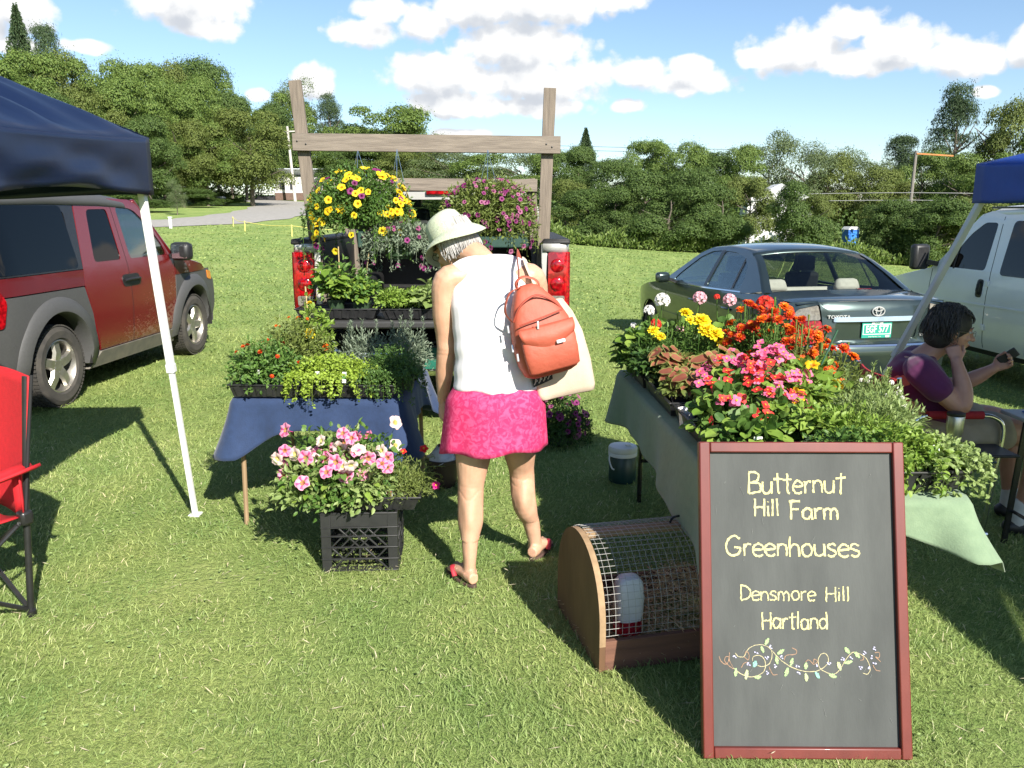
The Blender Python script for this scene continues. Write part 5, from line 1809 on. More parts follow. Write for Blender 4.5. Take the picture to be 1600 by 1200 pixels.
# ---------------------------------------------------------------- chalkboard sign
GLYPH = {
 'B': (.62, [[(0.05, 0), (.05, 1)], [(.05, 1), (.35, 1), (.5, .85), (.42, .6), (.05, .52)], [(.05, .52), (.45, .5), (.6, .3), (.5, .06), (.05, 0)]]),
 'u': (.55, [[(.05, .6), (.05, .2), (.15, .02), (.33, .04), (.45, .25), (.45, .6)], [(.45, .6), (.46, .0)]]),
 't': (.42, [[(.2, .95), (.2, .1), (.3, 0)], [(.0, .66), (.4, .68)]]),
 'T': (.42, [[(.24, 1.0), (.23, .1), (.22, 0)], [(.0, .72), (.46, .78)]]),
 'e': (.50, [[(.04, .32), (.44, .36), (.42, .52), (.25, .62), (.08, .48), (.04, .25), (.14, .04), (.32, 0), (.44, .10)]]),
 'r': (.40, [[(.06, .6), (.07, 0)], [(.07, .4), (.2, .58), (.36, .56)]]),
 'n': (.52, [[(.06, .6), (.06, 0)], [(.06, .42), (.2, .6), (.36, .56), (.43, .4), (.44, 0)]]),
 'H': (.60, [[(.05, 1), (.05, 0)], [(.5, 1), (.5, 0)], [(.05, .5), (.5, .54)]]),
 'i': (.22, [[(.08, .6), (.08, 0)], [(.08, .82), (.09, .86)]]),
 'l': (.22, [[(.08, 1), (.08, 0)]]),
 'F': (.56, [[(.08, 1), (.08, 0)], [(.0, 1), (.5, 1.0)], [(.08, .55), (.42, .57)]]),
 'a': (.52, [[(.42, .5), (.25, .62), (.08, .5), (.04, .25), (.14, .03), (.3, .06), (.42, .25)], [(.43, .6), (.44, .0)]]),
 'm': (.74, [[(.05, .6), (.05, 0)], [(.05, .42), (.16, .6), (.28, .56), (.33, .4), (.33, 0)], [(.33, .42), (.46, .6), (.58, .54), (.62, .4), (.63, 0)]]),
 'G': (.72, [[(.6, .85), (.42, 1), (.2, .9), (.05, .6), (.08, .25), (.25, .02), (.48, .06), (.6, .25), (.6, .42), (.36, .42)]]),
 'h': (.52, [[(.06, 1), (.06, 0)], [(.06, .42), (.2, .6), (.36, .56), (.43, .4), (.44, 0)]]),
 'o': (.52, [[(.25, .62), (.08, .5), (.04, .28), (.12, .05), (.28, 0), (.42, .12), (.46, .35), (.38, .55), (.25, .62)]]),
 's': (.46, [[(.38, .52), (.24, .62), (.08, .54), (.08, .40), (.34, .26), (.38, .12), (.24, 0), (.04, .06)]]),
 'D': (.62, [[(.06, 1), (.06, 0)], [(.0, 1), (.3, .96), (.54, .72), (.56, .4), (.4, .1), (.06, 0)]]),
 'd': (.54, [[(.42, .5), (.25, .62), (.08, .5), (.04, .25), (.14, .03), (.3, .06), (.42, .25)], [(.43, 1.0), (.44, .0)]]),
 ' ': (.42, []),
}

def build_sign():
 wid, hei = .628, .952
 lean = math.atan2(.262, .915)
 t = thing('chalkboard_sign', 'chalkboard sign in a red brown wooden frame leaning on the flower table', 'sign', (.890, 2.19, 0.004), R(-.6))
 Mx = Matrix.Rotation(-lean, 4, 'X')
 FR = mat('sign_frame_wood', (0.150, 0.026, 0.019), (0.110, 0.018, 0.013), rough=.45, scale=14, stretch=(1, 1, .25), coat=.2)
 BD = mat('chalkboard', (0.074, 0.078, 0.074), (0.043, 0.046, 0.044), rough=.75, scale=5, stretch=(1.6, 1, .3), detail=8, bump=.05, bscale=90)
 fw = .033

 def P(x, z, d=0.0):       # board plane: x across from centre, z up from the bottom, d towards the viewer
  return Mx @ Vector((x, -d, z))
 for a, b, up in (((-wid / 2 + fw / 2, 0), (-wid / 2 + fw / 2, hei), 0), ((wid / 2 - fw / 2, 0), (wid / 2 - fw / 2, hei), 0)):
  o = MB().box((a[0], 0, hei / 2), (fw, .032, hei)).xf(Mx).build('frame_stile', FR, t, bevel=.004)
 for z in (fw / 2, hei - fw / 2):
  MB().box((0, 0, z), (wid - 2 * fw - .001, .030, fw)).xf(Mx).build('frame_rail', FR, t, bevel=.004)
 bd = MB().box((0, .004, hei / 2), (wid - fw * 2 + .01, .008, hei - fw * 2 + .01)).xf(Mx).build('board', BD, t)
 # crop coordinates of the board: x 62..745, y 65..1165
 iw, ih = wid - 2 * fw, hei - 2 * fw

 def U(px, py):
  return (-iw / 2 + (px - 62) / 683 * iw, fw + ih * (1 - (py - 65) / 1100))
 CH = {}
 for nm, c in (('yellow_chalk', (.62, .57, .27)), ('green_chalk', (.34, .47, .22)), ('pale_chalk', (.47, .52, .27)), ('teal_chalk', (.25, .50, .40)), ('brown_chalk', (.36, .22, .14)), ('violet_chalk', (.58, .56, .78)), ('tan_chalk', (.50, .44, .26)), ('smudge_chalk', (.17, .175, .165))):
  CH[nm] = mat(nm, c, tuple(.45 * k + .03 for k in c), rough=1.0, scale=420, p=(.48, .66), detail=2)
 rr = random.Random(5)

 def stroke(mb, pts, w, d=.0012, jit=.0006):
  """chalk line: a ragged ribbon lying on the board"""
  q = catmull([Vector((p[0], p[1], 0)) for p in pts], 5) if len(pts) > 2 else [Vector((*pts[0], 0)).lerp(Vector((*pts[1], 0)), i / 6) for i in range(7)]
  a, b = [], []
  for i, p in enumerate(q):
   tn = (q[min(i + 1, len(q) - 1)] - q[max(i - 1, 0)])
   tn = tn.normalized() if tn.length > 1e-9 else Vector((1, 0, 0))
   nn = Vector((-tn.y, tn.x, 0))
   ww = w * rr.uniform(.6, 1.2)
   j = nn * rr.gauss(0, jit)
   a.append(p + nn * ww / 2 + j)
   b.append(p - nn * ww / 2 + j)
  d += stroke.k
  stroke.k += 2e-6
  V = [P(v.x, v.y, d) for v in a + b]
  n = len(q)
  mb.add(V, [(i, i + 1, n + i + 1, n + i) for i in range(n - 1)])
 stroke.k = 0.0
 for nm, txt, xa, xb, base, cap, w in (('word', 'ButternuT', 205, 570, 220, 78, .0066), ('word', 'Hill', 228, 325, 308, 66, .0062), ('word', 'Farm', 358, 548, 318, 68, .0074), ('word', 'Greenhouses', 118, 622, 460, 76, .0068),
          ('word', 'Densmore', 170, 452, 626, 56, .0048), ('word', 'Hill', 486, 580, 628, 56, .0048), ('word', 'Hartland', 248, 496, 732, 64, .0054)):
  mb = MB()
  tot = sum(GLYPH[c][0] for c in txt)
  x = 0
  for c in txt:
   gw, st = GLYPH[c]
   dy = rr.uniform(-2, 2)
   for s_ in st:
    stroke(mb, [U(xa + (x + p[0]) / tot * (xb - xa) + rr.uniform(-1, 1), base - p[1] * cap + dy + rr.uniform(-1, 1)) for p in s_], w)
   x += gw
  mb.build(nm, CH['yellow_chalk'], bd, smooth=False)
 # chalk vine; points in the enlarged crop (x 0..1600, y 0..717) of the board
 def V2(px, py):
  X, Y = 1110 + px / 5.517, 980 + py / 5.517
  return U((X - 1080) * 2.308, (Y - 680) * 2.308)
 vine = {'tan_chalk': [[(190, 310), (215, 340), (265, 340), (300, 280), (360, 242), (430, 236), (490, 260), (515, 310), (505, 370), (480, 410), (430, 428), (385, 420)],
      [(515, 285), (560, 340), (610, 385), (690, 435), (780, 465), (880, 470), (950, 445), (1000, 400), (1010, 350), (985, 310), (945, 318), (920, 370), (935, 440), (1000, 480), (1060, 490), (1110, 450), (1160, 370), (1210, 310), (1250, 298), (1320, 330), (1360, 380), (1375, 450), (1350, 490), (1310, 480)],
      [(170, 440), (230, 490), (310, 520), (390, 505), (440, 470), (455, 410), (440, 355), (400, 330), (350, 340), (340, 380)]],
   'brown_chalk': [[(45, 338), (65, 385), (110, 410), (135, 350), (105, 345), (95, 380), (130, 420), (170, 450)], [(140, 305), (135, 370), (165, 430)], [(265, 340), (300, 370), (312, 330), (290, 295), (275, 320)],
       [(485, 430), (500, 465), (520, 500), (560, 498)], [(240, 440), (265, 400), (300, 390)], [(620, 370), (640, 330), (720, 318), (730, 285), (690, 260)], [(810, 385), (840, 368), (880, 405), (915, 380), (885, 360), (880, 395)],
       [(1290, 370), (1320, 360), (1315, 335)], [(1420, 300), (1460, 300), (1455, 345), (1425, 335), (1470, 380)], [(1400, 410), (1430, 455), (1465, 460)]]}
 for cm, sts in vine.items():
  mb = MB()
  for s_ in sts:
   stroke(mb, [V2(*p) for p in s_], .0022, .0010, .0003)
  mb.build('vine_stem', CH[cm], bd, smooth=False)['kind'] = 'stuff'
 leaves = [(470, 205, 55, 25, 60, 'green_chalk'), (430, 275, 50, 20, -70, 'green_chalk'), (590, 295, 60, 28, 35, 'green_chalk'), (555, 370, 60, 26, -80, 'green_chalk'), (685, 385, 60, 24, 75, 'green_chalk'), (640, 475, 70, 30, -110, 'green_chalk'),
   (810, 420, 50, 28, 80, 'green_chalk'), (812, 520, 60, 28, -85, 'pale_chalk'), (360, 405, 50, 32, 70, 'teal_chalk'), (285, 500, 70, 30, -100, 'pale_chalk'), (190, 480, 60, 26, 85, 'green_chalk'), (385, 520, 50, 28, 10, 'green_chalk'),
   (910, 500, 55, 26, -60, 'teal_chalk'), (1045, 505, 60, 32, -20, 'green_chalk'), (1105, 420, 65, 28, 110, 'pale_chalk'), (1185, 385, 60, 26, 15, 'green_chalk'), (1180, 280, 55, 28, 130, 'green_chalk'), (1265, 320, 55, 28, -50, 'green_chalk')]
 for x, y, l, w, a, cm in leaves:
  mb = MB()
  ca, sa = math.cos(R(a)), -math.sin(R(a))
  for k in (-.85, -.45, 0, .45, .85):
   ln = l * .62 * (1 - k * k) ** .8
   ox, oy = -sa * k * w * .5, ca * k * w * .5
   stroke(mb, [V2(x + ox - ca * ln, y + oy - sa * ln), V2(x + ox + ca * 2, y + oy + 3), V2(x + ox + ca * ln, y + oy + sa * ln)], .0036, .0016, .0006)
  mb.build('vine_leaf', CH[cm], bd, smooth=False)
 for x, y in ((180, 345), (372, 305), (305, 405), (465, 345), (505, 250), (600, 340), (535, 420), (462, 480), (735, 420), (740, 485), (895, 415), (1012, 390), (1135, 355), (1215, 340), (1325, 300), (1385, 335), (1420, 260), (1415, 385), (1290, 430), (1355, 425)):
  mb = MB()
  for k in range(4):
   a = rr.uniform(0, 6.28)
   stroke(mb, [V2(x + 12 * math.cos(a) - 5, y + 12 * math.sin(a)), V2(x + 12 * math.cos(a) + 8, y + 12 * math.sin(a) + 5)], .0030, .0018, .0004)
  mb.build('vine_flower', CH['violet_chalk'], bd, smooth=False)
 mb = MB()
 for k in range(26):
  x, y = rr.uniform(80, 720), rr.uniform(100, 1100)
  stroke(mb, [U(x, y), U(x + rr.uniform(-14, 14), y + rr.uniform(4, 30))], .0012, .0008, .0006)
 o = mb.build('chalk_smudges', CH['smudge_chalk'], bd, smooth=False)
 o['kind'] = 'stuff'

build_sign()

# ---------------------------------------------------------------- small wire run with a water bottle
def build_coop():
 t = thing('poultry_cage', 'low wooden cage with arched wire mesh on the grass behind the sign', 'cage', (.262, 2.92, 0), R(13))
 PLY = mat('cage_plywood', (0.155, 0.080, 0.036), (0.085, 0.042, 0.020), rough=.75, scale=5, stretch=(1, 1.6, .5), bump=.2, detail=8)
 RAIL = mat('cage_rail', (0.17, 0.078, 0.048), (0.105, 0.048, 0.032), rough=.8, scale=10, stretch=(.4, 4, 4), bump=.2)
 EDGE = mat('cage_ply_edge', (0.33, 0.22, 0.12), (0.23, 0.15, 0.08), rough=.8, scale=30)
 WIRE = mat('galvanised_wire', (0.44, 0.43, 0.40), (0.36, 0.35, 0.32), rough=.5, metal=.2)
 L_, hw, hh, bz = .90, .262, .43, .0
 nA = 26
 arch = [(-hw, .10)] + [(-hw * math.cos(math.pi * i / nA), .135 + (hh - .135) * max(0.0, math.sin(math.pi * i / nA)) ** .85) for i in range(nA + 1)] + [(hw, .10)]
 end = [(hw, 0), (-hw, 0)] + arch
 end = [(hw, .0), (-hw, .0)] + arch
 for x in (0.0, L_):
  e = MB().prism([(p[0] * 1.02, p[1] * 1.01) for p in end], lambda p: Vector((x - .011, p[0], p[1])), lambda p: Vector((x + .011, p[0], p[1]))).build('end_board', PLY, t, smooth=False)
  rim = MB()
  rim.loft([[Vector((x - .0115, a[0] * 1.021, a[1] * 1.011)), Vector((x + .0115, a[0] * 1.021, a[1] * 1.011)), Vector((x + .0118, a[0] * .998, a[1] * .997))] for a in arch], closed=False)
  rim.build('board_edge', EDGE, e)
 for y in (-hw + .01, hw - .01):
  MB().box((L_ / 2, y, .06), (L_ - .024, .022, .115)).build('side_rail', RAIL, t, bevel=.002)
 MB().box((L_ / 2, 0, hh - .006), (L_ - .024, .055, .022)).build('ridge_board', EDGE, t, bevel=.002)
 hd = MB()
 hd.tube(catmull([(.36, 0, hh + .008), (.38, 0, hh + .03), (.46, 0, hh + .03), (.48, 0, hh + .008)], 4), .005, 6)
 hd.build('handle', BLACK_TRIM, t)
 wm_ = MB()
 k = int(L_ / .0245)
 A = arch[1:-1]
 for i in range(1, k):
  x = L_ * i / k
  j = .002 * math.sin(i * 3.1)
  wm_.tube([(x + j, a[0] * 1.012, a[1] * 1.012 + .004) for a in A], .0008, 4, cap=False)
 # longitudinal wires evenly along the arch
 ln = [0]
 for a, b in zip(A, A[1:]):
  ln.append(ln[-1] + math.hypot(b[0] - a[0], b[1] - a[1]))
 n = int(ln[-1] / .0245)
 for i in range(n + 1):
  s_ = ln[-1] * i / n
  for q in range(len(A) - 1):
   if ln[q] <= s_ <= ln[q + 1] + 1e-9:
    f = (s_ - ln[q]) / (ln[q + 1] - ln[q])
    y, z = lerp(A[q][0], A[q + 1][0], f), lerp(A[q][1], A[q + 1][1], f)
    break
  wm_.tube([(.012 + (L_ - .024) * m / 5, y * 1.016, z * 1.014 + .004 + .001 * math.sin(m * 2 + i)) for m in range(6)], .0008, 4, cap=False)
 w = wm_.build('wire_mesh', WIRE, t)
 w['kind'] = 'stuff'
 # straw litter
 lf = LF()
 n = 7000
 x = rng.uniform(.02, L_ - .02, n)
 y = rng.uniform(-hw + .03, hw - .03, n)
 hz = .03 + .20 * np.exp(-((x - .46) / .20) ** 2) * (1 - .4 * np.abs(y / hw)) + .03 * np.exp(-((x - .12) / .1) ** 2)
 a = rng.uniform(0, 6.28, n)
 P = np.stack([x, y, hz * rng.uniform(.4, 1.05, n)], 1)
 D = np.stack([np.cos(a), np.sin(a), rng.normal(0, .25, n)], 1)
 lf.add(P, D, np.tile([0, 0, 1.], (n, 1)) + rng.normal(0, .5, (n, 3)), rng.uniform(.03, .07, n), .0035, 'needle')
 s_ = lf.build('straw_bedding', leaf_mat('straw', (0.44, 0.32, 0.16), (0.62, 0.50, 0.30), transl=.1))
 tag(s_, 'loose straw heaped inside the wire cage', 'straw', kind='stuff')
 s_.location = t.location
 s_.rotation_euler = t.rotation_euler
 # water bottle with red base
 b = thing('water_bottle', 'white plastic water jug with a red spout base inside the wire cage', 'water jug', (.262 + .175, 2.92 - .075, .07), R(13))
 WP = mat('white_plastic', (0.72, 0.73, 0.74), (0.66, 0.67, 0.68), rough=.4)
 rings = []
 for z, w_, d in ((.055, .058, .050), (.075, .066, .056), (.16, .070, .058), (.225, .062, .052), (.245, .045, .040), (.25, .02, .02)):
  rings.append([Vector((math.copysign(abs(math.cos(a)) ** .6, math.cos(a)) * w_, math.copysign(abs(math.sin(a)) ** .6, math.sin(a)) * d, z)) for a in [i * math.pi / 12 for i in range(24)]])
 MB().loft(rings).build('jug_body', WP, b)
 b.scale = (.8, .8, .88)
 MB().lathe([(.02, .055), (.035, .05), (.038, .02), (.062, .016), (.064, .03), (.068, .03), (.068, .0), (.0, .0)], 24).build('jug_base', mat('red_plastic', (.55, .015, .03), rough=.4), b)

build_coop()

# ---------------------------------------------------------------- milk crate
def build_crate():
 t = thing('milk_crate', 'black plastic milk crate with lattice sides holding up the petunia tray', 'crate', (-.705, 3.68, 0), R(3))
 PL = mat('crate_plastic', (0.016, 0.016, 0.016), (0.026, 0.026, 0.026), rough=.45, scale=14)
 w, h = .345, .285
 for sx in (-1, 1):
  for sy in (-1, 1):
   c = MB()
   c.box((sx * (w / 2 - .022), sy * (w / 2 - .004), h / 2), (.044, .009, h))
   c.box((sx * (w / 2 - .004), sy * (w / 2 - .026), h / 2), (.009, .036, h))
   c.build('corner_post', PL, t, bevel=.002)
 for f in range(4):
  M = Matrix.Rotation(f * math.pi / 2, 4, 'Z')
  e = MB()
  wi = w - .088
  def bar_(x0, z0, x1, z1, th=.007, pr=.009):
   e.bar((x0, -w / 2 + .005, z0), (x1, -w / 2 + .005, z1), pr, th)
  e.box((0, -w / 2 + .0055, h - .034), (wi, .008, .068))
  for z in (.006, .062, .118, .172, .214, h - .004):
   e.box((0, -w / 2 + .004, z), (w + .001, .014, .006))
  x0, x1 = -wi / 2, wi / 2
  for k in range(-3, 6):
   for sg in (1, -1):
    a = x0 + k * .043
    p, q = (a, .118), (a + .094, .212)
    if sg < 0:
     p, q = (-p[0], p[1]), (-q[0], q[1])
    if min(p[0], q[0]) > x0 - .005 and max(p[0], q[0]) < x1 + .005:
     bar_(p[0], p[1], q[0], q[1])
  bar_(x0, .008, x0 + .11, .118)
  bar_(x1, .008, x1 - .11, .118)
  bar_(x0, .118, x0 + .055, .062)
  bar_(x1, .118, x1 - .055, .062)
  bar_(0, .062, 0, .118)
  e.xf(M).build('lattice_side', PL, t, bevel=.0015)
 b = MB()
 for k in range(8):
  b.box((0, -w / 2 + .03 + k * .041, .008), (w - .02, .008, .008))
  b.box((-w / 2 + .03 + k * .041, 0, .008), (.008, w - .02, .0085))
 b.build('crate_floor', PL, t)

build_crate()

# ---------------------------------------------------------------- drink cooler jug, pot on the grass
def build_jug():
 t = thing('cooler_jug', 'dark green drink cooler with a white lid on the grass', 'cooler', (.675, 4.80, 0), R(20))
 DG = mat('cooler_green', (0.010, 0.045, 0.042), (0.008, 0.036, 0.034), rough=.35)
 WP = MATS['white_plastic']
 MB().lathe([(.07, 0), (.080, .006), (.083, .02), (.083, .165), (.078, .172)], 32).build('jug_body', DG, t)
 l = MB().lathe([(.078, .166), (.087, .168), (.088, .186), (.085, .19), (.088, .194), (.088, .216), (.082, .226), (.05, .232), (.0, .233)], 32).build('jug_lid', WP, t)
 MB().lathe([(.02, .232), (.02, .240), (.0, .242)], 16, c=(.02, -.03, 0)).build('spout_cap', WP, l)
 MB().tube(catmull([(-.088, 0, .175), (-.10, -.02, .15), (-.098, -.05, .11), (-.085, -.06, .10)], 4), .005, 6).build('jug_handle', WP, t)
 # black pot with a soil scoop
 p = thing('planting_pot', 'dark brown pot with clear plastic inside on the grass beside the card table', 'pot', (-.42, 4.72, 0))
 BP = mat('brown_pot', (0.035, 0.018, 0.014), (0.025, 0.013, 0.010), rough=.5)
 MB().lathe([(.075, 0), (.095, .15), (.105, .155), (.105, .175), (.097, .175), (.088, .03), (0, .03)], 28, cap=False).build('pot_wall', BP, p)
 bag = MB()
 bag.grid(lambda u, v: Vector(((.02 + .075 * math.sin(u * 1.57)) * math.cos(v * 6.283) * (1 + .15 * math.sin(v * 31)), (.02 + .075 * math.sin(u * 1.57)) * math.sin(v * 6.283) * (1 + .15 * math.cos(v * 25)), .245 - .09 * u + .015 * math.sin(v * 19 + u * 5))), 8, 36)
 bag.build('plastic_bag', mat('clear_bag', (.55, .56, .56), (.40, .41, .42), rough=.3, scale=40), p)
 MB().tube([(-.03, -.02, .12), (-.15, -.06, .26)], .007, 8).build('stick', WOOD_LEG, p)

build_jug()

# ---------------------------------------------------------------- people
def limb(mb, pts, rad, n=14, res=5, flat=1.0, up=None):
 """closed tapering tube with round ends"""
 P = catmull(pts, res)
 k = len(P)
 rr = []
 for i in range(k):
  f = i / res
  a = min(int(f), len(rad) - 2)
  u = f - a
  u = u * u * (3 - 2 * u)
  rr.append(lerp(rad[a], rad[a + 1], u))
 t0 = (P[1] - P[0]).normalized()
 t1 = (P[-1] - P[-2]).normalized()
 head = [(P[0] - t0 * rr[0] * math.sin(a), rr[0] * math.cos(a)) for a in (1.45, 1.1, .7, .35)]
 tail = [(P[-1] + t1 * rr[-1] * math.sin(a), rr[-1] * math.cos(a)) for a in (.35, .7, 1.1, 1.45)]
 al = head + list(zip(P, rr)) + tail
 mb.tube([p for p, r in al], [r for p, r in al], n, flat=flat, up=up)

def ellipsoid(mb, c, r, M=None, n=16):
 M = M or Matrix.Identity(3)
 c = Vector(c)
 rings = []
 for i in range(1, 10):
  a = math.pi * i / 10 - math.pi / 2
  rings.append([c + M @ Vector((r[0] * math.cos(a) * math.cos(2 * math.pi * j / n), r[1] * math.cos(a) * math.sin(2 * math.pi * j / n), r[2] * math.sin(a))) for j in range(n)])
 mb.loft(rings)

def section(mb, rings, n=20, sq=1.0):
 """rings of (centre, rx, ry, (right, forward) or None) joined to a closed body"""
 out = []
 for c, rx, ry, fr in rings:
  r, f = fr or (Vector((1, 0, 0)), Vector((0, 1, 0)))
  ring = []
  for j in range(n):
   a = 2 * math.pi * j / n
   ca, sa = math.cos(a), math.sin(a)
   ca = math.copysign(abs(ca) ** sq, ca)
   sa = math.copysign(abs(sa) ** sq, sa)
   ring.append(Vector(c) + r * rx * ca + f * ry * sa)
  out.append(ring)
 mb.loft(out)

def organic(name, mb, voxel, m, parent, smooth=4, disp=None):
 """fuse overlapping closed shapes into one continuous skin"""
 me = bpy.data.meshes.new(name)
 me.from_pydata(mb.v, [], mb.f)
 bm = bmesh.new()
 bm.from_mesh(me)
 bmesh.ops.recalc_face_normals(bm, faces=bm.faces)
 bm.to_mesh(me)
 bm.free()
 o = link(name, me)
 r = o.modifiers.new('remesh', 'REMESH')
 r.mode = 'VOXEL'
 r.voxel_size = voxel
 s = o.modifiers.new('smooth', 'SMOOTH')
 s.factor = .5
 s.iterations = smooth
 dg = bpy.context.evaluated_depsgraph_get()
 me2 = bpy.data.meshes.new_from_object(o.evaluated_get(dg))
 bpy.data.objects.remove(o)
 me2.name = name
 if disp:
  n = len(me2.vertices)
  co = np.empty(n * 3, np.float32)
  me2.vertices.foreach_get('co', co)
  no = np.empty(n * 3, np.float32)
  me2.vertices.foreach_get('normal', no)
  co, no = co.reshape(-1, 3), no.reshape(-1, 3)
  co = co + no * disp(co)[:, None]
  me2.vertices.foreach_set('co', co.ravel())
 me2.materials.clear()
 me2.materials.append(m)
 me2.polygons.foreach_set('use_smooth', [True] * len(me2.polygons))
 me2.update()
 return link(name, me2, parent)

def frame(fwd, up):
 f = Vector(fwd).normalized()
 u = Vector(up)
 u = (u - f * u.dot(f)).normalized()
 r = f.cross(u)
 return Matrix((r, f, u)).transposed()      # columns: right, forward, up

def hand(mb, wrist, along, back, thumb, curl=(.3, .35, .3), size=1.0, spread=.1, thumb_curl=.4):
 """palm, four unequal fingers with two bends, thumb from the side of the palm. along: to the fingers, back: back of the hand, thumb: thumb side"""
 x = Vector(along).normalized()
 z = Vector(back)
 z = (z - x * z.dot(x)).normalized()
 y = z.cross(x)
 if y.dot(Vector(thumb)) < 0:
  y = -y
 w = Vector(wrist)
 S = size
 section(mb, [(w - x * .01 * S, .022 * S, .017 * S, (y, z)), (w + x * .025 * S, .032 * S, .016 * S, (y, z)), (w + x * .06 * S, .040 * S, .0145 * S, (y, z)), (w + x * .088 * S, .039 * S, .012 * S, (y, z)), (w + x * .095 * S, .034 * S, .008 * S, (y, z))], 16)
 ls = [(.028, .072, .0092), (.009, .082, .0094), (-.011, .076, .0090), (-.029, .060, .0080)]
 for k, (oy, L, r) in enumerate(ls):
  d = (x + y * (spread * (1.5 - k) * .6)).normalized()
  p = w + x * (.080 - abs(oy) * .12) * S + y * oy * S
  pts = [p]
  ang = 0
  for c, fr in zip(curl, (.45, .30, .25)):
   ang += c * (1 + .12 * k)
   dd = d * math.cos(ang) - z * math.sin(ang)
   pts.append(pts[-1] + dd * L * fr * S)
  limb(mb, pts, [r * S, r * .98 * S, r * .9 * S, r * .75 * S], 8, 3)
 p = w + x * .022 * S + y * .026 * S - z * .004 * S
 d = (x * .75 + y * .62 - z * .25).normalized()
 d2 = (x * .95 + y * (.35 - .5 * thumb_curl) - z * thumb_curl).normalized()
 limb(mb, [p, p + d * .034 * S, p + d * .034 * S + d2 * .028 * S, p + d * .034 * S + d2 * .052 * S], [.0125 * S, .011 * S, .0098 * S, .008 * S], 8, 3)

def foot(mb, heel, toe, ankle, S=1.0):
 """bare foot with five toes"""
 h, t, a = Vector(heel), Vector(toe), Vector(ankle)
 d = (t - h)
 L = d.length
 d.normalize()
 s = Vector((d.y, -d.x, 0))
 u = Vector((0, 0, 1))
 section(mb, [(h + u * .030 - d * .01, .024, .026, (s, u)), (h + u * .036 + d * .03, .030, .036, (s, u)), (h + u * .040 + d * L * .35, .031, .034, (s, u)), (h + u * .030 + d * L * .6, .039, .024, (s, u)), (h + u * .022 + d * L * .78, .042, .017, (s, u)), (h + u * .017 + d * L * .86, .034, .011, (s, u))], 16)
 return d, s

def toes(mb, heel, toe, inner):
 h, t = Vector(heel), Vector(toe)
 d = (t - h)
 L = d.length
 d.normalize()
 s = Vector((d.y, -d.x, 0)) * inner
 for k, (o, l, r) in enumerate(((.026, .042, .0125), (.008, .040, .0085), (-.007, .036, .008), (-.021, .031, .0075), (-.033, .025, .007))):
  p = h + d * (L * .80 - .012 * k * .5) + s * o + Vector((0, 0, .017))
  limb(mb, [p, p + d * l * .6 + Vector((0, 0, .003)), p + d * l - Vector((0, 0, .004))], [r, r, r * .8], 8, 3)

SKIN = mat('skin_light', (0.56, 0.34, 0.225), (0.44, 0.235, 0.15), rough=.5, scale=9, detail=6, sss=.12, bump=.06, bscale=120, p=(.3, .75))
SKIN2 = mat('skin_rosy', (0.50, 0.27, 0.19), (0.40, 0.19, 0.13), rough=.5, scale=12, detail=6, sss=.12, bump=.06, bscale=120, p=(.3, .75))

def head_shapes(mb, c, M, S=1.0):
 """skull, jaw, nose, brow, lips, chin, ears; head frame M (right, forward, up)"""
 c = Vector(c)
 q = lambda x, y, z: c + M @ Vector((x * S, y * S, z * S))
 sc = lambda a: tuple(k * S for k in a)
 ellipsoid(mb, q(0, -.012, .028), sc((.074, .094, .090)), M)
 section(mb, [(q(0, .022, .03), .064 * S, .066 * S, (M.col[0], M.col[1])), (q(0, .030, -.02), .060 * S, .060 * S, (M.col[0], M.col[1])), (q(0, .034, -.06), .050 * S, .054 * S, (M.col[0], M.col[1])),
    (q(0, .040, -.092), .034 * S, .042 * S, (M.col[0], M.col[1])), (q(0, .048, -.108), .018 * S, .024 * S, (M.col[0], M.col[1]))], 20)
 limb(mb, [q(0, .088, .022), q(0, .104, -.012), q(0, .112, -.024)], [.009 * S, .0115 * S, .0135 * S], 10, 3)
 for s in (-1, 1):
  ellipsoid(mb, q(s * .012, .100, -.027), sc((.010, .010, .008)), M, 10)
  ellipsoid(mb, q(s * .032, .082, .034), sc((.022, .010, .008)), M, 10)
  ellipsoid(mb, q(s * .036, .070, -.022), sc((.020, .018, .018)), M, 10)
  ellipsoid(mb, q(s * .077, -.006, -.002), sc((.010, .020, .032)), M, 10)
 ellipsoid(mb, q(0, .090, -.053), sc((.022, .009, .006)), M, 10)
 ellipsoid(mb, q(0, .088, -.064), sc((.020, .010, .006)), M, 10)
 ellipsoid(mb, q(0, .084, -.094), sc((.016, .012, .012)), M, 10)

def face_parts(c, M, parent, lid=(.35, .2, .14)):
 c = Vector(c)
 q = lambda x, y, z: c + M @ Vector((x, y, z))
 W_ = mat('eye_white', (.75, .74, .72), rough=.25)
 I_ = mat('eye_iris', (.06, .045, .03), rough=.2)
 Lp = mat('lip', (.42, .14, .12), (.36, .11, .10), rough=.4)
 for s in (-1, 1):
  e = MB()
  ellipsoid(e, q(s * .031, .080, .012), (.012, .009, .0065), M, 10)
  eo = e.build('eye', W_, parent)
  i_ = MB()
  ellipsoid(i_, q(s * .031, .0875, .0115), (.0052, .003, .0052), M, 8)
  i_.build('iris', I_, eo)
  b = MB()
  limb(b, [q(s * .012, .094, .036), q(s * .032, .092, .042), q(s * .050, .080, .036)], [.003, .0035, .002], 6, 3)
  b.build('eyebrow', mat('eyebrow_hair', (.22, .15, .12), rough=.9), parent)
 l = MB()
 limb(l, [q(-.022, .088, -.058), q(-.008, .0985, -.0555), q(0, .098, -.057), q(.008, .0985, -.0555), q(.022, .088, -.058)], [.0015, .0042, .004, .0042, .0015], 8, 3)
 l.build('lips', Lp, parent)

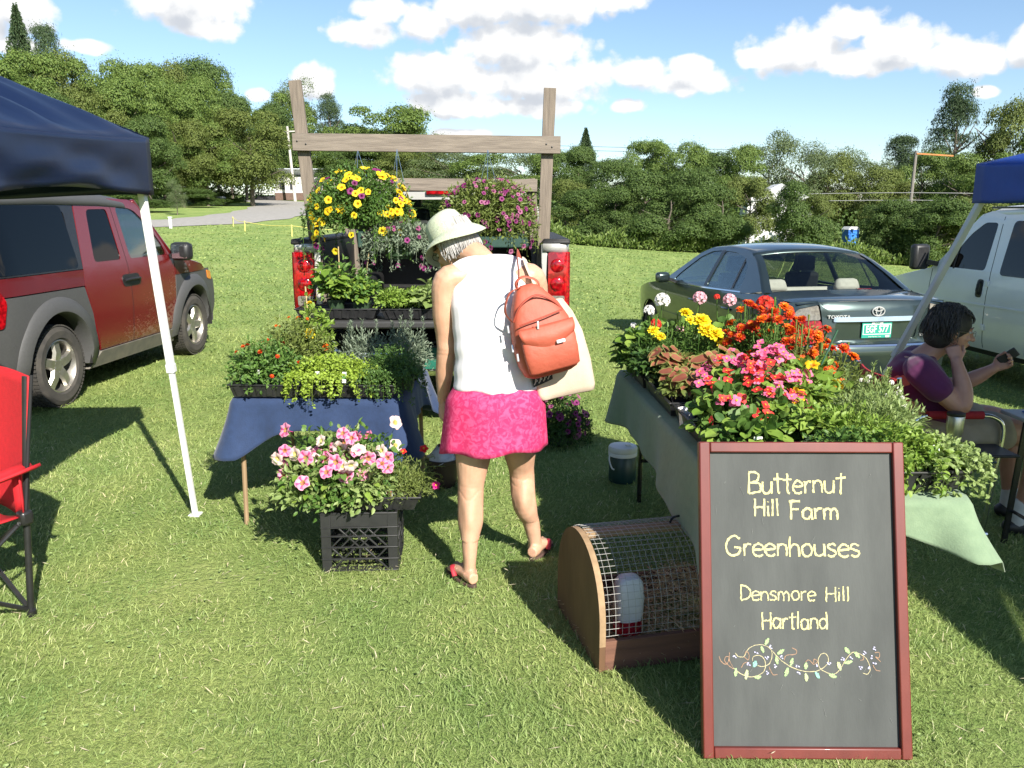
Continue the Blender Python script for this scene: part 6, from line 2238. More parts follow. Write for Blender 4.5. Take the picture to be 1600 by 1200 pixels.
def hair_strands(name, roots, m, parent, r0=.0024, r1=.0009, n=4):
 """locks as tapering tubes; roots is a list of point lists"""
 lf = LF()
 for pts in roots:
  V, F = tri_tube(np.array([tuple(p) for p in catmull(pts, 3)]), r0, r1, n)
  lf.raw(V, F)
 return lf.build(name, m, parent, 'stuff')

def build_shopper():
 t = thing('person', 'person in straw hat, white sleeveless top and pink skirt bending over the plants', 'person', (-.06, 3.5, 0))
 t.matrix_world  # placed at the feet
 B = Vector((-.06, 3.5, 0))
 L = lambda x, y, z: Vector((x, y, z)) - B
 mb = MB()
 lh, lt_, la = L(-.172, 3.345, .012), L(-.283, 3.525, .012), L(-.188, 3.385, .085)
 rh, rt, ra = L(.098, 3.630, .012), L(.182, 3.825, .012), L(.108, 3.668, .085)
 lk, rk = L(-.182, 3.445, .395), L(.045, 3.625, .405)
 lhp, rhp = L(-.150, 3.475, .80), L(.030, 3.545, .80)
 # legs: thigh, knee with crease, calf, ankle
 limb(mb, [lhp, L(-.168, 3.462, .60), lk + Vector((0, .004, .03)), lk + Vector((-.002, -.018, -.11)), L(-.186, 3.40, .19), la, la + Vector((0, .008, -.035))], [.098, .080, .058, .0585, .040, .0315, .034], 20, 6)
 limb(mb, [rhp, L(.032, 3.575, .60), rk + Vector((0, .004, .03)), rk + Vector((.012, -.016, -.11)), L(.088, 3.650, .19), ra, ra + Vector((0, .008, -.035))], [.098, .080, .058, .0575, .040, .0315, .034], 20, 6)
 foot(mb, lh, lt_, la)
 foot(mb, rh, rt, ra)
 toes(mb, lh, lt_, 1)
 toes(mb, rh, rt, -1)
 # trunk
 X, Y = Vector((1, 0, 0)), Vector((0, 1, 0))
 section(mb, [(L(-.06, 3.51, .72), .15, .10, None), (L(-.065, 3.50, .82), .165, .12, None), (L(-.075, 3.51, .95), .140, .10, None), (L(-.085, 3.53, 1.10), .145, .10, None), (L(-.095, 3.56, 1.25), .150, .095, None), (L(-.10, 3.59, 1.345), .13, .07, None), (L(-.105, 3.61, 1.40), .07, .055, None)])
 hc = L(-.258, 3.735, 1.462)
 M = frame((-.62, .52, -.58), (-.42, .36, .83))
 limb(mb, [L(-.105, 3.60, 1.36), L(-.15, 3.645, 1.425), L(-.215, 3.695, 1.445)], [.066, .056, .056], 16, 5)
 head_shapes(mb, hc, M)
 # left arm hanging, elbow slightly bent
 ls, le, lw = L(-.282, 3.565, 1.325), L(-.292, 3.590, 1.02), L(-.318, 3.665, .775)
 limb(mb, [L(-.20, 3.575, 1.345), ls, L(-.298, 3.572, 1.20), le + Vector((0, 0, .05)), le, L(-.303, 3.615, .925), lw], [.052, .060, .051, .044, .042, .041, .0245], 16, 5)
 hand(mb, lw, (-.05, .12, -1), (-1, -.45, 0), (.1, 1, 0), curl=(.35, .4, .3), size=1.0, thumb_curl=.25)
 # right arm reaching forward in front of the body
 rs, re, rw = L(.088, 3.60, 1.335), L(.135, 3.74, 1.10), L(.02, 3.90, 1.0)
 limb(mb, [L(.02, 3.59, 1.345), rs, L(.118, 3.67, 1.22), re, L(.085, 3.82, 1.04), rw], [.052, .058, .048, .042, .038, .025], 16, 5)
 hand(mb, rw, (-.6, .75, -.2), (.2, .2, 1), (-.7, -.5, 0), curl=(.3, .4, .3))

 def skin(co):
  x, y, z = co[:, 0], co[:, 1], co[:, 2]
  leg = z < .62
  lft = x < -.06
  ky = np.where(lft, -.055, .125)
  back = np.clip((ky - y) / .04, 0, 1)
  d = np.where(leg, -.0016 * np.exp(-((z - .405 - .02 * np.sin(x * 60)) / .006) ** 2) * back, 0)
  d = d + np.where(leg, -.0010 * np.exp(-((z - .43 + .1 * x) / .006) ** 2) * back, 0)
  cx = np.where(lft, -.125, .115)
  d = d + np.where(leg, .006 * np.exp(-((z - .31) / .07) ** 2) * back * np.cos((x - cx) * 70), 0)
  d = d + np.where((z < .2) & (z > .06), -.004 * np.clip(np.abs(x - cx) / .03, 0, 1) * back, 0)
  arm = (x < -.17) & (z > .7) & (z < 1.3)
  d = d + np.where(arm, (-.0018 * np.exp(-((z - 1.0) / .005) ** 2) - .0012 * np.exp(-((z - 1.018) / .005) ** 2)) * np.clip(-y * 12 + 1.4, 0, 1), 0)
  return d + .0006 * np.sin(x * 90) * np.sin(y * 80) * np.sin(z * 70)
 body = organic('body', mb, .0048, SKIN, t, 4, skin)
 face_parts(hc, M, body)
 # ---- top
 TOP = mat('white_cotton', (0.72, 0.69, 0.70), (0.66, 0.63, 0.645), rough=.9, scale=4, bump=.06, bscale=300, sheen=.1)
 sb = MB()
 section(sb, [(L(-.068, 3.505, .865), .186, .145, None), (L(-.070, 3.502, .90), .182, .142, None), (L(-.076, 3.51, 1.0), .172, .132, None), (L(-.086, 3.53, 1.12), .172, .124, None), (L(-.092, 3.55, 1.22), .176, .120, None),
    (L(-.097, 3.575, 1.30), .172, .102, None), (L(-.10, 3.595, 1.365), .150, .078, None), (L(-.105, 3.615, 1.405), .098, .066, None), (L(-.115, 3.625, 1.418), .07, .06, None)], 28)
 for s_, p in ((1, [L(-.10, 3.60, 1.385), L(-.19, 3.585, 1.372), L(-.252, 3.573, 1.342)]), (1, [L(-.10, 3.60, 1.385), L(-.01, 3.60, 1.380), L(.058, 3.603, 1.352)])):
  limb(sb, p, [.055, .056, .050], 14, 4)

 def wr(co):
  x, y, z = co[:, 0], co[:, 1], co[:, 2]
  k = np.clip((1.22 - z) / .2, 0, 1)
  return k * (.0035 * np.sin(z * 70 + 18 * x + 3 * np.sin(x * 20)) * np.clip(-y * 6 + .6, 0, 1) + .005 * np.sin(x * 34 + 9 * z) * np.clip((1.0 - z) / .15, 0, 1))
 organic('sleeveless_top', sb, .006, TOP, t, 6, wr)
 # ---- skirt
 SK = bpy.data.materials.new('pink_floral_cotton')
 SK.use_nodes = True
 nt = SK.node_tree
 b = nt.nodes['Principled BSDF']
 b.inputs['Roughness'].default_value = .85
 tc = nt.nodes.new('ShaderNodeTexCoord')
 vo = nt.nodes.new('ShaderNodeTexNoise')
 vo.inputs['Scale'].default_value = 34
 vo.inputs['Detail'].default_value = 3
 vo.inputs['Distortion'].default_value = 1.6
 nt.links.new(tc.outputs['Object'], vo.inputs[0])
 nt.links.new(_ramp(nt, vo.outputs['Fac'], (0.50, 0.018, 0.100), (0.63, 0.065, 0.180), .44, .62), b.inputs['Base Color'])
 sk = MB()
 rings = []
 n = 96
 for v in [i / 14 for i in range(15)]:
  z = lerp(.905, .590, v)
  cx, cy = lerp(-.068, -.085, v), lerp(3.505, 3.50, v)
  rx, ry = lerp(.172, .232, sm(v, 0, .3) * .65 + .35 * v), lerp(.131, .184, sm(v, 0, .35) * .65 + .35 * v)
  ring = []
  for j in range(n):
   a = 2 * math.pi * j / n
   w = 1 + v ** 1.5 * (.036 * math.sin(4 * a + 1.2) + .022 * math.sin(7 * a + .4) + .012 * math.sin(12 * a))
   hz = .020 * v * math.sin(a + 2.6) + .008 * v * math.sin(a * 5 + 1)
   ring.append(L(cx + rx * w * math.cos(a), cy + ry * w * math.sin(a), z + hz))
  rings.append(ring)
 sk.loft(rings, cap=False)
 sk.build('skirt', SK, t, angle=180, solid=.004)
 # ---- sandals
 FF = mat('sandal_red', (0.36, 0.022, 0.035), (0.28, 0.016, 0.026), rough=.5)
 SO = mat('sandal_sole', (0.085, 0.045, 0.035), (0.06, 0.032, 0.026), rough=.8)
 for h, tt, inn in ((lh, lt_, 1), (rh, rt, -1)):
  d = tt - h
  Ln = d.length
  d.normalize()
  s = Vector((d.y, -d.x, 0))
  out = []
  for i in range(28):
   a = 2 * math.pi * i / 28
   w = lerp(.034, .046, .5 + .5 * math.cos(a)) * math.sin(a)
   out.append(h + d * (Ln * .5 + (Ln * .5 + .020) * math.cos(a)) + s * w)
  so = MB().prism(out, lambda p: Vector((p.x, p.y, .000)), lambda p: Vector((p.x, p.y, .016))).build('sandal', SO, t, bevel=.004)
  tp = h + d * Ln * .76 + s * inn * .012 + Vector((0, 0, .028))
  for sg in (-1, 1):
   st = MB()
   P = catmull([tp, h + d * Ln * .60 + s * sg * .034 + Vector((0, 0, .048)), h + d * Ln * .42 + s * sg * .043 + Vector((0, 0, .016))], 6)
   st.tube(P, [.006] * 4 + [.011] * (len(P) - 4), 8, flat=.35)
   st.build('sandal_strap', FF, so)
 # ---- hair and hat
 HG = leaf_mat('grey_hair', (0.30, 0.285, 0.27), (0.50, 0.48, 0.46), rough=.45, transl=.1)
 q = lambda x, y, z: hc + M @ Vector((x, y, z))
 cap = MB()
 ellipsoid(cap, q(0, -.024, .030), (.083, .092, .086), M, 20)
 ellipsoid(cap, q(0, -.058, -.020), (.084, .072, .068), M, 20)
 organic('hair', cap, .006, mat('grey_hair_base', (.32, .30, .285), (.22, .205, .195), rough=.6, scale=30, stretch=(1, 1, .3)), t, 3)
 rr = random.Random(3)
 roots = []
 for k in range(520):
  a = rr.uniform(math.pi * 1.02, math.pi * 1.98) if k % 5 else rr.uniform(0.9 * math.pi, 2.1 * math.pi)
  z0 = rr.uniform(-.01, .075)
  r0 = .100
  x, y = r0 * math.cos(a) * .92, r0 * math.sin(a) - .024
  dl = rr.uniform(.05, .085)
  p0 = q(x * .93, y * .96, z0 + .02)
  p1 = q(x * 1.06, y * 1.05 + .004, z0 - dl * .5)
  p2 = q(x * .98 + rr.uniform(-.012, .012), y * .97 + rr.uniform(0, .022), max(-.085, z0 - dl))
  roots.append([p0, p1, p2])
 hair_strands('hair_locks', roots, HG, t, .0032, .0012)
 HAT = mat('straw_hat', (0.52, 0.56, 0.41), (0.42, 0.46, 0.32), rough=.85, scale=180, bump=.5, bscale=260, p=(.4, .6))
 hm = frame((-.55, .58, -.60), (-.56, .30, .78))
 ho = hc + hm @ Vector((0, -.018, .052))
 ht = MB()
 prof = [(.0, .104), (.035, .104), (.064, .098), (.082, .080), (.090, .045), (.094, .012), (.097, .0), (.115, -.012), (.134, -.030), (.147, -.050), (.150, -.056)]
 n = 56
 V, F = [], []
 for i, (r, z) in enumerate(prof):
  for j in range(n):
   a = 2 * math.pi * j / n
   wob = 0 if i < 6 else (.020 * math.sin(a - .5) * (r - .094) / .066)
   zz = z + wob + (.026 * (r - .094) / .066 * math.cos(2 * a + .4) if i > 6 else 0)
   V.append(ho + hm @ Vector((r * math.cos(a) * .96, r * math.sin(a) * 1.06, zz)))
 for i in range(len(prof) - 1):
  for j in range(n):
   F.append((i * n + j, i * n + (j + 1) % n, (i + 1) * n + (j + 1) % n, (i + 1) * n + j))
 ht.add(V, F)
 hat = ht.build('sun_hat', HAT, t, angle=180, solid=.003)
 bn = MB()
 bn.lathe([(.0945, .004), (.0955, .006), (.0925, .036), (.0915, .037)], 48, c=ho, M=hm, sx=.965, sy=1.065, cap=False)
 bn.build('hat_band', HAT, hat)
 # glasses
 gl = MB()
 for s in (-1, 1):
  gl.tube([q(s * .031 + .020 * math.cos(a), .102, .010 + .015 * math.sin(a)) for a in [i * math.pi / 8 for i in range(17)]], .0014, 5)
  gl.tube([q(s * .051, .100, .014), q(s * .078, .05, .016), q(s * .080, -.01, .012)], .0016, 5)
 gl.tube([q(-.011, .103, .012), q(.011, .103, .012)], .0014, 5)
 gl.build('glasses', BLACK_TRIM, t)

 # ---- orange backpack on the right shoulder (a thing of its own)
 bp = thing('backpack', 'small orange backpack with a flap pocket hanging from the right shoulder', 'backpack', (.166, 3.375, .955))
 OR = mat('orange_nylon', (0.42, 0.090, 0.050), (0.35, 0.070, 0.038), rough=.62, scale=8, bump=.35, bscale=28, detail=6)
 OD = mat('orange_trim', (0.34, 0.055, 0.030), (0.28, 0.045, 0.024), rough=.6)
 ZM = mat('zip_metal', (.62, .60, .58), rough=.3, metal=.9)
 Mb = Matrix.Rotation(R(10), 4, 'Z') @ Matrix.Rotation(R(-6), 4, 'X') @ Matrix.Rotation(R(-13), 4, 'Y')

 def rbox(name, secs, m_, parent, sub=0, n=28, sq=.55):
  mb_ = MB()
  rg = []
  for z, cx, cy, rx, ry in secs:
   ring = []
   for j in range(n):
    a = 2 * math.pi * j / n
    ca, sa = math.cos(a), math.sin(a)
    ring.append(Vector((cx + rx * math.copysign(abs(ca) ** sq, ca), cy + ry * math.copysign(abs(sa) ** sq, sa), z)))
   rg.append(ring)
  mb_.loft(rg)
  mb_.xf(Mb)
  return mb_.build(name, m_, parent, angle=60, bevel=0)
 rbox('pack_body', [(.0, 0, 0, .085, .045), (.012, 0, 0, .112, .062), (.06, 0, 0, .128, .076), (.14, 0, 0, .133, .08), (.22, 0, .002, .122, .074), (.29, -.004, .008, .098, .062), (.345, -.012, .014, .066, .048), (.375, -.016, .016, .045, .036), (.385, -.016, .016, .02, .02)], OR, bp)
 rbox('front_pocket', [(.018, .004, -.072, .09, .012), (.03, .004, -.078, .108, .020), (.10, .004, -.082, .114, .026), (.16, .004, -.082, .112, .024), (.185, .004, -.078, .10, .014)], OR, bp, sq=.6)
 fl = MB()
 fl.grid(lambda u, v: Mb @ Vector((.004 + lerp(-.118, .118, u) * (1 - .10 * v * v), -.090 - .020 * math.sin(math.pi * min(1, v * 1.05)) - .012 * math.sin(math.pi * u), .215 - v * (.105 - .038 * abs(2 * u - 1) ** 2.2))), 18, 10)
 f = fl.build('pocket_flap', OR, bp, angle=180, solid=.005)
 MB().box((.045, -.123, .135), (.036, .004, .014)).xf(Mb).build('logo_tag', mat('logo_tag_pale', (.72, .70, .68), rough=.4), f, bevel=.003)
 z = MB()
 z.tube([Mb @ Vector((lerp(-.10, .09, i / 8), -.083 - .012 * math.sin(math.pi * i / 8), .232 + .022 * i / 8)) for i in range(9)], .0035, 6)
 zz = z.build('zip', OD, bp)
 MB().box((-.03, -.112, .218), (.010, .004, .034), rot=(0, .2, 0)).xf(Mb).build('zip_pull', ZM, zz, bevel=.002)
 z = MB()
 z.tube([Mb @ Vector((p[0], p[1], p[2])) for p in catmull([(-.112, -.04, .25), (-.07, -.062, .31), (.0, -.062, .335), (.06, -.055, .30), (.10, -.04, .25)], 5)], .0045, 6)
 z.build('top_zip', OD, bp)
 for x, y, zc in ((-.135, -.02, .21), (-.138, -.03, .13), (-.128, -.045, .09)):
  MB().tube([Mb @ Vector((x, y, zc + .03)), Mb @ Vector((x - .004, y - .006, zc))], .005, 6).build('strap_buckle', ZM, bp)
 hd = MB()
 P = catmull([Mb @ Vector(p) for p in ((-.055, .0, .36), (-.06, -.01, .40), (-.02, -.012, .418), (.03, -.005, .39), (.035, 0, .355))], 5)
 hd.tube(P, .0085, 8, flat=.4)
 hd.build('carry_handle', OR, bp)
 st = MB()
 P = catmull([Mb @ Vector((-.06, .03, .36)), Vector((.028, 3.455, 1.36)) - Vector(bp.location), Vector((.022, 3.53, 1.425)) - Vector(bp.location), Vector((.026, 3.61, 1.442)) - Vector(bp.location), Vector((.05, 3.69, 1.37)) - Vector(bp.location), Vector((.09, 3.72, 1.22)) - Vector(bp.location)], 6)
 st.tube(P, .017, 8, flat=.2, up=(1, 0, 0))
 st.build('shoulder_strap', OR, bp)
 st = MB()
 P = catmull([Mb @ Vector((-.115, -.02, .25)), Mb @ Vector((-.135, -.035, .30)), Mb @ Vector((-.10, -.03, .365)), Mb @ Vector((-.045, -.012, .38))], 6)
 st.tube(P, .010, 8, flat=.25)
 st.build('side_strap', OR, bp)

 # ---- canvas tote behind the backpack
 tb = thing('tote_bag', 'cream canvas tote bag with a black wave printed label behind the backpack', 'bag', (.232, 3.52, .835))
 CV = mat('cream_canvas', (0.56, 0.46, 0.35), (0.45, 0.36, 0.27), rough=.9, scale=6, bump=.12, bscale=200)
 Mt = Matrix.Rotation(R(14), 4, 'Z') @ Matrix.Rotation(R(-9), 4, 'Y')
 sec = []
 for z_, rx, ry in ((.0, .118, .05), (.006, .132, .060), (.03, .138, .064), (.14, .135, .062), (.27, .112, .050), (.36, .080, .034), (.42, .045, .02)):
  sec.append([Mt @ Vector((rx * math.copysign(abs(math.cos(a)) ** .5, math.cos(a)) * (1 + .02 * math.sin(9 * z_ + 3 * a)), ry * math.copysign(abs(math.sin(a)) ** .6, math.sin(a)) + .010 * math.sin(3 * a + 14 * z_) , z_)) for a in [i * math.pi / 20 for i in range(40)]])
 MB().loft(sec).build('bag_body', CV, tb, angle=180)
 lab = MB()
 lab.grid(lambda u, v: Mt @ Vector((lerp(-.152, -.062, u), -.0685 - .006 * math.sin(u * 3), lerp(.075, .155, v) + .02 * u)), 8, 5)
 lb = lab.build('printed_label', mat('label_black', (.02, .02, .02), rough=.8), tb)
 WL = mat('label_white', (.62, .58, .52), rough=.8)
 wv = MB()
 def wp(u, v):
  return Mt @ Vector((lerp(-.152, -.062, u), -.0705 - .006 * math.sin(u * 3), lerp(.075, .155, v) + .02 * u))
 wv.loft([[wp(u, .54), wp(u, .60)] for u in [i / 8 for i in range(9)]], closed=False)
 wv.build('label_line', WL, lb)
 for k in range(4):
  c0 = .14 + k * .23
  wv = MB()
  P = [(c0 - .10, .12), (c0 - .02, .2), (c0 + .03, .40), (c0 + .08, .30), (c0 + .05, .24)]
  wv.tube([wp(*p) for p in P], .0022, 4)
  wv.build('wave_print', WL, lb)
 for dy in (-.035, .035):
  st = MB()
  P = catmull([Mt @ Vector((-.03, dy * .5, .40)), Vector((.075, 3.56 + dy, 1.36)) - Vector(tb.location), Vector((.055, 3.60 + dy, 1.418)) - Vector(tb.location), Vector((.10, 3.66 + dy, 1.33)) - Vector(tb.location), Mt @ Vector((.02, dy * .5, .40))], 6)
  st.tube(P, .012, 8, flat=.2)
  st.build('bag_strap', CV, tb)

build_shopper()

# ---------------------------------------------------------------- vendor in the shade on a red director's chair
def build_vendor():
 gx, gy = 2.34, 4.40
 g0 = G(gx, gy)
 t = thing('person', 'seated person in purple shirt and glasses holding up a phone in the canopy shade', 'person', (gx, gy, g0))
 B = Vector((gx, gy, g0))
 L = lambda x, y, z: Vector((x, y, z)) - B
 mb = MB()
 hc = L(2.365, 4.37, .985)
 M = frame((.93, -.22, -.12), (.05, 0, 1))
 head_shapes(mb, hc, M, 1.0)
 limb(mb, [L(2.23, 4.42, .82), L(2.30, 4.40, .89), L(2.345, 4.385, .93)], [.065, .058, .056], 14, 4)
 section(mb, [(L(2.28, 4.42, .40), .16, .19, (Vector((1, 0, 0)), Vector((0, 1, 0)))), (L(2.29, 4.42, .50), .17, .18, None), (L(2.24, 4.42, .65), .15, .17, None), (L(2.20, 4.42, .77), .115, .17, None), (L(2.21, 4.42, .85), .07, .10, None)])
 # near arm: elbow on the armrest, hand at the ear
 rs, re, rw = L(2.165, 4.23, .79), L(2.315, 4.120, .630), L(2.325, 4.215, .850)
 limb(mb, [L(2.20, 4.31, .815), rs, L(2.225, 4.165, .715), re, L(2.335, 4.140, .71), rw], [.055, .062, .055, .046, .046, .029], 14, 5)
 hand(mb, rw, (-.06, .42, .72), (-.35, -.9, .4), (.9, .1, 0), curl=(.75, .75, .5), size=.92, thumb_curl=.3)
 # far arm forward, hand round the phone
 ls, le, lw = L(2.28, 4.60, .79), L(2.50, 4.585, .645), L(2.685, 4.485, .765)
 limb(mb, [L(2.25, 4.53, .815), ls, L(2.39, 4.61, .69), le, L(2.60, 4.53, .695), lw], [.055, .062, .054, .046, .044, .028], 14, 5)
 hand(mb, lw, (.62, -.25, .45), (.35, .75, -.3), (-.4, -.3, .8), curl=(.8, .7, .5), size=.95, thumb_curl=.5)
 # legs
 for dy, kx, fx in ((-.10, 2.80, 2.80), (.10, 2.84, 2.92)):
  g1 = G(fx, 4.42 + dy)
  limb(mb, [L(2.33, 4.42 + dy, .43), L(2.58, 4.42 + dy * 1.3, .455), L(kx, 4.42 + dy * 1.5, .43), L(kx + .05, 4.42 + dy * 1.5, .25), L(fx, 4.42 + dy * 1.4, g1 + .09)], [.105, .092, .068, .060, .038], 16, 5)
  limb(mb, [L(fx - .02, 4.42 + dy * 1.4, g1 + .06), L(fx + .12, 4.40 + dy * 1.4, g1 + .045)], [.036, .036], 12, 3)
 body = organic('body', mb, .005, SKIN2, t, 5)
 face_parts(hc, M, body)
 PU = mat('purple_cotton', (0.105, 0.010, 0.072), (0.080, 0.008, 0.055), rough=.85, scale=9, bump=.3, bscale=14, sheen=.2)
 sb = MB()
 section(sb, [(L(2.31, 4.42, .385), .185, .205, None), (L(2.33, 4.42, .48), .20, .20, None), (L(2.31, 4.42, .58), .188, .195, None), (L(2.255, 4.42, .68), .165, .190, None), (L(2.215, 4.42, .77), .135, .185, None), (L(2.212, 4.42, .825), .10, .14, None), (L(2.23, 4.42, .862), .075, .085, None)], 28)
 limb(sb, [L(2.20, 4.33, .80), L(2.165, 4.24, .785), L(2.222, 4.172, .715)], [.080, .088, .076], 14, 4)
 limb(sb, [L(2.27, 4.52, .80), L(2.29, 4.60, .785), L(2.385, 4.612, .700)], [.080, .086, .074], 14, 4)

 def wr(co):
  x, y, z = co[:, 0], co[:, 1], co[:, 2]
  return .004 * np.sin(z * 42 + 12 * x + 2 * np.sin(y * 18)) + .003 * np.sin(x * 30 - z * 25)
 organic('shirt', sb, .007, PU, t, 6, wr)
 KH = mat('khaki_cotton', (0.36, 0.30, 0.22), (0.29, 0.24, 0.175), rough=.9, scale=8, bump=.3, bscale=20)
 kb = MB()
 for dy in (-.10, .10):
  limb(kb, [L(2.27, 4.42 + dy * .9, .43), L(2.42, 4.42 + dy * 1.15, .452), L(2.62, 4.42 + dy * 1.35, .452)], [.135, .122, .108], 18, 5)
 ellipsoid(kb, L(2.27, 4.42, .42), (.15, .19, .10))
 organic('shorts', kb, .007, KH, t, 4, lambda co: .004 * np.sin(co[:, 0] * 55 + co[:, 2] * 30))
 SKM = mat('white_sock', (.62, .61, .58), (.5, .49, .47), rough=.95)
 SH = mat('black_shoe', (.015, .015, .016), (.03, .03, .03), rough=.5)
 for dy, fx in ((-.10, 2.80), (.10, 2.92)):
  g1 = G(fx, 4.42 + dy)
  s_ = MB()
  limb(s_, [L(fx - .004, 4.42 + dy * 1.4, g1 + .16), L(fx - .006, 4.42 + dy * 1.4, g1 + .07)], [.047, .048], 14, 4)
  s_.build('sock', SKM, t)
  s_ = MB()
  limb(s_, [L(fx - .04, 4.42 + dy * 1.4, g1 + .042), L(fx + .06, 4.41 + dy * 1.4, g1 + .046), L(fx + .16, 4.39 + dy * 1.4, g1 + .036)], [.042, .048, .036], 14, 4)
  s_.build('shoe', SH, t)
 # hair
 cap = MB()
 q = lambda x, y, z: hc + M @ Vector((x, y, z))
 ellipsoid(cap, q(0, -.022, .045), (.094, .112, .100), M, 20)
 ellipsoid(cap, q(0, -.060, -.02), (.088, .075, .085), M, 20)
 organic('hair', cap, .007, mat('dark_hair_base', (.016, .013, .011), (.035, .03, .027), rough=.8, scale=30), t, 3)
 rr = random.Random(11)
 roots = []
 for k in range(1100):
  a = rr.uniform(math.pi * .93, math.pi * 2.07) if k % 4 else rr.uniform(0, 6.28)
  e = rr.uniform(-.15, 1.35) if k % 4 else rr.uniform(.75, 1.45)
  ra = .105
  x, y, z = ra * math.cos(a) * math.cos(e) * .9, ra * math.sin(a) * math.cos(e) - .022, .045 + ra * math.sin(e) * .95
  d = rr.uniform(.03, .08)
  p0 = q(x * .9, y * .92, z)
  p1 = q(x * 1.08, y * 1.08 + rr.uniform(-.01, .01), z + .012)
  p2 = q(x * 1.16 + rr.uniform(-.02, .02), y * 1.12 + rr.uniform(-.02, .02), z - d)
  p3 = q(x * 1.06 + rr.uniform(-.02, .02), y * 1.06 + rr.uniform(-.01, .02), z - d * 1.3)
  roots.append([p0, p1, p2, p3])
 for k in range(60):      # fringe falling forward over the forehead
  x = rr.uniform(-.075, .075)
  roots.append([q(x, .03, .138 - abs(x) * .3), q(x * 1.05, .075, .118 - abs(x) * .35), q(x * 1.15 + rr.uniform(-.015, .015), .094 - abs(x) * .35, .075 + rr.uniform(-.015, .02))])
 hair_strands('hair_locks', roots, leaf_mat('dark_grey_hair', (0.012, 0.010, 0.009), (0.085, 0.075, 0.068), rough=.4, transl=.05), t, .0026, .0010)
 gl = MB()
 for s in (-1, 1):
  gl.tube([q(s * .031 + .021 * math.cos(a), .104, .008 + .017 * math.sin(a)) for a in [i * math.pi / 8 for i in range(17)]], .0013, 5)
  gl.tube([q(s * .052, .102, .014), q(s * .080, .05, .016), q(s * .082, -.01, .012)], .0015, 5)
 gl.tube([q(-.011, .106, .012), q(.011, .106, .012)], .0014, 5)
 gl.build('glasses', ZIP, t)
 # phone in the hand
 ph = thing('phone', 'small black phone held up in the seated person\'s hand', 'phone', (2.735, 4.452, .838))
 o = MB().box((0, 0, 0), (.052, .013, .105), rot=(R(10), R(48), R(-20))).build('phone_body', BLACK_PLASTIC, ph, bevel=.005)

 # director's chair
 c = thing('director_chair', 'red canvas director chair with chrome arms under the seated person', 'chair', (gx, gy, g0))
 RC = mat('red_canvas', (0.36, 0.012, 0.018), (0.29, 0.010, 0.015), rough=.8, scale=50, bump=.15, bscale=200)
 L2 = L
 st = MB()
 st.grid(lambda u, v: L(lerp(2.10, 2.54, u), lerp(4.18, 4.64, v), .335 - .02 * math.sin(math.pi * v)), 8, 8)
 st.build('seat', RC, c, solid=.006, angle=180)
 bk = MB()
 bk.grid(lambda u, v: L(2.03 - .045 * math.sin(math.pi * u) - .02 * v, lerp(4.17, 4.65, u), lerp(.54, .76, v)), 12, 6)
 bk.build('backrest', RC, c, solid=.012, angle=180)
 for y in (4.155, 4.665):
  g1 = G(2.3, y)
  MB().tube(catmull([L(2.10, y, g1 + .02), L(2.10, y, .3), L(2.05, y, .56), L(2.005, y, .775)], 4), .0125, 10).build('rear_tube', CHROME, c)
  MB().tube(catmull([L(2.11, y, .545), L(2.18, y, .575), L(2.42, y, .575), L(2.52, y, .565), L(2.575, y, .50), L(2.565, y, .30), L(2.53, y, G(2.5, y) + .01)], 5), .0125, 10).build('arm_tube', CHROME, c)
  MB().tube([L(2.17, y, .578), L(2.46, y, .578)], .022, 12).build('arm_pad', RC, c)
  MB().tube([L(2.10, y, .32), L(2.56, y, .32)], .011, 8).build('seat_tube', CHROME, c)
  MB().tube([L(2.08, y, G(2.1, y) + .015), L(2.56, y, G(2.5, y) + .015)], .011, 8).build('floor_tube', CHROME, c)
 MB().tube([L(2.12, 4.16, G(2.1, 4.2) + .03), L(2.12, 4.66, .31)], .010, 8).build('cross_tube', CHROME, c)
 MB().tube([L(2.50, 4.66, G(2.5, 4.6) + .03), L(2.50, 4.16, .31)], .010, 8).build('cross_tube', CHROME, c)
 tr = MB()
 tr.box(L(2.36, 4.02, .425), (.34, .22, .014))
 o = tr.build('side_tray', BLACK_PLASTIC, c, bevel=.006)
 MB().tube([L(2.24, 4.145, .33), L(2.24, 4.06, .418)], .007, 6).build('tray_bracket', CHROME, o)
 MB().tube([L(2.48, 4.145, .33), L(2.48, 4.06, .418)], .007, 6).build('tray_bracket', CHROME, o)
 # steel travel mug on the tray
 mg = thing('travel_mug', 'brushed steel travel mug with a black lid beside the red chair arm', 'mug', (2.245, 4.02, .433))
 ST = mat('brushed_steel', (.50, .49, .47), (.42, .41, .40), rough=.3, metal=.95, scale=30, stretch=(1, 1, .05))
 MB().lathe([(.026, 0), (.030, .004), (.031, .06), (.040, .10), (.0425, .175), (.040, .180)], 28).build('mug_body', ST, mg)
 MB().lathe([(.041, .176), (.0435, .180), (.043, .192), (.030, .196), (0, .196)], 28).build('mug_lid', BLACK_PLASTIC, mg)

 # little folding table with papers
 tb = thing('side_table', 'small folding table with papers at the right edge beside the seated person', 'table', (2.86, 3.93, G(2.86, 3.93)))
 z0 = G(2.86, 3.93)
 TT = mat('pale_tabletop', (.40, .40, .37), (.34, .34, .31), rough=.5)
 MB().box((0, 0, .60 - z0), (.62, .46, .022)).build('tabletop', TT, tb, bevel=.006)
 for y in (-.17, .17):
  MB().bar((-.20, y, .59 - z0), (.02 - .26, y, .0), .028, .014, up=(0, 1, 0)).build('leg', BLACK_TRIM, tb)
  MB().bar((.22, y, .59 - z0), (.26, y, 0), .028, .014, up=(0, 1, 0)).build('leg', BLACK_TRIM, tb)
 MB().tube([(-.21, -.17, .2), (-.21, .17, .2)], .009, 8).build('leg_brace', BLACK_TRIM, tb)
 zt = .6125
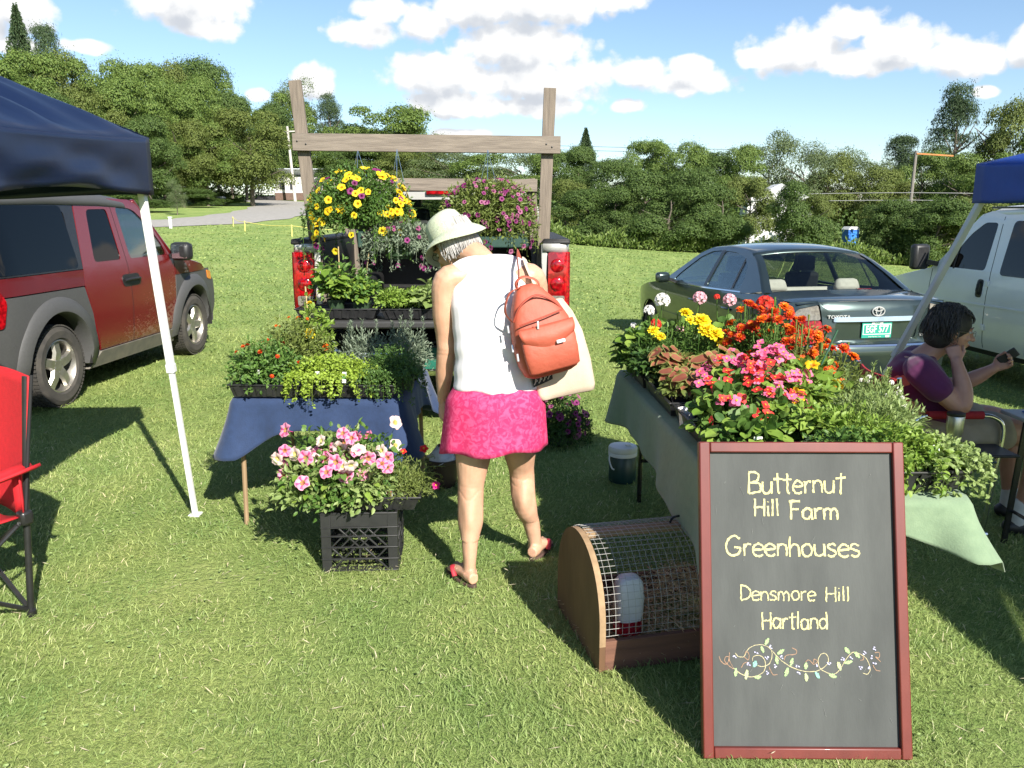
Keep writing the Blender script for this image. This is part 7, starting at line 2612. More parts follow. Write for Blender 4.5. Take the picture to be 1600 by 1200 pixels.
 for nm, lab, x, y, w, d, h, col, rz, zz in (('folder', 'bright blue folder lying on the side table', 2.74, 4.03, .22, .16, .006, (.03, .12, .42), 12, 0), ('magazine', 'red magazine lying on the side table', 2.84, 3.86, .21, .15, .008, (.45, .03, .03), -14, 0),
            ('notebook', 'yellow notepad at the near side of the side table', 2.92, 3.765, .12, .06, .010, (.65, .45, .05), 5, 0), ('paper_stack', 'white papers at the back of the side table', 3.02, 4.06, .20, .15, .012, (.70, .70, .68), 8, 0)):
  o = MB().box((0, 0, h / 2), (w, d, h)).build(nm, mat(nm + '_cover', col, rough=.4), None, bevel=.002)
  o.location = (x, y, zt + zz + .0005)
  o.rotation_euler = (0, 0, R(rz))
  tag(o, lab, nm.replace('_', ' '))

ZIP = mat('thin_metal', (.35, .30, .26), rough=.3, metal=.9)
build_vendor()

# ---------------------------------------------------------------- trays, pots, flowers, leaves
TRAY = mat('tray_plastic', (0.012, 0.012, 0.013), (0.024, 0.024, 0.024), rough=.42, scale=20)
POT_G = mat('green_pot_plastic', (0.022, 0.045, 0.020), (0.032, 0.060, 0.028), rough=.5, scale=20)
POT_B = mat('black_pot_plastic', (0.014, 0.014, 0.015), rough=.5)
SOIL = mat('potting_soil', (0.030, 0.020, 0.014), (0.012, 0.008, 0.006), rough=1.0, scale=90, bump=.8, bscale=150)
STEM = mat('green_stem', (0.10, 0.17, 0.045), (0.075, 0.13, 0.035), rough=.6)
BAMBOO = mat('bamboo_stake', (0.48, 0.36, 0.18), (0.38, 0.27, 0.13), rough=.7)

def petal_mat(name, c0, c1, transl=.35):
 return leaf_mat(name, c0, c1, rough=.55, transl=transl)

def tray(label, loc, rz=0.0, w=.54, d=.28, h=.062, slots=True, group=None):
 """nursery tray: sloping ribbed walls, rolled rim, slotted floor"""
 t = thing('plant_tray', label, 'tray', loc, R(rz), group)
 k = .90
 wl = MB()
 o = [(-w / 2, -d / 2), (w / 2, -d / 2), (w / 2, d / 2), (-w / 2, d / 2)]
 wl.loft([[Vector((p[0] * k, p[1] * k, 0)) for p in o], [Vector((p[0], p[1], h)) for p in o]], cap=False)
 wl.add([Vector((p[0] * k, p[1] * k, .001)) for p in o], [(0, 1, 2, 3)])
 wl.build('tray_wall', TRAY, t, smooth=False, solid=.0025)
 rm = MB()
 rm.box((0, -d / 2, h), (w + .016, .014, .008))
 rm.box((0, d / 2, h), (w + .016, .014, .008))
 rm.box((-w / 2, 0, h), (.014, d - .016, .0078))
 rm.box((w / 2, 0, h), (.014, d - .016, .0078))
 rm.build('tray_rim', TRAY, t, bevel=.002)
 n = int(w / .055)
 for i in range(n):
  x = -w / 2 * .93 + w * .93 * (i + .5) / n
  MB().bar((x * k, -d / 2 * k - .004, .004), (x, -d / 2 - .004, h - .006), .024 if slots else .03, .007, up=(0, 1, 0)).build('tray_rib', TRAY, t)
 return t

def pot(t, s=.10, h=.09, m=None, loc=(0, 0, 0), rnd=False):
 mb = MB()
 m = m or POT_G
 if rnd:
  mb.lathe([(s * .36, 0), (s * .48, h * .86), (s * .52, h * .87), (s * .53, h), (s * .49, h), (s * .46, h * .8)], 24, c=loc, cap=False)
 else:
  k = .78
  o = [(-.5, -.5), (.5, -.5), (.5, .5), (-.5, .5)]
  sec = [(k, 0), (.96, h * .84), (1.02, h * .85), (1.03, h), (.96, h), (.93, h * .8)]
  mb.loft([[Vector((loc[0] + p[0] * s * a, loc[1] + p[1] * s * a, loc[2] + z)) for p in o] for a, z in sec], cap=False)
 po = mb.build('pot', m, t, smooth=rnd)
 q = MB()
 q.box((loc[0], loc[1], loc[2] + h * .78), (s * (.66 if rnd else .9), s * (.66 if rnd else .9), .012))
 q.build('soil', SOIL, po)
 return po

def plant_tag(t, loc, rz=0, tilt=-15, col=(.45, .55, .35), w=.022, h=.055):
 M4 = Matrix.Translation(loc) @ Matrix.Rotation(R(rz), 4, 'Z') @ Matrix.Rotation(R(tilt), 4, 'X')
 a = MB().box((0, 0, h / 2), (w, .0012, h)).xf(M4).build('plant_tag', mat('tag_white', (.80, .80, .78), rough=.5), t)
 MB().box((0, -.0012, h * .58), (w * .78, .0008, h * .5)).xf(M4).build('tag_picture', mat('tag_pic_%d%d%d' % tuple(int(c * 99) for c in col), col, tuple(.4 * c for c in col), rough=.5, scale=120, p=(.45, .55)), a)

def mound(lf, c, r, n, L, W, kind='diamond', mi=0, up=.5, rough=.5, shell=.45, droop=0.0, zmin=None):
 """leaves through the upper part of an ellipsoid, pointing outwards and up"""
 u = rand_dirs(n)
 u[:, 2] = np.abs(u[:, 2]) * 1.0 - .25 * (rng.uniform(0, 1, n) < .35)
 rad = rng.uniform(0, 1, n) ** shell
 lump = 1 + .18 * np.sin(u[:, 0] * 6 + c[0] * 40) * np.sin(u[:, 1] * 7 + c[1] * 30)
 P = np.array(c) + u * np.array(r) * (rad * lump)[:, None]
 if zmin is not None:
  k = P[:, 2] > zmin
  P, u = P[k], u[k]
 n = len(P)
 D = u + rng.normal(0, rough, (n, 3)) + np.array([0, 0, -droop])
 Nn = np.array([0, 0, up]) + u * .5 + rng.normal(0, .35, (n, 3))
 lf.add(P, D, Nn, L * rng.uniform(.7, 1.25, n), W * rng.uniform(.7, 1.25, n), kind, mi)
 return P

def stems(lf, c, tips, r=.0022, mi=0, bend=.02):
 for p in tips:
  c0 = np.array(c) + rng.normal(0, .012, 3) * [1, 1, 0]
  mid = (c0 + p) / 2 + rng.normal(0, bend, 3)
  V, F = tri_tube(np.array([c0, mid, p]), r, r * .6, 4)
  lf.raw(V, F, mi)

def orient(d, up=(0, 0, 1), roll=None):
 d = Vector(d).normalized()
 q = d.to_track_quat('Z', 'Y')
 M3 = q.to_matrix()
 M3 = M3 @ Matrix.Rotation(random.uniform(0, 6.28) if roll is None else roll, 3, 'Z')
 return M3

def put(name, me, t, loc, d, s=1.0, roll=None):
 o = link(name, me, t)
 o.location = loc
 o.rotation_euler = orient(d, roll=roll).to_euler()
 o.scale = (s, s, s)
 return o

def put_leaf(name, me, t, loc, along, nrm, s=1.0):
 x = Vector(along).normalized()
 z = Vector(nrm)
 z = z - x * z.dot(x)
 if z.length < 1e-4:
  z = x.orthogonal()
 z.normalize()
 y = z.cross(x)
 o = link(name, me, t)
 o.location = loc
 o.rotation_euler = Matrix((x, y, z)).transposed().to_euler()
 o.scale = (s, s, s)
 return o

def funnel_flower(name, mats, lobes=5, ruffle=.10, depth=.45, notch=.16, star=False):
 """trumpet flower of radius 1 facing +z: mats = petal, throat (, stripe)"""
 mb = MB()
 n = lobes * 6
 prof = [(.06, -.55 * depth / .45), (.16, -.28), (.34, -.07), (.62, .02), (.86, .05), (1.0, .02)]
 V, F, mi = [], [], []
 for i, (r, z) in enumerate(prof):
  for j in range(n):
   a = 2 * math.pi * j / n
   lob = 1 - notch * (r ** 3) * (.5 + .5 * math.cos(lobes * a)) ** 2
   V.append((r * lob * math.cos(a), r * lob * math.sin(a), z + ruffle * r * r * math.sin(lobes * a * 1 + .7) * .5 + ruffle * .4 * r ** 4 * math.sin(11 * a)))
 for i in range(len(prof) - 1):
  for j in range(n):
   F.append((i * n + j, i * n + (j + 1) % n, (i + 1) * n + (j + 1) % n, (i + 1) * n + j))
   m_ = 1 if i < 2 else 0
   if star and i < 4 and (j % 6 in (2, 3)):
    m_ = 2
   mi.append(m_)
 mb.add(V, F)
 mb.m = mi
 # tube and sepals behind
 o = len(mb.v)
 mb.lathe([(.06, -.5 * depth / .45), (.05, -.9), (.035, -1.25)], 6, mi=len(mats) - 1, cap=False)
 return mb.mesh(name, mats, smooth=True, angle=180)

def petal_ring(lf, n, r0, L, W, elev, z=0.0, mi=0, kind='round', jit=.15, off=0.0):
 a = np.arange(n) * 2 * math.pi / n + off + rng.normal(0, jit * .3, n)
 e = elev + rng.normal(0, jit, n)
 P = np.stack([r0 * np.cos(a), r0 * np.sin(a), np.full(n, z)], 1)
 D = np.stack([np.cos(a) * np.cos(e), np.sin(a) * np.cos(e), np.sin(e)], 1)
 Nn = np.stack([-np.cos(a) * np.sin(e), -np.sin(a) * np.sin(e), np.cos(e)], 1)
 lf.add(P, D, Nn, L, W, kind, mi)

def marigold(name, c_out, c_in, double=True):
 lf = LF()
 petal_ring(lf, 11, .10, .90, .48, .05, 0, 0)
 petal_ring(lf, 10, .10, .70, .44, .40, .05, 0, off=.3)
 petal_ring(lf, 8, .05, .52, .38, .75, .10, 1, off=.1)
 if double:
  petal_ring(lf, 7, .03, .40, .32, 1.1, .14, 1, off=.5)
  petal_ring(lf, 5, .02, .30, .25, 1.35, .18, 1)
 V, F = tri_tube(np.array([(0, 0, -.55), (0, 0, -.25), (0, 0, .02)]), .16, .34, 6)
 lf.raw(V, F, 2)
 return lf.mesh(name, [petal_mat(name + '_petal', *c_out), petal_mat(name + '_heart', *c_in), STEM])

def geranium(name, c0, c1, n=20):
 """head of many five-petalled florets"""
 lf = LF()
 for k in range(n):
  z = 1 - (k + .5) / n * 1.25
  a = k * 2.39996
  r = math.sqrt(max(0, 1 - z * z))
  d = np.array([r * math.cos(a), r * math.sin(a), z])
  x = np.cross(d, [0, 0, 1.0] if abs(d[2]) < .9 else [1.0, 0, 0])
  x /= np.linalg.norm(x)
  y = np.cross(d, x)
  ang = np.arange(5) * 1.2566 + k
  D = np.cos(ang)[:, None] * x + np.sin(ang)[:, None] * y + d * .35
  lf.add(np.tile(d * .72, (5, 1)), D, np.tile(d, (5, 1)), .34, .26, 'round', 0)
  V, F = tri_tube(np.array([(0, 0, -.15), d * .4, d * .72]), .03, .02, 3)
  lf.raw(V, F, 1)
 return lf.mesh(name, [petal_mat(name + '_petal', c0, c1), STEM])

def open_flower(name, c0, c1, c_mid, petals=4, L=.85, W=.75):
 lf = LF()
 petal_ring(lf, petals, .04, L, W, .15, 0, 0, jit=.12)
 if petals == 5:
  petal_ring(lf, petals, .04, L * .7, W * .7, .5, .03, 0, off=.6)
 petal_ring(lf, 6, .0, .26, .2, .8, .04, 1, off=.3)
 V, F = tri_tube(np.array([(0, 0, -.7), (0, 0, -.3), (0, 0, 0)]), .05, .05, 4)
 lf.raw(V, F, 2)
 return lf.mesh(name, [petal_mat(name + '_petal', c0, c1), petal_mat(name + '_mid', c_mid, c_mid), STEM])

def leaf_blade(name, mats, shape='oval', nx=8, ny=6, curl=.25, fold=.18, edge=.35, scallop=0.0, wid=.30):
 """single leaf of length 1 along +x, face +z; the rim takes mats[1] when given"""
 mb = MB()
 V, F, mi = [], [], []
 for i in range(nx + 1):
  u = i / nx
  if shape == 'oval':
   w = wid * math.sin(math.pi * min(1, u ** .75)) ** .8
  elif shape == 'round':
   w = wid * (math.sin(math.pi * (u * .93 + .07)) ** .55 if 0 < u < 1 else 0)
  elif shape == 'lobed':
   w = wid * math.sin(math.pi * min(1, u ** .7)) ** .7 * (1 + .28 * math.sin(u * 17))
  else:
   w = wid * math.sin(math.pi * u) ** .9
  w = max(w, .004)
  for j in range(ny + 1):
   v = j / ny * 2 - 1
   sc = 1 + scallop * math.sin(u * 40) * abs(v) ** 3
   V.append((u, v * w * sc, fold * abs(v) * w - curl * u * u + .04 * math.sin(u * 9) * abs(v)))
 for i in range(nx):
  for j in range(ny):
   F.append((i * (ny + 1) + j, (i + 1) * (ny + 1) + j, (i + 1) * (ny + 1) + j + 1, i * (ny + 1) + j + 1))
   vm = abs((j + .5) / ny * 2 - 1)
   um = (i + .5) / nx
   mi.append(1 if (len(mats) > 1 and (vm > 1 - edge or um < .1 or um > .93)) else 0)
 mb.add(V, F)
 mb.m = mi
 return mb.mesh(name, mats, smooth=True, angle=180)

# colours of foliage
LM = {
 'mid': leaf_mat('leaf_mid', (0.055, 0.125, 0.022), (0.135, 0.235, 0.050)),
 'bright': leaf_mat('leaf_bright', (0.135, 0.235, 0.030), (0.255, 0.360, 0.065)),
 'lime': leaf_mat('leaf_lime', (0.200, 0.300, 0.030), (0.330, 0.440, 0.065)),
 'dark': leaf_mat('leaf_dark', (0.030, 0.080, 0.018), (0.085, 0.160, 0.035)),
 'grey': leaf_mat('leaf_grey', (0.150, 0.200, 0.130), (0.270, 0.320, 0.220)),
 'pale': leaf_mat('leaf_pale', (0.160, 0.230, 0.065), (0.290, 0.370, 0.130)),
 'olive': leaf_mat('leaf_olive', (0.110, 0.150, 0.035), (0.220, 0.270, 0.070)),
 'thyme': leaf_mat('leaf_thyme', (0.050, 0.115, 0.025), (0.120, 0.205, 0.045)),
}
PAL = lambda n, a, b: petal_mat(n, a, b)
F_YELLOW = funnel_flower('yellow_trumpet', [PAL('yellow_petal', (.78, .54, .010), (.86, .66, .03)), PAL('yellow_throat', (.55, .28, .01), (.6, .33, .01)), STEM])
F_PURPLE = funnel_flower('purple_trumpet', [PAL('purple_petal', (.17, .014, .095), (.27, .032, .165)), PAL('purple_throat', (.07, .005, .05), (.09, .01, .06)), STEM])
F_MAUVE = funnel_flower('mauve_trumpet', [PAL('mauve_petal', (.30, .07, .17), (.40, .13, .24)), PAL('mauve_throat', (.14, .01, .08), (.16, .02, .09)), STEM])
F_PINK = funnel_flower('pink_trumpet', [PAL('pink_petal', (.78, .26, .42), (.84, .38, .52)), PAL('pink_throat', (.45, .30, .03), (.5, .33, .04)), PAL('pink_vein', (.60, .07, .22), (.62, .09, .25))], ruffle=.22, star=True)
F_BLUSH = funnel_flower('blush_trumpet', [PAL('blush_petal', (.74, .55, .52), (.78, .66, .58)), PAL('blush_throat', (.62, .55, .16), (.66, .58, .18)), STEM], ruffle=.22)
F_ORANGE = marigold('orange_marigold', ((.62, .085, .008), (.72, .14, .01)), ((.78, .26, .012), (.80, .36, .02)))
F_RUST = marigold('rust_marigold', ((.42, .022, .006), (.55, .05, .008)), ((.68, .16, .01), (.75, .25, .015)))
F_LEMON = marigold('lemon_marigold', ((.80, .62, .012), (.84, .70, .03)), ((.82, .66, .015), (.86, .74, .04)))
F_RED = geranium('red_geranium', (.66, .025, .018), (.76, .06, .03))
F_PINKG = geranium('pink_geranium', (.72, .36, .42), (.80, .50, .54))
F_WHITE = geranium('white_geranium', (.80, .76, .70), (.84, .82, .78))
F_BPINK = open_flower('pink_begonia', (.76, .13, .28), (.80, .22, .38), (.72, .50, .05))
F_BRED = open_flower('red_begonia', (.70, .03, .035), (.76, .07, .05), (.75, .45, .05))
F_MOSS_R = open_flower('red_moss_rose', (.68, .02, .02), (.76, .05, .03), (.7, .5, .05), 5)
F_MOSS_M = open_flower('magenta_moss_rose', (.62, .01, .20), (.70, .03, .27), (.7, .5, .05), 5)
F_NAST = funnel_flower('nasturtium_bloom', [PAL('nasturtium_petal', (.80, .45, .008), (.84, .54, .015)), PAL('nasturtium_throat', (.7, .22, .01), (.7, .25, .01)), STEM], ruffle=.25, notch=.3)
B_MID = leaf_blade('mid_leaf', [LM['mid']], 'oval', 6, 4)
B_BRIGHT = leaf_blade('bright_leaf', [LM['bright']], 'oval', 6, 4)
B_DARK = leaf_blade('dark_leaf', [LM['dark']], 'oval', 6, 4)
B_BEG = leaf_blade('begonia_leaf', [LM['bright']], 'round', 7, 6, curl=.12, fold=.3, wid=.5)
B_KALE = leaf_blade('lobed_leaf', [LM['pale']], 'lobed', 12, 4, wid=.36)
B_NAST = leaf_blade('nasturtium_leaf', [LM['bright']], 'round', 7, 6, curl=.1, fold=.2, wid=.5)
COL_IN = leaf_mat('coleus_heart', (0.24, 0.075, 0.045), (0.34, 0.135, 0.075))
COL_OUT = leaf_mat('coleus_rim', (0.20, 0.20, 0.055), (0.29, 0.27, 0.085))
B_COL = leaf_blade('coleus_leaf', [COL_IN, COL_OUT], 'oval', 9, 8, curl=.3, scallop=.10, edge=.26, wid=.36)

def on_ellipsoid(c, r, up=.0, front=0.0):
 """random point on the upper outside, with its outward direction"""
 while True:
  d = Vector((random.gauss(0, 1), random.gauss(0, 1), random.gauss(0, 1))).normalized()
  if d.z > up and d.y < 1.0 - front:
   break
 return Vector(c) + Vector((d.x * r[0], d.y * r[1], d.z * r[2])), d

TO_CAM = Vector((0, -.9, .45))

def face_dir(d, k=.8):
 return (d + TO_CAM * k + Vector((random.gauss(0, .3), random.gauss(0, .3), random.gauss(0, .2))))

# ---------------------------------------------------------------- hanging baskets on the rack
def basket(label, loc, r, zr, beam_z, flowers, n_leaf, leafm, nfl, fl_size, lower=0.0, wires=True):
 t = thing('hanging_basket', label, 'hanging basket', loc)
 pb = MB()
 pb.lathe([(.09, -.10), (.13, 0), (.14, .02), (.13, .02), (.11, -.08), (0, -.08)], 24, c=(0, 0, -.02), cap=False)
 pb.build('basket_pot', POT_G, t)
 lf = LF()
 c = (0, 0, 0)
 mound(lf, c, (r, r * .85, zr), n_leaf, .034, .014, 'diamond', 0, shell=.33, rough=.7)
 mound(lf, (0, 0, -zr * .3), (r * .95, r * .8, zr * .8), n_leaf // 2, .034, .014, 'diamond', 0, shell=.4, rough=.7)
 # trailing strands round the rim
 for k in range(46):
  a = random.uniform(0, 6.28)
  L_ = random.uniform(.4, 1.0) * (zr * .9 + lower)
  p0 = np.array([math.cos(a) * r * .8, math.sin(a) * r * .7, zr * .25])
  p1 = p0 + [math.cos(a) * r * .28, math.sin(a) * r * .25, -L_ * .4]
  p2 = p1 + [math.cos(a) * r * .04, math.sin(a) * .03, -L_ * .6]
  pts = np.array([tuple(q) for q in catmull([p0, p1, p2], 5)])
  V, F = tri_tube(pts, .0022, .001, 3)
  lf.raw(V, F, 0)
  m_ = 22
  ii = rng.integers(0, len(pts), m_)
  lf.add(pts[ii] + rng.normal(0, .008, (m_, 3)), rng.normal(0, 1, (m_, 3)) + [0, 0, -.2], rng.normal(0, .6, (m_, 3)) + [0, 0, 1], .028, .011, 'diamond', 0)
 lf.build('foliage', leafm, t)
 for k in range(nfl):
  me, w = random.choice(flowers)
  if random.random() < .70:
   p, d = on_ellipsoid((0, 0, 0), (r * 1.02, r * .9, zr * 1.03), -.15, .35)
  else:
   p, d = on_ellipsoid((0, 0, -lower), (r * .95, r * .85, zr * .9), -.5, .4)
  put('flower', me, t, p, face_dir(d, .45), fl_size * w * random.uniform(.75, 1.15))
 if wires:
  for k in range(3):
   a = k * 2.094 + .5
   MB().tube([(math.cos(a) * .13, math.sin(a) * .13, 0), (0, 0, beam_z - loc[2])], .0016, 4).build('hanger_wire', CHROME, t)
 return t

basket('yellow petunia basket hanging below the left end of the rack beam', (-1.06, 5.84, 1.62), .355, .29, 2.03, [(F_YELLOW, 1), (F_YELLOW, 1), (F_YELLOW, 1), (F_YELLOW, .9), (F_PURPLE, .8)], 5200, LM['mid'], 140, .029, .14)
basket('green trailing basket with few mauve flowers between the yellow and purple baskets', (-.78, 5.76, 1.42), .25, .13, 2.03, [(F_MAUVE, 1), (F_PURPLE, .9)], 2600, LM['grey'], 34, .020, .14)
basket('purple petunia basket hanging right of the straw hat', (-.165, 5.80, 1.57), .325, .27, 2.03, [(F_PURPLE, 1), (F_PURPLE, .9), (F_MAUVE, .9)], 7000, LM['olive'], 190, .0190, .12)
b_ = basket('purple flowering basket set down on the grass behind the tote bag', (.34, 5.62, .125), .20, .28, 0, [(F_PURPLE, 1), (F_MAUVE, .9)], 1400, LM['dark'], 60, .026, .08, wires=False)

# ---------------------------------------------------------------- plants on the tailgate
ZT = .922
tray('black tray at the left end of the tailgate under the tall leafy plant', (-1.17, 5.56, ZT), 1, slots=False)
tray('slotted black tray in the middle of the tailgate under the kale', (-.60, 5.55, ZT), -1)
tray('black tray at the right end of the tailgate behind the standing person', (-.02, 5.56, ZT), 1, slots=False)

def bushy(name, label, cat, loc, blade, nl, ls, r, h, leafm, pot_kw=None, filler=400, fl=None, stake=None, droop=.1, tagc=None, wleaf=.5):
 """upright leafy plant: stems, big leaves as parts, small leaves inside"""
 t = thing(name, label, cat, loc)
 pk = dict(s=.10, h=.09)
 pk.update(pot_kw or {})
 pot(t, **pk)
 z0 = pk['h'] * .8
 lf = LF()
 tips = []
 for k in range(9):
  a = random.uniform(0, 6.28)
  q = math.sqrt(random.random())
  tips.append(np.array([r * q * math.cos(a), r * q * math.sin(a), z0 + h * random.uniform(.6, 1.0) * (1 - .3 * q)]))
 stems(lf, (0, 0, z0), tips, .003)
 if filler:
  mound(lf, (0, 0, z0 + h * .30), (r * .9, r * .9, h * .62), filler, ls * .55, ls * .3, 'oval')
 lf.build('stems', leafm, t)
 for k in range(nl):
  tp = random.choice(tips)
  f = random.uniform(.25, 1.0)
  p = Vector((tp[0] * f, tp[1] * f, z0 + (tp[2] - z0) * f))
  a = random.uniform(0, 6.28)
  out = Vector((math.cos(a) + tp[0] * 4, math.sin(a) + tp[1] * 4 - .3, random.uniform(-.25, .35) - droop))
  put_leaf('leaf', blade, t, p, out, (random.gauss(0, .25), random.gauss(-.25, .25), 1), ls * random.uniform(.7, 1.2))
 for me, n, s in fl or []:
  for k in range(n):
   p, d = on_ellipsoid((0, 0, z0 + h * .4), (r * 1.05, r * 1.05, h * .65), .05, .3)
   put('flower', me, t, p, face_dir(d, .4), s * random.uniform(.8, 1.15))
 if stake:
  MB().tube([(stake[0], stake[1], z0 - .02), (stake[0] + stake[3], stake[1], stake[2])], .004, 6).build('stake', BAMBOO, t)
 if tagc:
  plant_tag(t, (tagc[0], tagc[1], z0), rz=random.uniform(-15, 15), col=tagc[2])
 return t

bushy('pepper_plant', 'tall leafy pepper plant in a green pot at the left end of the tailgate', 'plant', (-1.19, 5.54, ZT + .006), B_BRIGHT, 150, .085, .18, .32, LM['mid'], dict(s=.12, h=.11, rnd=True), 300, stake=(.02, .05, .46, .0))
bushy('pepper_plant', 'second leafy pepper plant just right of the tall one on the tailgate', 'plant', (-1.02, 5.58, ZT + .006), B_BRIGHT, 110, .07, .14, .26, LM['mid'], dict(s=.11, h=.09), 300, stake=(.0, .03, .42, .05))
bushy('seedling_pot', 'low bright seedlings in the middle of the tailgate', 'plant', (-.80, 5.52, ZT + .006), B_BRIGHT, 80, .045, .14, .15, LM['bright'], dict(s=.10, h=.06), 1100)
bushy('seedling_pot', 'low bright seedlings just left of the kale on the tailgate', 'plant', (-.66, 5.54, ZT + .006), B_BRIGHT, 80, .045, .13, .15, LM['bright'], dict(s=.10, h=.06), 1100)
bushy('kale_plant', 'pale kale with lobed leaves on the tailgate left of the person\'s arm', 'plant', (-.50, 5.52, ZT + .006), B_KALE, 80, .115, .14, .20, LM['pale'], dict(s=.10, h=.07), 200)
bushy('kale_plant', 'kale seedling on the tailgate hidden behind the standing person', 'plant', (-.22, 5.56, ZT + .006), B_KALE, 45, .09, .13, .16, LM['pale'], dict(s=.10, h=.07), 200)
bushy('seedling_pot', 'leafy seedlings at the right end of the tailgate behind the person', 'plant', (.05, 5.56, ZT + .006), B_MID, 45, .05, .13, .13, LM['mid'], dict(s=.10, h=.06), 600)

# ---------------------------------------------------------------- herbs on the card table
ZC = .698
tray('black tray with green square pots at the left front of the card table', (-1.25, 4.19, ZC), -2, w=.36, d=.28, slots=False)
tray('slotted black tray at the right front of the card table under the herbs', (-.82, 4.18, ZC), -1, w=.48, d=.28)
tray('black tray at the back left of the card table', (-1.17, 4.60, ZC), -3, w=.42, d=.28)
tray('black tray at the back right of the card table', (-.72, 4.60, ZC), 2, w=.42, d=.28)

def herb(name, label, loc, r, h, n, L, W, leafm, kind='oval', pots=((0, 0),), fl=None, spikes=0, trail=0, tagc=None, stake=None, ps=.095, ph=.085, shell=.4, spike_h=.16):
 t = thing(name, label, 'herb' if 'herb' in label or 'thyme' in label or 'rosemary' in label or 'oregano' in label else 'plant', loc)
 for x, y in pots:
  pot(t, ps, ph, None, (x, y, 0))
 z0 = ph * .85
 lf = LF()
 tips = [np.array([r[0] * random.uniform(-.9, .9), r[1] * random.uniform(-.9, .9), z0 + h * random.uniform(.5, .95)]) for _ in range(16)]
 for x, y in pots:
  stems(lf, (x, y, z0 - .01), tips[:10], .0016)
 mound(lf, (0, 0, z0), (r[0], r[1], h), n, L, W, kind, shell=shell, rough=.7, zmin=z0 - .05)
 for k in range(spikes):       # upright needle-clad shoots
  x, y = r[0] * random.uniform(-.7, .7), r[1] * random.uniform(-.7, .7)
  hh = h * .6 + spike_h * random.uniform(.5, 1.1)
  p0 = np.array([x, y, z0 + h * .3])
  p1 = p0 + [random.gauss(0, .02), random.gauss(0, .02), hh]
  V, F = tri_tube(np.array([p0, (p0 + p1) / 2 + rng.normal(0, .004, 3), p1]), .002, .001, 3)
  lf.raw(V, F)
  m_ = 90
  f = rng.uniform(0, 1, m_)
  a = rng.uniform(0, 6.28, m_)
  P = p0 + (p1 - p0) * f[:, None]
  D = np.stack([np.cos(a), np.sin(a), np.full(m_, .9)], 1)
  lf.add(P, D, np.stack([-np.cos(a), -np.sin(a), np.ones(m_)], 1), .036 * (1.15 - .6 * f), .0055, 'needle')
 for k in range(trail):        # strands spilling over the edge
  a = random.uniform(-2.6, -.5)
  p0 = np.array([r[0] * .8 * math.cos(a), r[1] * .9 * math.sin(a), z0 + h * .25])
  p1 = p0 + [.06 * math.cos(a), .06 * math.sin(a), .0]
  p2 = p1 + [.03 * math.cos(a), .02 * math.sin(a), -random.uniform(.04, .14)]
  pts = np.array([tuple(q) for q in catmull([p0, p1, p2], 6)])
  V, F = tri_tube(pts, .0014, .0008, 3)
  lf.raw(V, F)
  m_ = 40
  ii = rng.integers(0, len(pts), m_)
  lf.add(pts[ii] + rng.normal(0, .006, (m_, 3)), rng.normal(0, 1, (m_, 3)), rng.normal(0, .5, (m_, 3)) + [0, -.3, 1], L, W, kind)
 lf.build('foliage', leafm, t)
 for me, nn, s in fl or []:
  for k in range(nn):
   p, d = on_ellipsoid((0, 0, z0), (r[0] * 1.02, r[1] * 1.02, h * 1.02), .1, .2)
   put('flower', me, t, p, face_dir(d, .3), s * random.uniform(.8, 1.2))
 for x, y, c, tl in tagc or []:
  plant_tag(t, (x, y, z0 + .0), rz=random.uniform(-20, 20), tilt=tl, col=c)
 if stake:
  MB().tube([(stake[0], stake[1], z0 - .03), (stake[0] + stake[3], stake[1], stake[2])], .0045, 6).build('stake', BAMBOO, t)
 return t

zc = ZC + .006
herb('bush_herb', 'dark bush with small orange red blooms at the left front of the card table', (-1.28, 4.20, zc), (.20, .17), .19, 2000, .028, .014, LM['mid'], 'oval', ((-.06, -.06), (.05, -.06)), [(F_RUST, 12, .013)], tagc=[(-.02, -.105, (.2, .3, .12), -8)])
herb('bush_herb', 'loose pale green plant with tiny orange buds behind the left tray', (-1.20, 4.50, zc), (.21, .18), .27, 2600, .030, .012, LM['olive'], 'diamond', ((-.05, 0), (.06, 0)), [(F_ORANGE, 10, .010)], tagc=[(.10, -.10, (.7, .7, .68), -35)])
herb('yellow_flower_plant', 'tall plant with yellow blooms tied to a stake behind the card table trays', (-1.13, 4.63, zc), (.12, .10), .34, 900, .040, .018, LM['bright'], 'oval', ((0, 0),), [(F_LEMON, 3, .032), (F_ORANGE, 3, .022)], stake=(-.02, .02, .50, -.02))
herb('oregano', 'lime green oregano spilling over the front of the card table', (-.93, 4.16, zc), (.24, .13), .12, 4200, .017, .013, LM['lime'], 'oval', ((-.15, -.05), (-.03, -.06), (.1, -.06)), trail=26, tagc=[(-.05, -.12, (.6, .65, .6), -10), (.085, -.13, (.15, .4, .12), -12), (-.04, -.02, (.75, .76, .72), -30)])
herb('lavender', 'grey green lavender at the back middle of the card table', (-.83, 4.56, zc), (.17, .12), .19, 1900, .030, .006, LM['grey'], 'needle', ((0, 0),), spikes=4, spike_h=.09)
herb('rosemary', 'grey green rosemary spikes at the back right of the card table', (-.60, 4.60, zc), (.15, .12), .19, 1800, .030, .006, LM['grey'], 'needle', ((0, 0),), spikes=5, spike_h=.13)
herb('thyme', 'dark thyme tumbling over the right front corner of the card table', (-.62, 4.22, zc), (.16, .16), .16, 3800, .014, .008, LM['thyme'], 'oval', ((-.04, 0), (.06, 0)), trail=34)

# ---------------------------------------------------------------- petunias on the crate
tray('black tray of petunias balanced on top of the milk crate', (-.70, 3.665, .289), 2, w=.55, d=.29, h=.06)

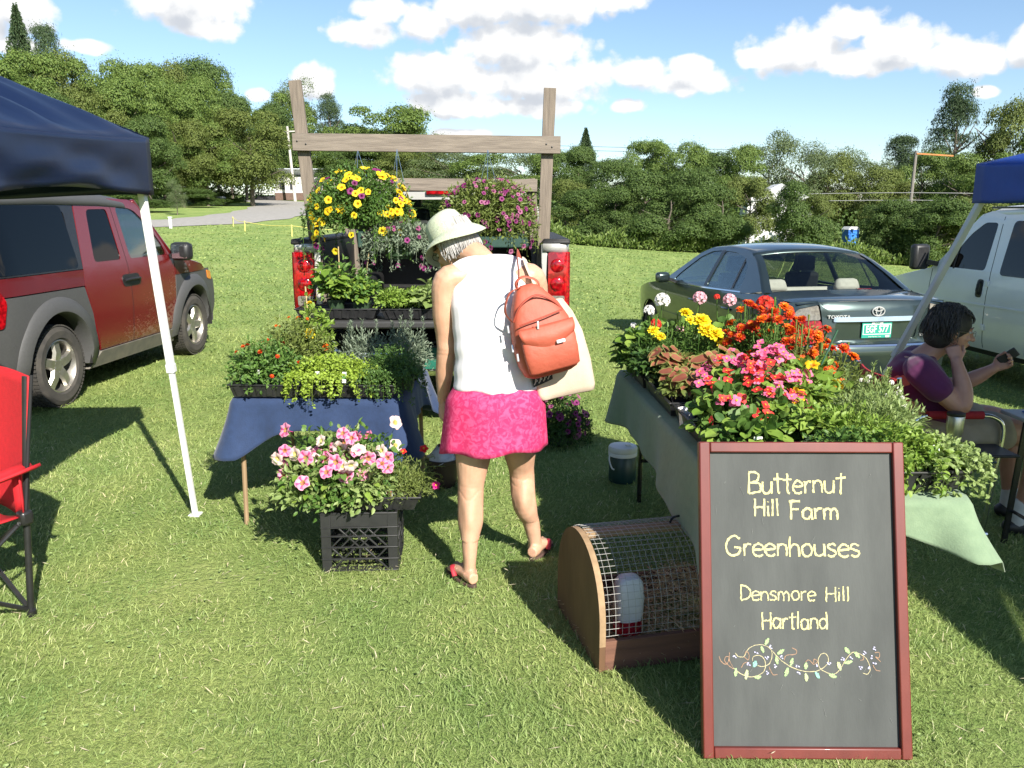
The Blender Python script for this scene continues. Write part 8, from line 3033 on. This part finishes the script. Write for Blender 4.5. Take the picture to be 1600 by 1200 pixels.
def petunias():
 r_ = random.Random(2)
 spots = [(-.93, 3.60), (-.81, 3.59), (-.69, 3.60), (-.91, 3.72), (-.79, 3.73), (-.67, 3.73)]
 names = ['at the front left of the crate tray', 'in the front middle of the crate tray', 'at the front right beside the moss rose', 'at the back left of the crate tray', 'in the back middle of the crate tray', 'at the back right of the crate tray']
 for i, ((x, y), nm) in enumerate(zip(spots, names)):
  t = thing('petunia', 'pink and white petunia ' + nm, 'petunia', (x, y, .296), 0, None)
  pot(t, .095, .06, POT_B)
  lf = LF()
  hh = .19 if i < 3 else .27
  mound(lf, (0, -.02, .05), (.16, .14, hh), 900, .034, .020, 'oval', shell=.45)
  tips = [np.array([random.uniform(-.16, .14), random.uniform(-.15, .08), .05 + hh * random.uniform(.45, 1.08)]) for _ in range(9)]
  stems(lf, (0, 0, .05), tips, .0026)
  lf.build('foliage', LM['mid'] if i % 2 else LM['pale'], t)
  for k in range(26):
   a = random.uniform(0, 6.28)
   put_leaf('leaf', B_BRIGHT if k % 2 else B_MID, t, (.10 * math.cos(a), -.03 + .11 * math.sin(a), .05 + hh * random.uniform(.05, .75)), (math.cos(a), math.sin(a) - .5, random.uniform(-.6, .2)), (0, -.3, 1), random.uniform(.034, .055))
  for k in range(8):
   tp = tips[k]
   me = [F_PINK, F_BLUSH, F_PINK, F_BLUSH, F_PINK][(k + i * 2) % 5]
   d = Vector((tp[0] * 3 + random.gauss(0, .35), -.75 + random.gauss(0, .25), .35 + random.gauss(0, .3)))
   put('flower', me, t, tp + np.array([0, -.03, .012]), d, random.uniform(.027, .039))
 t = thing('moss_rose', 'feathery moss rose with red and magenta blooms at the right of the crate tray', 'plant', (-.525, 3.66, .296))
 for dx, dy in ((0, -.06), (0, .06)):
  pot(t, .095, .06, POT_B, (dx, dy, 0))
 lf = LF()
 mound(lf, (.02, 0, .05), (.14, .16, .13), 2600, .024, .0045, 'needle', rough=.9)
 for k in range(26):
  a = random.uniform(0, 6.28)
  p0 = np.array([.03 * math.cos(a), .03 * math.sin(a), .06])
  p2 = np.array([.02 + .19 * math.cos(a), .18 * math.sin(a), .05 + random.uniform(-.02, .12)])
  pts = np.array([tuple(q) for q in catmull([p0, (p0 + p2) / 2 + [0, 0, .04], p2], 5)])
  V, F = tri_tube(pts, .002, .0012, 4)
  lf.raw(V, F)
  m_ = 26
  ii = rng.integers(3, len(pts), m_)
  lf.add(pts[ii], rng.normal(0, 1, (m_, 3)), rng.normal(0, 1, (m_, 3)), .02, .004, 'needle')
 lf.build('foliage', LM['olive'], t)
 put('flower', F_MOSS_R, t, (.105, .10, .215), (0, -.6, .7), .026)
 put('flower', F_MOSS_M, t, (.17, -.02, .075), (.3, -.8, .4), .024)
 put('flower', F_MOSS_R, t, (.0, .14, .19), (0, -.5, .8), .02)
 plant_tag(t, (-.035, -.115, .04), rz=-8, tilt=-12, col=(.5, .12, .10), w=.03, h=.045)

petunias()

# ---------------------------------------------------------------- the flower table
ZF = .737
for lb, x, y, rz in (('black tray at the far left corner of the flower table under the geraniums', .79, 4.34, 92), ('black tray at the left edge of the flower table under the coleus', .82, 3.76, 92), ('black tray at the left edge of the flower table under the begonias', .85, 3.18, 92),
     ('black tray on the far right of the flower table under the marigolds', 1.20, 4.30, 92), ('black tray in the middle of the flower table under the orange marigolds', 1.22, 3.72, 92), ('black tray on the right of the flower table under the nasturtium', 1.25, 3.15, 92),
     ):
 tray(lb, (x, y, ZF), rz)
tray('slotted black tray with green pots at the near right corner of the flower table', (1.215, 2.645, ZF), 3, w=.50, d=.27)
tray('black tray behind the sign at the near left corner of the flower table', (.82, 2.66, ZF), 92, w=.30, d=.26)
zf = ZF + .006

def geranium_plant(label, loc, heads, r=.12, h=.20):
 t = thing('geranium', label, 'geranium', loc)
 pot(t, .10, .09)
 lf = LF()
 mound(lf, (0, 0, .08), (r, r, h), 420, .045, .042, 'round', shell=.4)
 for me, x, y, z, s in heads:
  p1 = np.array([x, y, z])
  V, F = tri_tube(np.array([(0, 0, .1), (x * .7, y * .7, z * .6), p1]), .0032, .0026, 4)
  lf.raw(V, F)
 lf.build('foliage', LM['mid'], t)
 for k in range(26):
  p, d = on_ellipsoid((0, 0, .08), (r, r, h), .1, .2)
  put_leaf('leaf', B_NAST, t, p, (d.x, d.y, -.1), (d.x * .6, d.y * .6 - .4, 1), random.uniform(.05, .075))
 for me, x, y, z, s in heads:
  put('flower', me, t, (x, y, z), (random.gauss(0, .1), -.3, 1), s)

geranium_plant('white geranium at the far left corner of the flower table', (.80, 4.52, zf), [(F_WHITE, .03, .0, .395, .050), (F_WHITE, -.05, -.05, .345, .036), (F_WHITE, -.12, .04, .25, .022)])
geranium_plant('left pink geranium of the two at the back of the flower table', (.98, 4.56, zf), [(F_PINKG, .06, -.02, .405, .046), (F_PINKG, -.06, -.10, .24, .03)])
geranium_plant('right pink geranium of the two at the back of the flower table', (1.16, 4.50, zf), [(F_PINKG, .03, -.02, .40, .044), (F_RED, -.03, .02, .415, .020)])
geranium_plant('red geranium standing in front of the sedan tail lamp', (1.33, 4.42, zf), [(F_RED, .03, -.03, .385, .060)])
geranium_plant('small red geranium beside the white one on the flower table', (.70, 4.38, zf), [(F_RED, .07, -.02, .285, .036)], r=.13, h=.17)
geranium_plant('leafy geranium without open blooms near the back of the flower table', (1.12, 4.28, zf), [(F_PINKG, -.02, -.05, .26, .02)], r=.13, h=.2)

def marigold_plant(label, loc, me_list, n, s, r=.12, h=.20, leafm='mid', tall=.06, fixed=None):
 t = thing('marigold', label, 'marigold', loc)
 pot(t, .10, .09)
 lf = LF()
 mound(lf, (0, 0, .08), (r, r, h), 1300, .030, .007, 'diamond', shell=.42, rough=.8)
 pts = []
 for k in range(n):
  p, d = on_ellipsoid((0, 0, .09), (r * 1.0, r * 1.0, h + tall), .25, .1)
  pts.append((p, d))
 for f in fixed or []:
  pts.append((Vector(f), Vector((0, -.2, 1))))
 for p, d in pts:
  V, F = tri_tube(np.array([(0, 0, .1), (p.x * .6, p.y * .6, p.z * .6), tuple(p)]), .0022, .0018, 4)
  lf.raw(V, F)
 for k in range(8):            # closed buds on stalks
  p, d = on_ellipsoid((0, 0, .09), (r * .9, r * .9, h + tall * .8), .3)
  V, F = tri_tube(np.array([(p.x * .5, p.y * .5, p.z * .5), tuple(p), (p.x, p.y, p.z + .022), (p.x, p.y, p.z + .034)]), .002, .006, 5)
  lf.raw(V, F)
 lf.build('foliage', LM[leafm], t)
 for p, d in pts:
  put('flower', random.choice(me_list), t, p, (d.x * .6 + random.gauss(0, .15), d.y * .6 - .45, .85), s * random.uniform(.85, 1.15))

marigold_plant('lemon yellow marigold with the biggest blooms in the middle of the flower table', (.94, 4.12, zf), [F_LEMON], 2, .050, .13, .21, 'mid', .05, [(.03, -.07, .30), (.065, -.10, .285), (.12, -.09, .225)])
marigold_plant('small yellow marigold at the far left of the flower table', (.74, 4.16, zf), [F_LEMON], 1, .030, .13, .20, 'mid', .04, [(-.02, -.03, .285), (.01, -.06, .26)])
marigold_plant('yellow marigold behind the biggest lemon blooms', (.92, 4.34, zf), [F_LEMON], 1, .036, .12, .22, 'mid', .04, [(.02, -.05, .315)])
for lb, x, y, hh in (('orange marigold at the left of the tall orange clump', 1.17, 4.02, .30), ('orange marigold at the back of the tall orange clump', 1.32, 4.06, .30), ('orange marigold in the middle of the tall orange clump', 1.24, 3.84, .28),
     ('orange marigold at the right of the tall orange clump', 1.40, 3.82, .26), ('orange marigold at the front of the tall orange clump', 1.30, 3.62, .22), ('sprawling orange marigold at the right edge of the flower table', 1.42, 3.56, .18)):
 marigold_plant(lb, (x, y, zf), [F_ORANGE, F_RUST, F_RUST], 20 if hh > .25 else 12, .028, .13, hh, 'olive' if hh < .27 else 'mid', .05)

def coleus(label, loc, r, h):
 t = thing('coleus', label, 'coleus', loc)
 pot(t, .10, .08, POT_B)
 lf = LF()
 tips = []
 for k in range(8):
  a = random.uniform(0, 6.28)
  q = math.sqrt(random.random()) * r * .8
  tips.append(np.array([q * math.cos(a), q * math.sin(a), .07 + h * random.uniform(.6, 1)]))
 stems(lf, (0, 0, .06), tips, .003)
 mound(lf, (0, 0, .08), (r * .7, r * .7, h * .7), 130, .045, .03, 'oval')
 lf.build('stems', LM['olive'], t)
 for tp in tips:
  for k in range(9):
   a = k * 2.4 + random.random()
   f = 1 - .09 * k
   p = Vector((tp[0] * f, tp[1] * f, .07 + (tp[2] - .07) * f))
   put_leaf('leaf', B_COL, t, p, (math.cos(a) + tp[0] * 2, math.sin(a) + tp[1] * 2 - .45, random.uniform(-.7, .1)), (math.cos(a) * .3, -.5, 1), random.uniform(.055, .095))

coleus('bronze and green coleus at the left edge of the flower table', (.79, 3.90, zf), .13, .17)
coleus('bronze coleus in the middle between the yellow marigold and the begonias', (.97, 3.78, zf), .14, .18)
coleus('low coleus drooping over the left tray edge of the flower table', (.76, 3.62, zf), .11, .11)
coleus('coleus half hidden behind the pink begonias', (1.10, 3.60, zf), .11, .14)
bushy('impatiens', 'dark leafy plant without blooms at the left edge near the yellow marigold', 'plant', (.72, 4.02, zf), B_DARK, 80, .06, .13, .14, LM['dark'], None, 300)

def begonia(label, loc, cols, n, r, h):
 t = thing('begonia', label, 'begonia', loc)
 pot(t, .10, .08, POT_B)
 lf = LF()
 mound(lf, (0, 0, .07), (r * .85, r * .85, h * .8), 240, .040, .036, 'round')
 lf.build('inner_leaves', LM['mid'], t)
 for k in range(44):
  p, d = on_ellipsoid((0, 0, .06), (r, r, h * .9), -.1, .2)
  put_leaf('leaf', B_BEG, t, p * .92, (d.x, d.y - .2, -.15), (d.x * .7, d.y * .7 - .3, .9), random.uniform(.034, .056))
 cl = []
 for k in range(max(2, n // 6)):
  cl.append(on_ellipsoid((0, 0, .07), (r * 1.02, r * 1.02, h * 1.05), .15, .25))
 for k in range(n):
  p, d = random.choice(cl)
  p = p + Vector((random.gauss(0, .022), random.gauss(0, .02), random.gauss(0, .016)))
  put('flower', random.choice(cols), t, p, face_dir(d, .7), random.uniform(.017, .027))

begonia('bright pink begonia at the right of the begonia group', (1.06, 3.30, zf), [F_BPINK], 80, .13, .24)
begonia('bright pink begonia at the back of the begonia group', (.92, 3.42, zf), [F_BPINK, F_BPINK, F_BRED], 60, .12, .21)
begonia('red begonia in the middle of the begonia group', (.95, 3.20, zf), [F_BRED, F_BRED, F_BPINK], 62, .12, .22)
begonia('red begonia at the front of the begonia group above the sign', (.98, 2.98, zf), [F_BRED, F_BPINK], 50, .13, .16)
begonia('begonia with few pink blooms and big bright leaves at the left tray edge', (.82, 3.10, zf), [F_BRED, F_BPINK], 14, .13, .17)
begonia('leafy begonia at the near left corner just above the sign', (.84, 2.84, zf), [F_BRED], 6, .13, .12)
pt_ = thing('tag_stick', 'white seed tag with a red picture standing above the top edge of the sign', 'plant tag', (.853, 2.72, zf))
plant_tag(pt_, (0, 0, .0), rz=4, tilt=-8, col=(.5, .06, .06), w=.03, h=.115)

bushy('nasturtium', 'big leaved nasturtium with one yellow bloom right of the begonias', 'plant', (1.19, 3.22, zf), B_NAST, 60, .075, .15, .20, LM['bright'], None, 150, fl=[(F_NAST, 3, .032)])
bushy('squash_seedling', 'squash seedling with pointed bright leaves behind the nasturtium', 'plant', (1.24, 3.42, zf), B_BRIGHT, 40, .10, .13, .22, LM['bright'], None, 150)
bushy('squash_seedling', 'broad leaved seedling in front of the nasturtium above the sign', 'plant', (1.10, 2.90, zf), B_BRIGHT, 50, .07, .14, .13, LM['bright'], None, 250)
MB().tube([(1.285, 3.36, zf + .0), (1.375, 3.34, 1.145)], .004, 6)
st_ = thing('plant_stake', 'thin green stake leaning among the marigolds on the flower table', 'stake', (1.245, 3.42, zf + .06))
MB().tube([(0, 0, 0), (.125, .0, .33)], .0045, 6).build('stake_rod', mat('green_stake', (.03, .10, .05), rough=.5), st_)

herb('chamomile', 'feathery pale green herb behind the sign at the right of the flower table', (1.36, 2.98, zf), (.17, .18), .14, 3400, .030, .0065, LM['pale'], 'needle', ((-.05, 0), (.06, 0)), spikes=4, spike_h=.05)
herb('chamomile', 'feathery herb in the middle of the right side of the flower table', (1.22, 2.86, zf), (.15, .15), .11, 2400, .028, .0065, LM['bright'], 'needle', ((0, 0),), spikes=0)
herb('dill', 'tall airy herb with flat pale flower heads beside the slanting leg', (1.46, 3.22, zf), (.12, .14), .15, 1800, .030, .006, LM['pale'], 'needle', ((0, 0),), [(F_WHITE, 14, .011)], spikes=5, spike_h=.07)
herb('parsley', 'curly green herb at the near right of the flower table', (1.30, 2.66, zf), (.15, .14), .09, 2400, .024, .016, LM['bright'], 'oval', ((-.08, -.05), (.03, -.05)), trail=10)
herb('oregano', 'pale oregano sprawling off the near right corner of the flower table', (1.415, 2.68, zf), (.145, .12), .06, 2000, .019, .013, LM['pale'], 'oval', ((-.06, -.04),), trail=20, tagc=[(-.02, -.10, (.05, .4, .25), -20)])
herb('parsley', 'dark leafy herb just above the top right of the sign', (1.12, 2.64, zf), (.13, .12), .09, 1200, .024, .014, LM['mid'], 'oval', ((0, 0),))
cu_ = thing('paper_cup', 'white paper cup at the left edge of the flower table beside the begonia leaves', 'cup', (.735, 3.34, ZF - .004))
MB().lathe([(.028, 0), (.037, .075), (.039, .078), (.036, .078), (.027, .004), (0, .004)], 24, cap=False).build('cup_wall', mat('cup_white', (.78, .77, .75), rough=.6), cu_)

# ---------------------------------------------------------------- far things
def build_house():
 x, y = -27.0, 110.0
 t = thing('house', 'small white house with grey metal roof and porch at the end of the drive', 'house', (x, y, G(x, y)), R(8))
 WH = mat('house_siding', (.62, .61, .58), (.52, .51, .49), rough=.8, scale=2, stretch=(1, 1, 12))
 RF = mat('metal_roof', (.40, .43, .46), (.33, .36, .39), rough=.45, metal=.3, scale=4)
 DK = mat('house_dark', (.03, .03, .035), rough=.4)
 RD = mat('house_brick', (.16, .10, .08), (.11, .07, .055), rough=.9, scale=6)
 MB().box((0, 0, 1.3), (7, 5, 2.6)).build('wall', WH, t)
 MB().box((0, -2.55, .45), (7.02, .12, .9)).build('base_wall', RD, t)
 for s in (-1, 1):
  MB().bar((-3.8, s * 1.5, 3.15), (3.8, s * 1.5, 3.15), 3.6, .10, up=(0, s * -.42, 1)).build('roof', RF, t)
 MB().prism([(-2.5, 2.6), (2.5, 2.6), (0, 3.85)], lambda p: Vector((-3.45, p[0], p[1])), lambda p: Vector((3.45, p[0], p[1]))).build('gable', WH, t, smooth=False)
 for i, wx in enumerate((-2.6, -1.3, .2, 1.5, 2.8)):
  w = MB().box((wx, -2.53, 1.75), (.85, .06, 1.1)).build('window', WH, t)
  MB().box((wx, -2.565, 1.75), (.68, .03, .92)).build('pane', DK, w)
 p = MB().box((-4.9, -.6, 2.25), (2.9, 3.6, .12), rot=(0, R(-8), 0)).build('porch_roof', RF, t)
 for py in (-2.2, 1.0):
  MB().box((-6.1, py, 1.0), (.14, .14, 2.1)).build('porch_post', WH, t)
 MB().box((-4.9, -.6, .25), (2.8, 3.4, .5)).build('porch_floor', DK, t)
 MB().box((-4.9, -2.3, .85), (2.6, .06, .12)).build('porch_rail', WH, t)
 px, py = -26.6, 103.0
 u = thing('utility_pole', 'pale utility pole standing in front of the grey roofed house', 'pole', (px, py, G(px, py)))
 PW_ = mat('pole_wood_pale', (.55, .52, .48), (.42, .39, .36), rough=.9, scale=6, stretch=(3, 3, .3))
 MB().tube([(0, 0, -.1), (-.5, 0, 8.8)], [.20, .14], 10).build('pole_shaft', PW_, u)
 MB().bar((-1.2, 0, 8.2), (.4, 0, 8.25), .12, .14).build('cross_arm', PW_, u)
 MB().tube(catmull([(-.4, 0, 6.4), (.1, 0, 6.7), (.6, 0, 6.6)], 4), .06, 6).build('lamp_arm', CHROME, u)
 for k, dz in enumerate((8.1, 7.6)):
  w = MB()
  w.tube(catmull([(-.2, 0, dz), (26, 6, dz - .9), (60, 8, dz - 1.5)], 8), .025, 4)
  w.build('cable', BLACK_TRIM, u)
 # barrier cord on pegs
 cd = thing('cord_fence', 'thin yellow cord strung on low pegs across the field left of the pickup', 'cord', (-13.0, 44.0, G(-13.0, 44.0)))
 YL = mat('yellow_cord', (.75, .66, .18), rough=.7)
 pts = [(-16.2, 48.5), (-13.9, 43.4), (-10.6, 40.1), (-7.0, 38.5)]
 P = []
 for a, b in pts:
  q = Vector((a, b, G(a, b))) - Vector(cd.location)
  MB().tube([q, q + Vector((0, 0, .55))], .03, 6).build('peg', YL, cd)
  P.append(q + Vector((0, 0, .5)))
 for a, b in zip(P, P[1:]):
  m_ = (a + b) / 2 - Vector((0, 0, .08))
  MB().tube(catmull([a, m_, b], 5), .016, 4).build('cord', YL, cd)
 mx_, my_ = -18.7, 45.7
 mk = thing('marker_post', 'short white marker post beside the gravel drive', 'post', (mx_, my_, G(mx_, my_)))
 MB().box((0, 0, .28), (.14, .14, .60)).build('post_shaft', POLE_WHITE, mk, bevel=.02)
 MB().box((0, 0, .60), (.20, .20, .06)).build('post_cap', POLE_WHITE, mk, bevel=.02)
 bx_, by_ = -29.5, 84.0
 bt = thing('white_tank', 'small white rounded tank on the lawn above the drive', 'tank', (bx_, by_, G(bx_, by_)))
 tk = MB()
 limb(tk, [(-.55, 0, .55), (.55, 0, .55)], [.42, .42], 16, 4)
 tk.build('tank_shell', POLE_WHITE, bt)
 for dx in (-.4, .4):
  MB().box((dx, 0, .1), (.12, .5, .24)).build('tank_foot', POLE_GREY, bt)
 # right side: shed among the trees, blue cabin, crane arm, grey pole
 x, y = 17.9, 57.0
 sh = thing('white_shed', 'white shed half hidden among the trees behind the sedan', 'shed', (x, y, G(x, y)), R(-6))
 MB().box((0, 0, 1.7), (4.2, 3, 3.4)).build('wall', mat('shed_white', (.74, .73, .72), rough=.8), sh)
 MB().prism([(-2.3, 3.4), (2.3, 3.4), (0, 4.5)], lambda p: Vector((p[0], -1.6, p[1])), lambda p: Vector((p[0], 1.6, p[1]))).build('roof', mat('shed_roof', (.62, .62, .62), rough=.7), sh, smooth=False)
 x, y = 25.2, 62.0
 pb = thing('portable_toilet', 'bright blue portable cabin at the edge of the right hedgerow', 'cabin', (x, y, G(x, y)), R(10))
 pb.scale = (.8, .8, .85)
 BL_ = mat('cabin_blue', (.02, .14, .50), (.018, .11, .42), rough=.5)
 MB().box((0, 0, 1.0), (1.1, 1.1, 2.0)).build('cabin_wall', BL_, pb, bevel=.04)
 MB().prism([(-.6, 2.0), (.6, 2.0), (.35, 2.25), (-.35, 2.25)], lambda p: Vector((p[0], -.6, p[1])), lambda p: Vector((p[0], .6, p[1]))).build('cabin_roof', POLE_WHITE, pb, smooth=False)
 MB().box((0, -.565, .95), (.66, .03, 1.7)).build('cabin_door', mat('cabin_door_blue', (.03, .20, .60), rough=.5), pb, bevel=.02)
 x, y = 27.5, 58.0
 up = thing('utility_pole', 'grey utility pole in front of the woods at the right', 'pole', (x, y, G(x, y)))
 MB().tube([(0, 0, 0), (.1, 0, 7.2)], [.14, .10], 8).build('pole_shaft', mat('pole_grey', (.20, .18, .16), rough=.9), up)
 MB().bar((.1, -.1, 7.0), (2.6, -.1, 6.85), .09, .09).build('orange_arm', mat('safety_orange', (.50, .17, .04), rough=.5), up)
 for dz in (4.4, 3.9):
  MB().tube(catmull([(-14, 2, dz - .2), (0, -.1, dz), (16, 0, dz - .3)], 6), .02, 4).build('cable', mat('cable_grey', (.30, .30, .30), rough=.7), up)

build_house()

# tall weeds and undergrowth along the foot of the hedgerow
def build_weeds():
 lf = LF()
 n = 26000
 x = rng.uniform(-2, 46, n)
 y0 = 44.5 + .4 * np.sin(x * .7) + .10 * np.abs(x - 14)
 y = y0 + np.abs(rng.normal(0, 1.5, n))
 hgt = rng.uniform(.2, 1.0, n) * (1 + .5 * np.sin(x * 1.1) * np.sin(x * .37))
 z = gz(x, y)
 P = np.stack([x, y, z + hgt * rng.uniform(0, 1, n)], 1)
 D = rng.normal(0, .6, (n, 3)) + [0, 0, 1]
 lf.add(P, D, rng.normal(0, .6, (n, 3)) + [0, -.5, .6], rng.uniform(.15, .36, n), rng.uniform(.06, .14, n))
 tag(lf.build('weeds', leaf_mat('weed_leaves', (.09, .15, .03), (.20, .27, .065))), 'tall bright weeds along the foot of the right hedgerow', 'weeds', kind='stuff')
 lf = LF()
 n = 40000
 a = rng.uniform(0, 1, n)
 x = np.where(a < .4, rng.uniform(-75, -32, n), rng.uniform(-8, 60, n))
 y = np.where(a < .4, 88 + rng.uniform(0, 30, n) - .5 * np.clip(-x - 40, 0, 40), 54 + rng.uniform(0, 22, n) + .9 * np.clip(10 - x, 0, 40))
 z = gz(x, y)
 hh = rng.uniform(0, 3.2, n) * np.where((np.abs(x / y - .405) < .03) & (y < 66), .12, 1)
 P = np.stack([x, y, z + hh], 1)
 lf.add(P, rng.normal(0, 1, (n, 3)), rng.normal(0, .6, (n, 3)) + [0, -.4, .7], rng.uniform(.2, .4, n), rng.uniform(.18, .36, n))
 tag(lf.build('undergrowth', LEAVES['dark']), 'dark undergrowth filling the shade below the trees', 'undergrowth', kind='stuff')

build_weeds()
